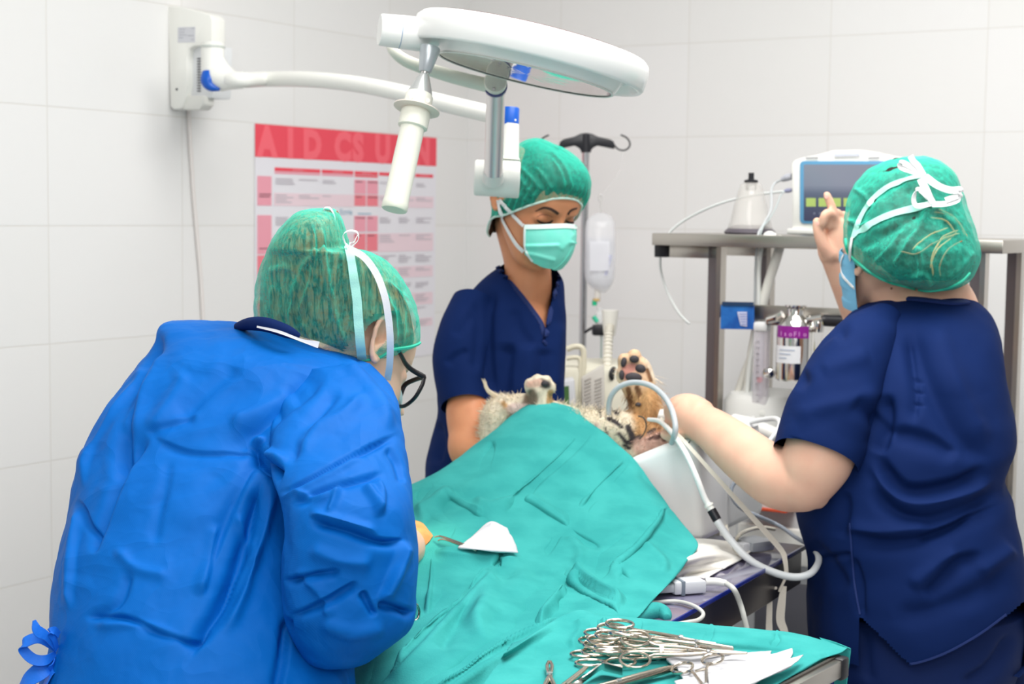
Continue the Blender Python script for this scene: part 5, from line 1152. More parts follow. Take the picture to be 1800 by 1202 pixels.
rumple(topR, .004, 7, 4.0); crinkle(topR, -.0022, 4.0, 6.0, (1, 1, 1.6), 3)
bTR = bvh_of(topR)
strap('neck_trim', bTR, [(1596, 527), (1620, 529), (1645, 532), (1676, 535), (1700, 533)], .011, mat('navy_trim', None), topR, .003, .002)
# trousers, with the slit of the top above
g = Geo(); trousers(g, lgR, (.155, .10, .075)); g.rows([(1060, 1432, 1795, 2.66, .17), (1120, 1430, 1790, 2.66, .185), (1170, 1432, 1778, 2.66, .185), (1230, 1440, 1750, 2.67, .17), (1300, 1470, 1740, 2.68, .12)], 120, 80)
trR = g.obj('trousers', navy_pants, per, sharp=180)
folds(trR, [([(1690, 1202), (1740, 1170), (1780, 1110)], -.012, 8, 14), ([(1520, 1100), (1524, 1160), (1530, 1202)], -.008, 6, 10)])
cut(topR, [(1512, 1086), (1600, 1172), (1660, 1155), (1720, 1122), (1770, 1085), (1810, 1050), (1830, 1300), (1400, 1300), (1405, 1150), (1512, 1172)])
bTR = bvh_of(topR)
strap('hem_seam', bTR, [(1545, 1122), (1580, 1158), (1604, 1166), (1660, 1148), (1720, 1115), (1768, 1080)], .0035, mat('navy_trim', None), topR, .0008)
strap('side_seam', bTR, [(1512, 1080), (1503, 1030), (1498, 975), (1494, 920)], .003, mat('navy_trim', None), topR, .0008)
shoes(lgR, (-.46, .87, 0), clog, per)
# hair, bun, cap
CRW = [(275, 1594, 1622, 2.80, .02), (279, 1574, 1638, 2.80, .05), (286, 1553, 1652, 2.795, .08), (300, 1527, 1668, 2.785, .105), (320, 1508, 1680, 2.775, .118), (345, 1495, 1689, 2.765, .125), (370, 1489, 1697, 2.755, .13), (395, 1486, 1706, 2.745, .135), (415, 1486, 1712, 2.74, .138), (435, 1489, 1716, 2.73, .138), (450, 1497, 1717, 2.725, .135), (465, 1508, 1714, 2.72, .13), (478, 1524, 1709, 2.715, .12), (490, 1546, 1701, 2.71, .105), (500, 1575, 1690, 2.71, .085), (507, 1604, 1672, 2.71, .06), (511, 1625, 1655, 2.71, .03)]
g = Geo(); g.rows(shrink(CRW[1:-3], .93, .93), 90, 110)
hR = g.obj('hair', hairy('hair_dark', rgb(44, 38, 31), rgb(14, 14, 14), (60, 8)), per, sharp=180)
rumple(hR, .004, 20, 2.0)
cut(hR, [(1480, 432), (1500, 430), (1530, 455), (1556, 480), (1590, 500), (1560, 520), (1490, 480)])
bH = bvh_of(hR)
for k, pts in enumerate(([(1640, 376), (1662, 380), (1684, 398), (1692, 416)], [(1634, 384), (1660, 390), (1678, 412)], [(1684, 412), (1652, 424), (1637, 455), (1640, 482)], [(1676, 416), (1642, 428), (1612, 446), (1584, 442)], [(1670, 420), (1646, 440), (1634, 470)], [(1664, 402), (1632, 416), (1604, 440)], [(1690, 424), (1664, 440), (1650, 466), (1652, 484)], [(1648, 370), (1676, 386), (1698, 420)], [(1682, 406), (1656, 418), (1642, 440)])):
    q, n_ = drawn(bH, pts, .004)
    if len(q) > 3: Geo().tube(q, [.0004] + [.0016] * (len(q) - 2) + [.0004], 8, 40).obj('hair_strand', mat('hair_blond_streak', rgb(196, 150, 88), .45) if k % 3 else mat('hair_brown_streak', rgb(140, 98, 54), .5), hR)
g = Geo(); g.rows(CRW, 260, 240)
capR = g.obj('cap', cap_green, per, sharp=180)
folds(capR, [([(1634, 358), (1612, 410), (1590, 445)], .007, 5, 5), ([(1640, 362), (1660, 385), (1682, 402)], .006, 8, 4), ([(1612, 430), (1618, 470), (1612, 500)], .006, 4, 4), ([(1570, 470), (1590, 440), (1612, 400)], .005, 4, 4), ([(1600, 490), (1622, 480), (1640, 505)], .006, 4, 4), ([(1500, 330), (1520, 345), (1528, 365)], .005, 4, 4), ([(1487, 385), (1510, 395), (1530, 392)], .005, 4, 4), ([(1500, 440), (1560, 410), (1630, 362)], -.006, 9, 9), ([(1498, 425), (1530, 350), (1600, 315)], -.006, 9, 9), ([(1660, 495), (1690, 470), (1712, 440)], .005, 5, 5), ([(1530, 470), (1570, 430), (1590, 400)], .004, 4, 4), ([(1580, 500), (1560, 478), (1536, 468)], .004, 4, 4)])
rumple(capR, .002, 38, 7, 2)
bCR = bvh_of(capR); bCP = bvh_of(capR, per)
strap('cap_hem', bCR, [(1487, 420), (1490, 441), (1500, 453), (1520, 470), (1540, 484), (1565, 496), (1592, 503), (1620, 510), (1645, 510), (1668, 505), (1690, 494), (1704, 480)], .005, cap_hem, capR, .001, .0016)
vs = mat('strap_veiled', None)
strap('mask_strap', bCR, [(1500, 418), (1512, 386), (1532, 354), (1560, 330), (1592, 317), (1622, 309)], .010, vs, per, .002)
strap('mask_strap', bCR, [(1502, 414), (1528, 396), (1560, 380), (1600, 368), (1636, 359)], .012, vs, per, .002)
strap('mask_strap', bCP, [(1500, 418), (1497, 440), (1496, 462), (1500, 478)], .0075, strap_w, per, .003)
db = 2.655
for pts, w in ((((1625, 309), (1606, 302), (1584, 294), (1584, 286), (1596, 290), (1612, 300), (1625, 309)), .010), (((1624, 309), (1614, 292), (1606, 284), (1600, 274)), .011), (((1626, 310), (1648, 326), (1670, 334), (1688, 334), (1684, 342)), .012), (((1636, 358), (1612, 362), (1606, 350), (1612, 334), (1620, 336), (1632, 348)), .009), (((1640, 357), (1630, 338), (1618, 314)), .012), (((1638, 359), (1662, 358), (1682, 352), (1688, 344), (1678, 346), (1662, 352)), .010)):
    Geo().ribbon([P(x, y, db - .02 - .02 * (y > 320)) for x, y in pts], w, .0005, side=tuple(CU * .75 + CR * .5 + CF * .2)).obj('strap_bow', strap_w, per, sharp=60)
mR = mask_local(HR, 'mask', mat('mask_blue', rgb(120, 190, 226), .6, bump=(300, .2)), per, (-82, 82), -.004, -.1)
strap('mask_edge', bvh_of(mR), [(1497, 440), (1484, 448), (1479, 462), (1481, 482), (1492, 496), (1506, 510)], .005, strap_w, mR, .0012)
# ================================================================== operating table, cradle, things on it
ZT = .98
e0, e1 = on_z(1180, 1091, ZT), on_z(1428, 951, ZT)
TX = (e1 - e0).normalized(); TY = UP.cross(TX)                 # TY: to the far (left) side
def tb(a, b, z): return Vector((e0.x, e0.y, 0)) + TX * a + TY * b + UP * z
LT_ = (e1 - e0).length
table = thing('operating_table', 'dark steel operating table under the draped animal', 'table', tb(.3, .2, 0))
film = mat('blue_film', rgb(112, 108, 132), .1, spec=.6, coat=.6, bump=(14, .25))
g = Geo(); g.box(tb((LT_ - .04 - .25) / 2, .21, ZT - .004), (LT_ + .21, .42, .008), (TX, TY, UP), bev=.002); g.obj('table_top', film, table)
g = Geo(); g.box(tb((LT_ - .04 - .25) / 2, -.0015, ZT - .003), (LT_ + .21, .003, .007), (TX, TY, UP), bev=.001); g.obj('blue_edge', mat('blue_edge', rgb(30, 44, 130), .25), table)
dsteel = mat('dark_steel', rgb(96, 92, 96), .3, .8)
g = Geo(); g.box(tb((LT_ - .04 - .25) / 2, .21, ZT - .038), (LT_ + .20, .412, .058), (TX, TY, UP), bev=.002); g.obj('table_frame', dsteel, table)
g = Geo(); g.box(tb(.32, .20, .49), (.16, .16, .88), (TX, TY, UP), bev=.01); g.obj('column', mat('column_grey', rgb(160, 160, 166), .4), table)
g = Geo(); g.box(tb(.32, .20, .03), (.75, .36, .06), (TX, TY, UP), bev=.02); g.obj('base', mat('column_grey', None), table)
for px_ in (1246, 1276):
    q = on_plane(px_, 1070, tb(.2, .05, 0), TY); q.z = 0
    Geo().tube([Vector((q.x, q.y, .06)), Vector((q.x, q.y, .92))], .011, 14, smooth=False).obj('strut', mat('strut_grey', rgb(170, 168, 170), .35, .6), table)
# white cradle
foam = mat('cradle_white', rgb(246, 246, 245), .42, spec=.4)
c0 = on_z(1234, 957, ZT + .001)
q = [P(1060, 845, 2.70), P(1118, 801, 2.745), P(1170, 781, 2.77), P(1200, 770, depth_of(c0) + .085), P(1216, 776, depth_of(c0) + .075), c0, c0 - TX * 0.0 + (tb(0, 0, 0) - tb(0, 0, 0))]
dC_ = depth_of(c0)
cr = thing('positioning_cradle', 'white moulded cradle holding the animal on the table', 'cradle', c0)
nC = (TX).copy()
out = [on_plane(x, y, c0, TX) for x, y in ((1204, 765), (1219, 768), (1226, 778), (1234, 957))]
wl = .30
out += [c0 + TY * wl, on_plane(1040, 836, c0, TX), on_plane(1112, 803, c0, TX)]
lenC = (on_z(1337, 903, ZT) - on_z(1234, 957, ZT)).dot(TX)
g = Geo(); g.prism(out, TX * lenC, bev=.016); g.obj('cradle_shell', foam, cr, sharp=60)
# absorbent pad
pad = sheet([[(1150, 950, 2.66), (1230, 948, 2.75), (1290, 955, 2.82), (1322, 968, 2.84)], [(1150, 975, 2.62), (1220, 968, 2.71), (1270, 972, 2.76), (1305, 983, 2.78)], [(1160, 1000, 2.56), (1205, 992, 2.64), (1245, 994, 2.69), (1272, 1000, 2.70)], [(1168, 1020, 2.52), (1195, 1014, 2.575), (1220, 1015, 2.60), (1240, 1018, 2.61)]], 50, 60)
for i in range(pad.shape[0]):
    for j in range(pad.shape[1]):
        u, v = i / 49, j / 59; r = Vector(pad[i, j]); hump = .035 * math.exp(-((v - .35) / .3) ** 2) * math.exp(-((u - .45) / .35) ** 2)
        x, y, _ = project([pad[i, j]]); w_ = on_z(x[0], y[0], ZT + .003 + hump + .002 * math.sin(u * 20 + v * 9)); pad[i, j] = tuple(w_)
po = solid(pad, .002).obj('absorbent_pad', mat('pad_white', rgb(236, 233, 226), .7, bump=(120, .3)), None, sharp=180, origin=on_z(1200, 1000, ZT)); tag(po, 'crumpled white absorbent pad on the table beside the cradle', 'pad')
# connectors and leads
def ztube(pts, z, r, **k): return [on_z(x, y, z + (dz if dz else 0)) for x, y, dz in pts]
cb = thing('cable_connector', 'pale grey cable connector block at the drape corner', 'connector', on_z(1205, 1034, ZT))
a = on_z(1183, 1034, ZT + .012); b = on_z(1240, 1030, ZT + .012); dx = (b - a).normalized(); dy = UP.cross(dx)
Geo().box((a + b) / 2 + dy * .012, ((b - a).length, .035, .020), (dx, dy, UP), bev=.004).obj('housing', mat('conn_grey', rgb(214, 216, 220), .35), cb)
Geo().box((a + b) / 2 + dy * .012 - dx * .012, (.006, .037, .022), (dx, dy, UP), bev=.001).obj('clip', mat('conn_dark', rgb(120, 130, 142), .4), cb)
Geo().box(a - dx * .02 + dy * .012, (.045, .030, .013), (dx, dy, UP), bev=.003).obj('plug', mat('conn_clear', rgb(196, 200, 204), .2), cb)
Geo().tube([on_z(1240, 1022, ZT + .016), on_z(1258, 1022, ZT + .016), on_z(1276, 1025, ZT + .014)], [.0062, .006, .005], 16).obj('strain_relief', white_tube, cb)
q = on_z(1276, 1025, ZT + .014)
Geo().tube([q, on_z(1290, 1036, ZT + .012), P(1300, 1058, depth_of(q) - .01), P(1308, 1085, depth_of(q) - .01), P(1316, 1125, depth_of(q) - .005), P(1320, 1190, depth_of(q))], .0042, 12, 50).obj('lead', mat('lead_grey', rgb(204, 204, 198), .4), cb)
ld = Geo().tube([on_z(1120, 1066, ZT + .02), on_z(1150, 1059, ZT + .006), on_z(1190, 1057, ZT + .005), P(1220, 1065, 2.30), P(1236, 1078, 2.28), P(1228, 1089, 2.25), P(1205, 1094, 2.23), P(1170, 1100, 2.22)], .0030, 12, 60).obj('thin_lead', mat('lead_grey', None), None, origin=on_z(1190, 1057, ZT)); tag(ld, 'thin grey lead looping over the blue table edge near the drape', 'cable')
sb = thing('sensor_box', 'small silver sensor box on the table behind the looping tube', 'sensor', on_z(1342, 966, ZT))
a = on_z(1322, 962, ZT + .010); dx = (TX * .6 - TY * .8).normalized(); dx = (on_z(1352, 958, ZT + .01) - a).normalized(); dy = UP.cross(dx)
Geo().box(a + dx * .022 + dy * .02, (.05, .05, .018), (dx, dy, UP), bev=.004).obj('housing', mat('sensor_silver', rgb(176, 180, 186), .3, .3), sb)
Geo().box(a - dx * .008 + dy * .014, (.02, .024, .014), (dx, dy, UP), bev=.003).obj('plug', mat('conn_grey', None), sb)
Geo().tube([a - dx * .018 + dy * .014, on_z(1300, 975, ZT + .008), on_z(1286, 955, ZT + .010), on_z(1278, 932, ZT + .012), on_z(1276, 915, ZT + .012)], .0032, 10, 40).obj('lead', mat('lead_cream', rgb(214, 208, 194), .4), sb)
Geo().tube([on_z(1292, 954, ZT + .006), on_z(1300, 940, ZT + .03), P(1318, 931, 2.80), P(1340, 927, 2.83), on_z(1362, 930, ZT + .01)], .0034, 10, 40).obj('lead', mat('lead_cream', None), sb)
# bin / white tray behind, red edged folder on the trolley shelf
rd = thing('red_folder', 'white papers with a red spine on the trolley behind the elbow', 'folder', C2(1345, 895, .06))
Geo().box(C2(1358, 882, .07), (.10, .1, .012), (WB, -aB, UP), bev=.001).obj('papers', mat('paper_white', rgb(232, 232, 230), .6), rd)
Geo().box(C2(1358, 889, .075), (.10, .1, .006), (WB, -aB, UP), bev=.001).obj('red_spine', mat('spine_red', rgb(224, 92, 60), .5), rd)
# ================================================================== the anaesthetised animal, on its back in the cradle
fur_c = rgb(232, 218, 194)
dg_ = bpy.data.materials.new('coat'); dg_.use_nodes = True; nt = dg_.node_tree; b = nt.nodes['Principled BSDF']; b.inputs['Roughness'].default_value = .75; b.inputs['Specular IOR Level'].default_value = .15
at = nt.nodes.new('ShaderNodeAttribute'); at.attribute_name = 'coat'; nt.links.new(at.outputs['Color'], b.inputs['Base Color'])
tc = nt.nodes.new('ShaderNodeTexCoord'); n = nt.nodes.new('ShaderNodeTexNoise'); n.inputs['Scale'].default_value = 160; n.inputs['Detail'].default_value = 4
nt.links.new(tc.outputs['Object'], n.inputs['Vector']); bp = nt.nodes.new('ShaderNodeBump'); bp.inputs['Strength'].default_value = .5; bp.inputs['Distance'].default_value = .003
nt.links.new(n.outputs['Fac'], bp.inputs['Height']); nt.links.new(bp.outputs[0], b.inputs['Normal'])
MATS['coat'] = dg_
g = Geo()
g.capsule([P(770, 985, 2.56), P(850, 930, 2.70), P(940, 875, 2.83), P(1020, 838, 2.95), P(1100, 830, 3.04), P(1150, 830, 3.08)], [.045, .07, .085, .085, .07, .05], 30, 50)
# hind leg and rump behind the drape
g.limb([(872, 800, 2.97, 24, .04), (868, 765, 2.98, 26, .045), (872, 730, 2.98, 26, .045), (884, 706, 2.98, 18, .035), (890, 694, 2.98, 6, .02)], 26, 40)
g.limb([(880, 712, 2.98, 14, .03), (905, 716, 2.98, 24, .04), (935, 716, 2.98, 24, .04), (965, 728, 2.97, 26, .04), (1010, 738, 2.97, 22, .035)], 26, 40)
g.limb([(952, 750, 2.95, 24, .032), (951, 720, 2.95, 22, .028), (949, 698, 2.95, 22, .027), (947, 684, 2.95, 23, .027), (946, 672, 2.955, 19, .022), (946, 666, 2.955, 10, .014)], 26, 36)
for x, y, r in ((932, 674, .0115), (945, 668, .0125), (960, 669, .0115), (969, 678, .009)): g.capsule([P(x, y + 6, 2.935), P(x, y + 1, 2.935)], r, 14, 8)
# chest, neck
g.limb([(985, 748, 2.96, 22, .035), (1020, 744, 2.95, 24, .04), (1056, 752, 2.93, 32, .05), (1095, 760, 2.93, 38, .055), (1130, 764, 2.94, 34, .05), (1165, 770, 2.95, 22, .036)], 30, 46)
# upright foreleg with the sole of the paw towards the lens
g.limb([(1140, 770, 2.95, 30, .034), (1136, 742, 2.94, 28, .031), (1134, 718, 2.93, 29, .029), (1128, 695, 2.93, 27, .026), (1122, 676, 2.93, 31, .025), (1117, 656, 2.935, 31, .024), (1113, 640, 2.94, 27, .020), (1111, 630, 2.945, 18, .014)], 30, 50)
TOE = ((1097, 637, .0122), (1115, 631, .0135), (1127, 646, .0135), (1094, 659, .0115))
for x, y, r in TOE: g.capsule([P(x, y + 5, 2.928), P(x, y - 5, 2.924)], r, 16, 8)
# other foreleg towards the hand
g.limb([(1085, 795, 2.92, 16, .02), (1120, 788, 2.90, 16, .02), (1155, 777, 2.89, 16, .019), (1185, 766, 2.88, 15, .017), (1205, 758, 2.87, 13, .015)], 24, 36)
# head beyond, behind the hand: muzzle up, ears
g.capsule([P(1165, 830, 3.08), P(1215, 832, 3.12), P(1245, 830, 3.15)], [.042, .048, .042], 24, 20); g.capsule([P(1245, 825, 3.15), P(1262, 800, 3.18), P(1268, 792, 3.19)], [.032, .024, .018], 18, 14)
for dz in (-.04, .05): q = P(1225, 842, 3.13) + TY * dz; g.capsule([q, q - UP * .05 + TX * .02], [.016, .008], 12, 10)
dog = remesh(g, 'dog', dg_, .0030, 2, origin=P(960, 900, 2.85))
tag(dog, 'cream haired dog with black patches on its back, one paw raised above the drape', 'dog')
co_d = world_co(dog); X, Y, Z = project(co_d)
col = np.tile(np.array(fur_c), (len(X), 1)); nz = np.array([noise.noise(Vector(q * 30)) for q in co_d])
def paint(strokes, c, soft=1.0):
    for pts, w in strokes:
        L = cat(np.array(pts, float), 8 * (len(pts) - 1)) if len(pts) > 2 else np.array(pts, float); best = np.full(len(X), 1e9)
        for a, b_ in zip(L[:-1], L[1:]):
            d = b_ - a; t = np.clip(((X - a[0]) * d[0] + (Y - a[1]) * d[1]) / (d @ d + 1e-9), 0, 1); best = np.minimum(best, np.hypot(X - a[0] - t * d[0], Y - a[1] - t * d[1]))
        f = (1 - sstep(w * .55, w * 1.2, best + nz * w * .4))[:, None]; col[:] = col * (1 - f) + np.array(c) * f
tan, pinkc, blackc, brown = rgb(204, 160, 112), rgb(232, 190, 176), rgb(70, 64, 66), rgb(120, 84, 58)
paint([([(1140, 760), (1136, 730), (1130, 700), (1124, 680)], 34)], tan); paint([([(1116, 655), (1112, 630)], 34)], rgb(222, 184, 150))
paint([([(1104, 684), (1108, 700), (1112, 712)], 5), ([(1120, 682), (1124, 692)], 5), ([(1138, 650), (1144, 668)], 5), ([(1100, 700), (1104, 712)], 3)], brown)
paint([([(1100, 650), (1112, 645)], 9), ([(1100, 664), (1103, 656)], 6)], rgb(214, 150, 136))
paint([([(1070, 736), (1082, 742), (1092, 750)], 4.0), ([(1088, 762), (1098, 774)], 4.0), ([(1104, 750), (1110, 764), (1112, 776)], 6.4), ([(1116, 772), (1124, 768)], 4.8), ([(1100, 778), (1112, 776)], 4.0), ([(1140, 762), (1150, 755)], 4.0), ([(1078, 722), (1086, 728)], 4.0), ([(1054, 722), (1056, 732)], 2.4), ([(1098, 783), (1106, 788)], 3.2), ([(1064, 752), (1067, 762)], 2.4)], blackc)
paint([([(1130, 785), (1175, 768), (1200, 760)], 17)], rgb(214, 176, 160)); paint([([(1152, 770), (1168, 764)], 4), ([(1168, 772), (1190, 766)], 6), ([(1140, 772), (1150, 768)], 3)], rgb(110, 84, 78))
paint([([(932, 716), (938, 700), (934, 690)], 10), ([(928, 700), (925, 712)], 8)], rgb(134, 116, 100)); paint([([(968, 690), (966, 706)], 7), ([(884, 708), (898, 726), (905, 740)], 6)], tan); paint([([(952, 672), (962, 676)], 9)], rgb(84, 74, 74)); paint([([(930, 676), (946, 672)], 8)], rgb(222, 180, 160)); paint([([(900, 720), (925, 722)], 12)], rgb(232, 206, 196)); paint([([(1050, 768), (1048, 750)], 8)], rgb(236, 206, 190))
st_ = np.array([noise.noise(Vector((q[0] * 140, q[1] * 140, q[2] * 35))) for q in co_d])
col[:, :3] *= np.clip(.97 + .30 * st_, .6, 1.25)[:, None]; col = np.clip(col, 0, 1)
ca = dog.data.color_attributes.new('coat', 'FLOAT_COLOR', 'POINT'); ca.data.foreach_set('color', col.astype(np.float32).ravel())
# fur: strands in the colour of the coat they grow from
nd = normals(dog); rng = np.random.default_rng(3)
vis = np.where((Y < 800) & (Z < 3.06) & ((nd * (np.array(CAM) - co_d)).sum(1) > -.02) & ~((Y < 690) & (X > 1085) & (X < 1150)) & ~((X > 1185)))[0]
pick = rng.choice(vis, min(5200, len(vis)), replace=False)
g = Geo(); cols = []
flow = np.array(TX) * -.35
for i in pick:
    leg = X[i] > 1095 and Y[i] < 735
    L = rng.uniform(.007, .017) * (1.9 if leg and X[i] > 1132 else 1.1 if leg else 1.0) * (1.5 if (1000 < X[i] < 1070 and Y[i] < 735) else 1)
    if Y[i] < 712 and 915 < X[i] < 980: L *= .35
    d = nd[i] * .30 + np.array(CR) * rng.normal(0, .35) + np.array(UP) * (.25 if not leg else -.55) + (np.array(CR) * .55 if leg and X[i] > 1140 else flow * .5) + rng.normal(0, .18, 3)
    d /= np.linalg.norm(d); p0 = co_d[i] - nd[i] * .001; s = np.cross(d, np.array(CF)); s /= np.linalg.norm(s) + 1e-9
    w = .00045; m_ = p0 + d * L * .55 + np.array((0, 0, -.0012)); t_ = p0 + d * L + np.array((0, 0, -.004)) * rng.uniform(.3, 1); u = np.cross(s, d)
    k = len(g.v); g.v += [tuple(p0 + s * w), tuple(p0 - s * w), tuple(p0 + u * w), tuple(m_ + s * w * .7), tuple(m_ - s * w * .7), tuple(m_ + u * w * .7), tuple(t_)]
    for f in ((0, 1, 4, 3), (1, 2, 5, 4), (2, 0, 3, 5), (3, 4, 6), (4, 5, 6), (5, 3, 6)): g.f.append(tuple(k + q for q in f)); g.m.append(0)
    v_ = np.clip(col[i] * rng.uniform(.95, 1.3), 0, 1); v_[3] = 1; cols += [v_] * 7
fur = g.obj('fur', dg_, dog, sharp=180, recalc=False); fur['kind'] = 'stuff'
ca = fur.data.color_attributes.new('coat', 'FLOAT_COLOR', 'POINT'); ca.data.foreach_set('color', np.array(cols, np.float32).ravel())
# tail-like wisp at the left
g = Geo()
for k in range(9):
    o = rng.normal(0, 1.2, 8); g.tube([P(880 + o[0], 702 + o[1], 2.97), P(868 + o[2], 694 + o[3], 2.965), P(856 + o[4], 684 + o[5], 2.96), P(850 + o[6] * 2, 668 + o[7] * 2, 2.96)], [.0035, .003, .0016, .0002], 8, 24)
w_ = g.obj('hair_wisp', mat('wisp', rgb(232, 214, 186), .7), dog)
pad_m = mat('paw_pad', rgb(62, 56, 60), .6, bump=(300, .4))
bD = bvh_of(dog)
def blob(name, x, y, rx, ry, depth, rot=0.0, m=pad_m):
    h = hit(bD, x, y)
    if not h: return
    g = Geo(); o = h[0] + ray(x, y) * -.001; A = []
    for t in np.linspace(-math.pi / 2, math.pi / 2, 14):
        ring = []
        for a in np.linspace(0, 2 * math.pi, 24, endpoint=False):
            u, v = math.cos(t) * math.cos(a) * rx, math.cos(t) * math.sin(a) * ry; u, v = u * math.cos(rot) - v * math.sin(rot), u * math.sin(rot) + v * math.cos(rot)
            ring.append(tuple(o + CR * u - CU * v - CF * (depth * math.sin(t))))
        A.append(ring)
    g.rings(np.array(A)); g.obj(name, m, dog)
px2m = 2.92 / FPX
for x, y, a, c, r in ((1096.5, 636.5, 5.2, 9, .2), (1115, 631, 8.6, 6.6, .1), (1126, 647.5, 9.5, 7.6, .3), (1093, 659, 4.8, 9, .0)): blob('toe_pad', x, y, a * px2m, c * px2m, .0045, r)
blob('main_pad', 1114, 663, 15 * px2m, 8.5 * px2m, .005, .1); blob('wrist_pad', 1122, 711, 6 * px2m, 4 * px2m, .006, .1); blob('toe_pad', 958, 674, 7 * px2m, 5 * px2m, .004)
claw = mat('claw_dark', rgb(70, 58, 52), .35)
for pts in (((1116, 623, 2.93), (1118, 618, 2.925), (1117, 614, 2.92)), ((1104, 627, 2.93), (1105, 622, 2.925), (1104, 619, 2.92)), ((1128, 638, 2.925), (1132, 634, 2.92), (1134, 630, 2.92)), ((970, 678, 2.94), (974, 674, 2.935), (976, 672, 2.935))):
    Geo().tube([P(*q) for q in pts], [.0024, .0018, .0003], 10, 16).obj('claw', claw, dog)
# skin at the wound
sk = mat('shaved_skin', rgb(236, 170, 104), .5, mottle=(60, .6, rgb(206, 128, 66)), sss=.1)
g = Geo(); A = sheet([[(718, 915, 2.50), (735, 920, 2.50), (742, 924, 2.50), (748, 932, 2.49)], [(715, 930, 2.475), (735, 936, 2.465), (750, 940, 2.47), (758, 944, 2.48)], [(715, 950, 2.455), (733, 952, 2.45), (746, 952, 2.455), (757, 949, 2.465)], [(715, 985, 2.44), (728, 978, 2.44), (738, 968, 2.445), (752, 957, 2.455)]], 20, 20)
solid(A, .004).obj('shaved_skin', sk, dog, sharp=180)
# tie, tape and tubes fixed to the leg
bD = bvh_of(dog)
tp = thing('catheter_tape', 'white tape tab on the dog leg under the grey tube loop', 'tape', P(1170, 728, 2.90))
g = Geo(); A = sheet([[(1162, 722, 2.90), (1170, 721, 2.895), (1181, 726, 2.89)], [(1158, 730, 2.895), (1168, 731, 2.89), (1178, 736, 2.885)], [(1154, 738, 2.90), (1164, 739, 2.895), (1172, 740, 2.89)]], 14, 14); solid(A, .004).obj('tape_wrap', mat('tape_white', rgb(240, 238, 234), .6), tp, sharp=60)
gt = Geo().tube([P(1071, 742, 2.90), P(1070, 716, 2.895), P(1075, 695, 2.885), P(1090, 679, 2.875), P(1114, 672, 2.865), P(1142, 677, 2.84), P(1165, 694, 2.79), P(1180, 718, 2.73), P(1187, 745, 2.70), P(1186, 764, 2.70), P(1181, 778, 2.73)], .0050, 14, 90).obj('grey_tube', mat('tube_grey', rgb(188, 194, 198), .35), None, origin=P(1114, 672, 2.865)); tag(gt, 'grey tube arched in front of the raised paw', 'tube')
Geo().tube([P(1122, 731, 2.875), P(1132, 735, 2.868), P(1136, 748, 2.866), P(1132, 762, 2.87), P(1124, 772, 2.875)], .0012, 8, 30).obj('leg_tie', mat('tie_black', rgb(60, 66, 64), .5), tp)
# breathing line
bl = thing('breathing_line', 'white and grey line with black joint looping across the table edge', 'tube', P(1252, 900, 2.66))
Geo().tube([P(1140, 737, 2.86), P(1160, 741, 2.82), P(1182, 762, 2.73), P(1205, 796, 2.67), P(1224, 838, 2.65), P(1238, 874, 2.65), P(1246, 888, 2.65)], [.0036, .0042, .0046, .0048, .005, .0052, .0052], 14, 70).obj('white_line', mat('line_white', rgb(240, 240, 238), .35), bl)
ja, jb = P(1245, 886, 2.65), P(1264, 920, 2.64); jx = (jb - ja).normalized(); jl = (jb - ja).length
Geo().lathe([(0, 0), (.008, 0), (.008, jl * .12), (.0062, jl * .14), (.0062, jl * .3), (0, jl * .3)], ja, jx, 20).obj('white_fitting', white_plastic, bl)
Geo().lathe([(0, jl * .3), (.0078, jl * .3), (.0078, jl * .82), (0, jl * .82)], ja, jx, 20).obj('black_joint', black_plastic, bl)
Geo().tube([P(1260, 915, 2.64), P(1285, 950, 2.63), P(1318, 984, 2.60), P(1358, 1005, 2.57), P(1396, 1014, 2.55), P(1424, 1008, 2.55), P(1438, 990, 2.58), P(1438, 975, 2.61), P(1431, 965, 2.645)], [.0062, .0062, .0062, .0062, .006, .0058, .0056, .0054, .0052], 16, 100).obj('grey_line', mat('line_pale', rgb(206, 210, 212), .35), bl)
# cotton tie running down over the table edge
ct = thing('cotton_tie', 'cream cotton tie from the dog leg down over the table edge', 'tie', P(1380, 980, 2.75))
Geo().ribbon([P(1162, 735, 2.855), P(1200, 772, 2.72), P(1250, 828, 2.68), P(1300, 884, 2.67), P(1345, 934, 2.66), P(1374, 968, 2.65), P(1380, 985, 2.64), P(1383, 1012, 2.64)], [.005, .006, .007, .0085, .0095, .009, .008, .006], .0012).obj('band', mat('cotton', rgb(232, 224, 210), .8, bump=(500, .5)), ct)
Geo().tube([P(1383, 1010, 2.64), P(1378, 1022, 2.64), P(1372, 1034, 2.64), P(1370, 1040, 2.64)], .0025, 10, 20).obj('knot', mat('cotton', None), ct)
for pts, w in (([(1378, 1030, 2.64), (1374, 1060, 2.64), (1372, 1090, 2.64), (1380, 1116, 2.64), (1384, 1180, 2.64)], (.009, .013, .014, .012, .010)), ([(1366, 1033, 2.64), (1354, 1036, 2.64), (1353, 1060, 2.64), (1352, 1090, 2.64), (1352, 1110, 2.64), (1352, 1180, 2.64)], (.004, .007, .009, .010, .011, .010))):
    Geo().ribbon([P(*q) for q in pts], list(w), .0016).obj('hanging_end', mat('cotton', None), ct)
bc = Geo().tube([P(1296, 842, 2.86), P(1286, 858, 2.855), P(1288, 876, 2.85), P(1304, 894, 2.845), P(1335, 908, 2.84), P(1370, 924, 2.84), P(1400, 945, 2.75), P(1420, 957, 2.69), P(1432, 966, 2.642)], .0036, 12, 60).obj('blue_grey_cable', mat('cable_bluegrey', rgb(150, 158, 170), .35), None, origin=P(1335, 908, 2.84)); tag(bc, 'blue grey cable curving from behind the forearm to the standing person', 'cable')
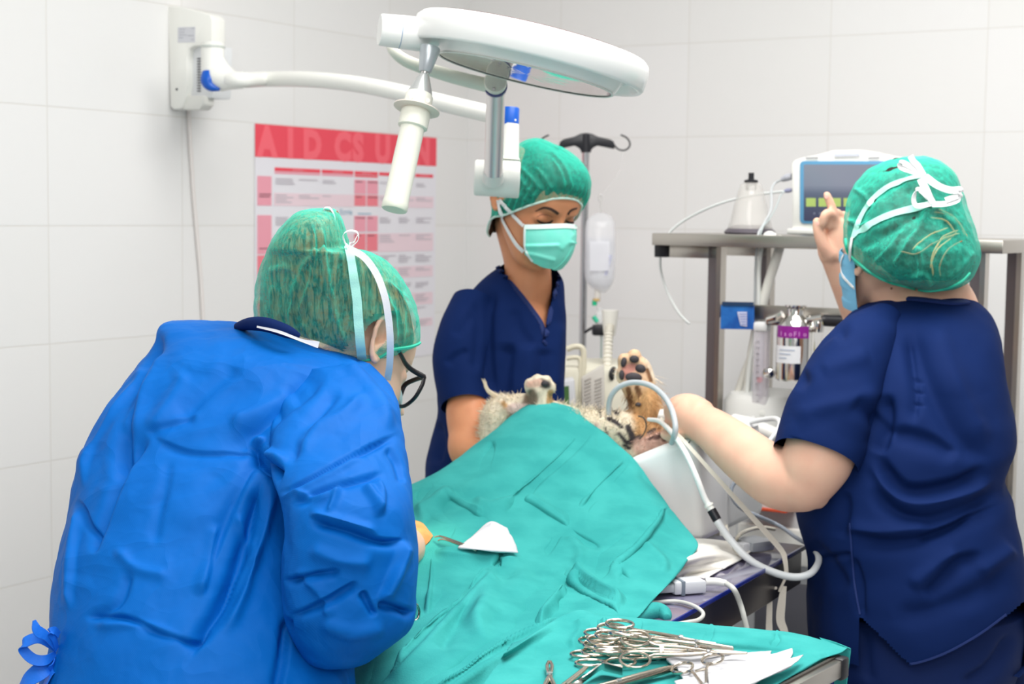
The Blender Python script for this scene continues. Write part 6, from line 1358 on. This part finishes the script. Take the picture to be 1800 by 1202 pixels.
gh = Geo().tube([P(1290, 748, 3.0), P(1315, 742, 2.98), P(1345, 737, 2.95), P(1364, 736, 2.92), P(1371, 744, 2.90), P(1366, 758, 2.89), P(1354, 774, 2.88), P(1345, 785, 2.87)], .0048, 14, 60).obj('pale_hose', mat('hose_pale', rgb(222, 224, 224), .35), None, origin=P(1345, 737, 2.95)); tag(gh, 'pale hose curling out above the bare forearm', 'tube')
# ================================================================== drapes
drape_m = mat('drape_green', rgb(66, 172, 168), .85, spec=.1, mottle=(16, .7, rgb(50, 152, 150)), bump=[(420, .25), (60, .12)], crumple=(6, .12))
RW = [
 [(560, 900, 3.0), (735, 875, 3.02), (830, 830, 3.04), (900, 790, 3.06), (950, 770, 3.06), (1020, 780, 3.06), (1085, 840, 2.96)],
 [(560, 910, 2.72), (735, 846, 2.76), (830, 786, 2.86), (900, 731, 2.93), (946, 706, 2.95), (1022, 727, 2.94), (1108, 806, 2.82)],
 [(560, 950, 2.60), (735, 886, 2.64), (840, 836, 2.70), (930, 796, 2.76), (1000, 786, 2.79), (1078, 804, 2.79), (1165, 875, 2.72)],
 [(560, 966, 2.56), (735, 910, 2.58), (846, 872, 2.64), (942, 842, 2.70), (1024, 834, 2.73), (1108, 850, 2.72), (1199, 921, 2.625)],
 [(560, 980, 2.52), (735, 926, 2.53), (850, 895, 2.59), (950, 875, 2.65), (1042, 868, 2.68), (1132, 888, 2.65), (1227, 956, 2.54)],
 [(560, 992, 2.48), (735, 946, 2.48), (850, 926, 2.53), (956, 912, 2.58), (1048, 904, 2.60), (1128, 924, 2.56), (1203, 990, 2.44)],
 [(560, 1000, 2.44), (735, 964, 2.44), (850, 956, 2.47), (960, 945, 2.52), (1050, 938, 2.54), (1122, 958, 2.47), (1178, 1022, 2.345)],
 [(560, 1040, 2.36), (735, 1028, 2.33), (850, 1016, 2.36), (950, 1006, 2.39), (1030, 1006, 2.40), (1088, 1026, 2.31), (1128, 1078, 2.20)],
 [(560, 1110, 2.24), (735, 1100, 2.17), (850, 1086, 2.19), (940, 1074, 2.21), (1000, 1072, 2.22), (1050, 1084, 2.17), (1090, 1112, 2.10)],
 [(560, 1200, 2.14), (735, 1190, 1.97), (850, 1176, 1.99), (930, 1166, 2.01), (990, 1160, 2.02), (1040, 1160, 2.03), (1080, 1170, 2.02)],
 [(560, 1320, 2.06), (735, 1310, 1.85), (850, 1300, 1.87), (930, 1290, 1.89), (990, 1285, 1.90), (1040, 1280, 1.91), (1080, 1280, 1.92)]]
A = sheet(RW, 380, 330)
dr = solid(A, -.0012).obj('surgical_drape', drape_m, None, sharp=180, origin=P(960, 960, 2.6))
tag(dr, 'large turquoise surgical drape spread over the animal, falling to a pointed corner', 'drape')
DF = [
 ([(1046, 752), (1000, 800), (950, 845), (905, 890), (884, 900)], -.009, 5, 14), ([(1030, 752), (985, 800), (935, 845), (890, 880)], .006, 12, 5), ([(1108, 808), (1060, 860), (1030, 895), (1000, 930)], -.006, 3, 10), ([(1100, 806), (1045, 862), (1015, 895)], .005, 12, 4),
 ([(1163, 890), (1140, 925), (1110, 960), (1060, 1005), (1045, 1020)], -.012, 5, 16), ([(1175, 885), (1150, 925), (1118, 962), (1070, 1004)], .007, 5, 10), ([(910, 875), (950, 900), (1000, 932), (1060, 965)], -.006, 3, 10), ([(915, 868), (955, 892), (1004, 924)], .004, 10, 3), ([(985, 935), (975, 955), (960, 975)], -.005, 3, 6),
 ([(870, 775), (862, 800), (850, 840)], -.004, 3, 8), ([(780, 872), (800, 890), (835, 915), (858, 935)], -.013, 10, 14), ([(786, 866), (812, 885), (850, 908)], .008, 5, 8), ([(728, 905), (760, 890), (785, 870), (800, 868)], .008, 10, 12), ([(830, 875), (860, 892), (900, 880), (930, 862)], .007, 10, 12), ([(745, 915), (770, 925), (800, 935)], -.007, 8, 10), ([(732, 880), (742, 862), (756, 846)], -.004, 3, 8),
 ([(680, 1195), (712, 1160), (760, 1110), (810, 1060), (850, 1015), (876, 992)], .010, 3, 16), ([(676, 1185), (706, 1150), (752, 1102), (800, 1054), (842, 1010)], -.010, 14, 3), ([(876, 975), (876, 985), (870, 1000)], -.007, 3, 5), ([(752, 975), (750, 1020), (744, 1080)], -.004, 3, 8), ([(760, 975), (758, 1020), (752, 1080)], .003, 3, 6), ([(760, 968), (800, 972), (860, 978), (920, 980)], .006, 5, 14),
 ([(735, 1240), (800, 1200), (860, 1160), (900, 1138), (960, 1110), (1005, 1078)], .010, 4, 18), ([(730, 1230), (796, 1190), (856, 1150), (896, 1128), (952, 1100)], -.011, 14, 4), ([(894, 1142), (902, 1165), (904, 1190)], -.006, 4, 5),
 ([(1005, 1000), (960, 1050), (915, 1110)], -.009, 8, 16), ([(1020, 1005), (980, 1050), (940, 1100)], .008, 10, 10), ([(985, 1010), (1010, 1040), (1040, 1058), (1085, 1075)], -.012, 5, 10), ([(1000, 1002), (1040, 1030), (1100, 1062)], .010, 10, 5), ([(1010, 1080), (1050, 1078), (1085, 1078)], -.010, 4, 8), ([(990, 1050), (1000, 1072), (1016, 1078)], -.007, 5, 8), ([(870, 1010), (850, 1070), (830, 1120)], .006, 18, 18), ([(830, 1030), (800, 1090), (770, 1150)], -.004, 16, 16), ([(940, 1000), (880, 1060), (820, 1120)], .005, 20, 20),
 ([(1130, 955), (1160, 985), (1172, 1010)], .004, 8, 8), ([(1090, 1000), (1110, 1040), (1122, 1066)], -.004, 5, 8), ([(735, 1010), (724, 1060), (700, 1120)], -.006, 10, 14), ([(1075, 770), (1100, 800), (1130, 840)], .003, 6, 10), ([(1000, 935), (1020, 975), (1010, 1000)], .004, 10, 10)]
folds(dr, [(a, b * 1.7, c, d) for a, b, c, d in DF])
folds(dr, [(a, math.copysign(.0034, b), 2.2, 5) for a, b, c, d in DF if abs(b) >= .004 and min(c, d) <= 5]); folds(dr, [([(640, 1240), (680, 1192), (712, 1158), (760, 1108), (810, 1058), (850, 1014), (878, 990)], .0055, 4.2, 34, 's'), ([(720, 1250), (800, 1198), (860, 1158), (900, 1136), (960, 1108), (1008, 1076)], .0055, 4.2, 34, 's'), ([(985, 1008), (1012, 1038), (1042, 1056), (1088, 1076)], -.006, 2.2, 20, 's'), ([(876, 968), (877, 980), (872, 996)], .004, 2, 12, 's'), ([(1165, 884), (1142, 924), (1110, 962), (1060, 1006)], -.004, 2.5, 26, 's'), ([(1046, 754), (1000, 800), (950, 845), (905, 890)], -.004, 2.5, 30, 's')], tap=.1)
rumple(dr, .0030, 7, 1.0); crinkle(dr, -.0022, 4.5, 1.0, (1, 1, 1), 3)
cut(dr, [(700, 915), (742, 922), (749, 932), (758, 945), (748, 957), (738, 966), (728, 976), (700, 1000)])
bDr = bvh_of(dr)
# rolled corner of the sheet lying on the table
cn = Geo(); cn.limb([(1112, 1092, 2.20, 8, .008), (1128, 1080, 2.24, 15, .014), (1150, 1074, 2.26, 16, .016), (1166, 1078, 2.255, 14, .014), (1173, 1086, 2.24, 6, .006)], 30, 40)
cn.obj('rolled_corner', drape_m, dr, sharp=180)
# swab and forceps by the wound
sw = thing('gauze_swab', 'folded white gauze swab lying on the drape beside the wound', 'gauze', P(862, 960, 2.46))
gz = mat('gauze_white', rgb(214, 214, 218), .85, bump=(300, .3))
A = sheet([[(858, 922, 2.47), (866, 918, 2.468), (880, 926, 2.47)], [(840, 934, 2.455), (866, 935, 2.445), (898, 940, 2.46)], [(820, 951, 2.435), (862, 952, 2.425), (906, 955, 2.445)], [(806, 962, 2.42), (858, 967, 2.405), (911, 971, 2.43)]], 30, 30)
o = solid(A, -.0016).obj('front_fold', gz, sw, sharp=180); folds(o, [([(868, 920), (884, 940), (908, 968)], .003, 6, 6), ([(815, 956), (850, 940), (880, 935)], -.0015, 6, 6)])
A = sheet([[(832, 940, 2.475), (862, 917, 2.48), (892, 928, 2.48)], [(834, 948, 2.46), (866, 936, 2.462), (898, 944, 2.47)], [(836, 958, 2.44), (866, 956, 2.44), (902, 962, 2.45)]], 24, 24)
q = solid(A, -.0016).obj('back_fold', gz, sw, sharp=180)
rumple(o, .0022, 16, 3); rumple(q, .002, 16, 5)
# ------------------------------------------------------------------ instrument stand and its drape
ZI = 1.045
st = thing('instrument_stand', 'steel instrument stand with black corner cap under the green cloth', 'stand', on_z(1250, 1260, 0.0) * 0 + Vector((on_z(1260, 1180, ZI).x, on_z(1260, 1180, ZI).y, 0)))
r0, r1 = on_z(1475, 1150, ZI + .002), on_z(1330, 1226, ZI + .002); rx = (r0 - r1).normalized(); ry = UP.cross(rx)
Geo().box((r0 + r1) / 2 - UP * .012 + rx * 0, ((r0 - r1).length, .022, .020), (rx, ry, UP), bev=.002).obj('rail', steel, st)
Geo().box((r0 + r1) / 2 - UP * .0012, ((r0 - r1).length * .98, .004, .003), (rx, ry, UP)).obj('rail_groove', mat('groove', rgb(90, 84, 78), .4, .6), st)
Geo().box(r0 - UP * .013 - rx * .008, (.020, .026, .026), (rx, ry, UP), bev=.004).obj('end_cap', black_plastic, st)
tc_ = on_z(1240, 1170, ZI)
Geo().box(Vector((tc_.x, tc_.y, ZI - .03)) - ry * 0, (.24, .18, .012), (rx, ry, UP), bev=.004).obj('tray', steel, st)
Geo().tube([Vector((tc_.x, tc_.y - .05, .05)), Vector((tc_.x, tc_.y - .05, ZI - .035))], .016, 16, smooth=False).obj('column', chrome, st)
Geo().box(Vector((tc_.x, tc_.y - .05, .03)), (.4, .05, .04), (rx, ry, UP), bev=.01).obj('base_bar', steel, st); Geo().box(Vector((tc_.x, tc_.y - .05, .03)), (.05, .4, .038), (rx, ry, UP), bev=.01).obj('base_bar', steel, st)
def zi(x, y, dz=0.0): q = on_z(x, y, ZI + dz); return (x, y, depth_of(q))
CW = [[(900, 1130, 1.98), (1000, 1095, 2.0), (1060, 1092, 2.0), (1125, 1094, 2.0), (1190, 1100, 1.985), (1270, 1108, 1.97), (1405, 1124, 1.94), (1488, 1146, 1.90)],
      [zi(890, 1145, .01), (1000, 1076, 1.95), (1060, 1080, 1.952), (1125, 1086, 1.95), (1190, 1093, 1.94), (1270, 1100, 1.93), (1405, 1115, 1.90), (1490, 1138, 1.86)],
      [zi(880, 1160), zi(990, 1112, .008), zi(1060, 1108, .012), zi(1125, 1112, .012), zi(1190, 1118, .012), zi(1270, 1124, .012), zi(1390, 1136, .010), zi(1478, 1147, .006)],
      [zi(860, 1185), zi(980, 1140), zi(1055, 1136, .001), zi(1120, 1138, .001), zi(1185, 1142, .001), zi(1260, 1146, .001), zi(1370, 1152, .004), zi(1445, 1158, .004)],
      [zi(840, 1220), zi(970, 1172), zi(1045, 1170), zi(1110, 1170), zi(1175, 1172), zi(1245, 1174), zi(1340, 1178, .002), zi(1400, 1182, .003)],
      [zi(820, 1270), zi(960, 1212), zi(1035, 1210), zi(1100, 1210), zi(1165, 1210), zi(1230, 1210), zi(1315, 1210, .002), zi(1352, 1212, .003)],
      [zi(800, 1340), zi(950, 1280), zi(1025, 1280), zi(1090, 1280), zi(1150, 1280), zi(1215, 1280), zi(1270, 1276), zi(1290, 1270)]]
A = sheet(CW, 200, 330)
cd = solid(A, -.0012).obj('instrument_drape', drape_m, None, sharp=180, origin=on_z(1200, 1150, ZI))
tag(cd, 'turquoise cloth on the instrument stand in front, with instruments lying on it', 'drape')
folds(cd, [([(1125, 1088), (1124, 1108), (1120, 1130)], -.005, 3, 6), ([(1248, 1098), (1250, 1110), (1244, 1124), (1236, 1140)], -.005, 4, 6), ([(1362, 1110), (1368, 1122), (1356, 1136)], -.006, 4, 6), ([(1040, 1085), (1044, 1100), (1030, 1120)], -.006, 5, 6), ([(1060, 1085), (1062, 1100), (1054, 1118)], .005, 6, 5), ([(1016, 1085), (1020, 1110), (1000, 1140)], .006, 10, 10), ([(980, 1110), (960, 1140), (940, 1180)], -.004, 12, 12), ([(1000, 1098), (1060, 1112), (1110, 1118)], -.004, 6, 10), ([(1340, 1186), (1400, 1160), (1460, 1150)], .004, 6, 8)])
rumple(cd, .0016, 10, 9.0); rumple(cd, .0006, 45, 3, 2)
hang = sheet([[(1440, 1120, 1.90), (1466, 1128, 1.885), (1494, 1140, 1.87)], [(1450, 1134, 1.892), (1472, 1140, 1.882), (1495, 1146, 1.872)], [(1466, 1180, 1.90), (1478, 1180, 1.885), (1490, 1178, 1.872)], [(1462, 1240, 1.90), (1472, 1240, 1.885), (1484, 1240, 1.875)]], 40, 24)
solid(hang, -.0012).obj('hanging_corner', drape_m, cd, sharp=180)
# ================================================================== instruments on the cloth
bCd = bvh_of(cd)
def ringed(name, label, group, L=.136, jaw=.042, curve=0.0, spread=.030, wide=.0042, thickj=.0036):
    """ring-handled clamp lying flat: rings at the origin end, jaws along +X"""
    r = thing(name, label, 'clamp', (0, 0, 0), group)
    for sg in (-1, 1):
        g = Geo(); z = sg * .0009
        xr = .013; cy = sg * spread / 2
        rg = [(xr + .0165 * math.cos(t), cy + .0115 * math.sin(t) , z) for t in np.linspace(0, 2 * math.pi, 26, endpoint=False)]
        rg = rg + rg[:2]
        g.tube([Vector(q) for q in rg], .0017, 10, 90, flat=1.25)
        bx = L - jaw
        g.tube([Vector((xr + .014, cy - sg * .004, z)), Vector((xr + .024, cy - sg * .009, z)), Vector((xr + .045, sg * .0052, z)), Vector((bx - .012, sg * .0024, z)), Vector((bx, 0, z))], [.0018, .0017, .0019, .0024, .0030], 10, 40)
        g.tube([Vector((bx, 0, z)), Vector((bx + .006, -sg * .0012, z)), Vector((bx + jaw * .5, -sg * .0016 + curve * .3, z)), Vector((L - .002, -sg * .0009 + curve, z)), Vector((L, -sg * .0008 + curve * 1.05, z))], [.0032, wide * .62, wide * .5, wide * .34, .0006], 10, 40)
        g.obj('arm', instr, r)
    Geo().lathe([(0, -.0042), (.0030, -.0040), (.0030, .0040), (.0024, .0044), (0, .0045)], Vector((L - jaw, 0, 0)), UP, 16).obj('box_screw', satin, r)
    g = Geo(); g.box(Vector((.042, 0, .0012)), (.005, .011, .0022), bev=.0005); g.obj('ratchet', instr, r)
    return r
def dup(root, M, label):
    r = root.copy(); COL.objects.link(r); r.matrix_world = M; r['label'] = label
    for ch in list(root.children):
        c = ch.copy(); COL.objects.link(c); c.parent = r; c.matrix_parent_inverse = Matrix()
    return r
def lay(p0, p1, dz=0.0, roll=0.0):
    """lie on the cloth from the rings (photo point) towards the tip (photo point)"""
    a = on_z(p0[0], p0[1], ZI + dz + .004); b = on_z(p1[0], p1[1], ZI + (p1[2] if len(p1) > 2 else dz) + .004)
    X = (b - a).normalized(); Y = UP.cross(X).normalized(); Z = X.cross(Y)
    Y, Z = Y * math.cos(roll) + Z * math.sin(roll), Z * math.cos(roll) - Y * math.sin(roll)
    M = Matrix((X, Y, Z)).transposed().to_4x4(); M.translation = a; return M
GRP = 'ring handled clamps piled on the green cloth'
hemo = ringed('artery_forceps', '', GRP); scis = ringed('curved_forceps', '', GRP, .150, .048, .006)
spots = [(hemo, (1013, 1158), (1196, 1153), .000, .0, 'artery forceps lying nearest the retractor, rings at its left'), (hemo, (1066, 1155), (1252, 1148), .004, .10, 'artery forceps with rings under the lowest shank of the pile'),
         (hemo, (1026, 1136), (1250, 1134), .006, .10, 'artery forceps with single ring pair left of the pile middle'), (scis, (1050, 1140), (1262, 1147), .011, -.15, 'curved forceps with rings crossing the pile centre'),
         (hemo, (1032, 1122), (1252, 1130), .012, .12, 'artery forceps with rings at the upper left of the pile'), (scis, (1048, 1112), (1268, 1142), .018, .18, 'curved forceps just behind the middle of the pile, slightly bent tips'),
         (hemo, (1062, 1104), (1252, 1131), .024, .15, 'artery forceps at the back of the pile, rings furthest back'), (hemo, (1086, 1112), (1240, 1133), .027, -.25, 'artery forceps on top of the pile with tilted large ring'), (hemo, (1096, 1140), (1262, 1146), .019, .55, 'artery forceps half buried with ring in the pile middle')]
used = set()
for i, (k, a, b, dz, ro, lb) in enumerate(spots):
    M = lay(a, b, dz, ro)
    if k not in used: k.matrix_world = M; k['label'] = lb; used.add(k)
    else: dup(k, M, lb)
fr = ringed('towel_clamp', 'ring handled clamp standing out in front of the white swabs', GRP, .13, .03, .0, .034)
fr.matrix_world = lay((1248, 1230), (1212, 1120), .012, .0)
fr.matrix_world = lay((1224, 1160), (1262, 1268), .016, .25)
# needle holder in front, pointing right
nh = thing('needle_holder', 'long tapered steel needle holder pointing right at the bottom', 'clamp', (0, 0, 0))
g = Geo()
for sg in (-1, 1): g.tube([Vector((0, sg * .006, 0)), Vector((.04, sg * .0042, 0)), Vector((.085, sg * .0032, 0)), Vector((.13, sg * .0022, 0)), Vector((.147, sg * .0006, 0))], [.0026, .0030, .0036, .0030, .0008], 12, 40).obj('blade', instr, nh) if sg < 0 else None
g.tube([Vector((0, .006, 0)), Vector((.04, .0042, 0)), Vector((.085, .0032, 0)), Vector((.13, .0022, 0)), Vector((.147, .0006, 0))], [.0026, .0030, .0036, .0030, .0008], 12, 40); g.obj('blade', instr, nh)
Geo().lathe([(0, -.004), (.003, -.004), (.003, .004), (0, .0044)], Vector((.05, 0, 0)), UP, 14).obj('screw', satin, nh)
nh.matrix_world = lay((1030, 1216), (1168, 1178), .004, .0)
# bent blade retractor
rt = thing('retractor', 'bent flat blade retractor lying left of the white swabs', 'retractor', on_z(1060, 1180, ZI))
def Z_(x, y, dz=.0): return on_z(x, y, ZI + dz)
g = Geo(); A = np.array([[tuple(Z_(1000, 1204, .004)), tuple(Z_(1012, 1210, .004))], [tuple(Z_(1030, 1187, .010)), tuple(Z_(1036, 1192, .004))], [tuple(Z_(1056, 1168, .020)), tuple(Z_(1056, 1178, .006))], [tuple(Z_(1064, 1166, .022)), tuple(Z_(1064, 1180, .004))], [tuple(Z_(1094, 1173, .020)), tuple(Z_(1094, 1187, .003))]])
B = np.array([cat(A[:, 0], 40), cat(A[:, 1], 40)]).transpose(1, 0, 2); B = np.array([[r[0] * (1 - t) + r[1] * t for t in np.linspace(0, 1, 6)] for r in B])
solid(B, .0012).obj('blade', mat('blade_steel', rgb(176, 172, 164), .22, 1.0), rt, sharp=60)
g = Geo(); g.tube([Z_(975, 1215, .006), Z_(1000, 1196, .006), Z_(1026, 1176, .007), Z_(1030, 1174, .007), Z_(1018, 1186, .006), Z_(995, 1204, .006)], .0024, 10, 50); g.obj('handle_loop', instr, rt)
# small toothed clamp at the left
tc2 = thing('toothed_clamp', 'short toothed steel clamp with jaws upward at the bottom edge', 'clamp', on_z(966, 1190, ZI))
for sg in (-1, 1):
    g = Geo(); g.tube([Z_(966 + sg * 2, 1163, .006), Z_(966 + sg * 4.5, 1170, .006), Z_(966 + sg * 3, 1180, .006), Z_(966 - sg * 1, 1188, .006), Z_(966 + sg * 4, 1196, .005), Z_(966 + sg * 12, 1212, .004)], [.0018, .0022, .0024, .0032, .0028, .0024], 10, 40); g.obj('arm', instr, tc2)
Geo().lathe([(0, -.003), (.0035, -.003), (.0035, .004), (0, .0044)], Z_(966, 1188, .006), UP, 14).obj('pivot', satin, tc2)
# white swabs
for nm, lb, rws, dz in (('gauze_swab', 'long folded white swab fanned out furthest right on the cloth', [[(1172, 1160), (1230, 1155), (1300, 1152), (1356, 1146)], [(1182, 1170), (1236, 1164), (1300, 1159), (1354, 1151)], [(1200, 1182), (1250, 1174), (1310, 1166), (1358, 1157)]], .004),
                     ('gauze_swab', 'middle white swab of the fan with a pointed right end', [[(1188, 1172), (1250, 1166), (1330, 1156), (1392, 1142)], [(1196, 1186), (1260, 1178), (1336, 1164), (1394, 1150)], [(1206, 1204), (1270, 1194), (1340, 1176), (1390, 1158)]], .009),
                     ('gauze_swab', 'lower white swab of the fan under the front clamp', [[(1186, 1200), (1256, 1184), (1330, 1170), (1412, 1153)], [(1196, 1216), (1262, 1202), (1330, 1184), (1404, 1162)], [(1206, 1236), (1270, 1222), (1330, 1200), (1390, 1172)]], .013)):
    A = sheet([[(x, y, depth_of(on_z(x, y, ZI + dz + .006 * math.exp(-((x - 1290) / 50) ** 2)))) for x, y in r] for r in rws], 24, 40)
    o = solid(A, .002).obj(nm, gz, None, sharp=180, origin=on_z(1280, 1175, ZI)); tag(o, lb, 'gauze', 'white swabs on the green cloth')
    rumple(o, .0016, 22, dz * 100)
# forceps at the wound
wf = thing('tissue_forceps', 'steel forceps tips beside the wound on the patient drape', 'forceps', P(780, 948, 2.45))
for k, pts in enumerate((((764, 944, 2.462), (770, 942.5, 2.455), (780, 944, 2.45), (812, 956, 2.43), (840, 966, 2.42)), ((770, 950, 2.452), (775, 948, 2.448), (785, 949, 2.44), (808, 957, 2.428), (838, 968, 2.415)))):
    Geo().tube([P(*q) for q in pts], [.0010, .0014, .0017, .0022, .0022], 10, 40).obj('jaw', instr, wf)
# ring of the clamp in the surgeon's grip
rg = thing('hand_clamp', 'steel ring handle just right of the blue sleeve', 'clamp', P(724, 1076, 2.2))
g = Geo(); g.tube([P(728 + 9 * math.cos(t), 1076 + 15 * math.sin(t), 2.2 + .006 * math.cos(t)) for t in np.linspace(0, 2 * math.pi, 20)], .0018, 10, 80); g.obj('ring', instr, rg)
Geo().tube([P(716, 1066, 2.2), P(700, 1040, 2.25), P(705, 985, 2.38)], .002, 10, 20).obj('shank', instr, rg)
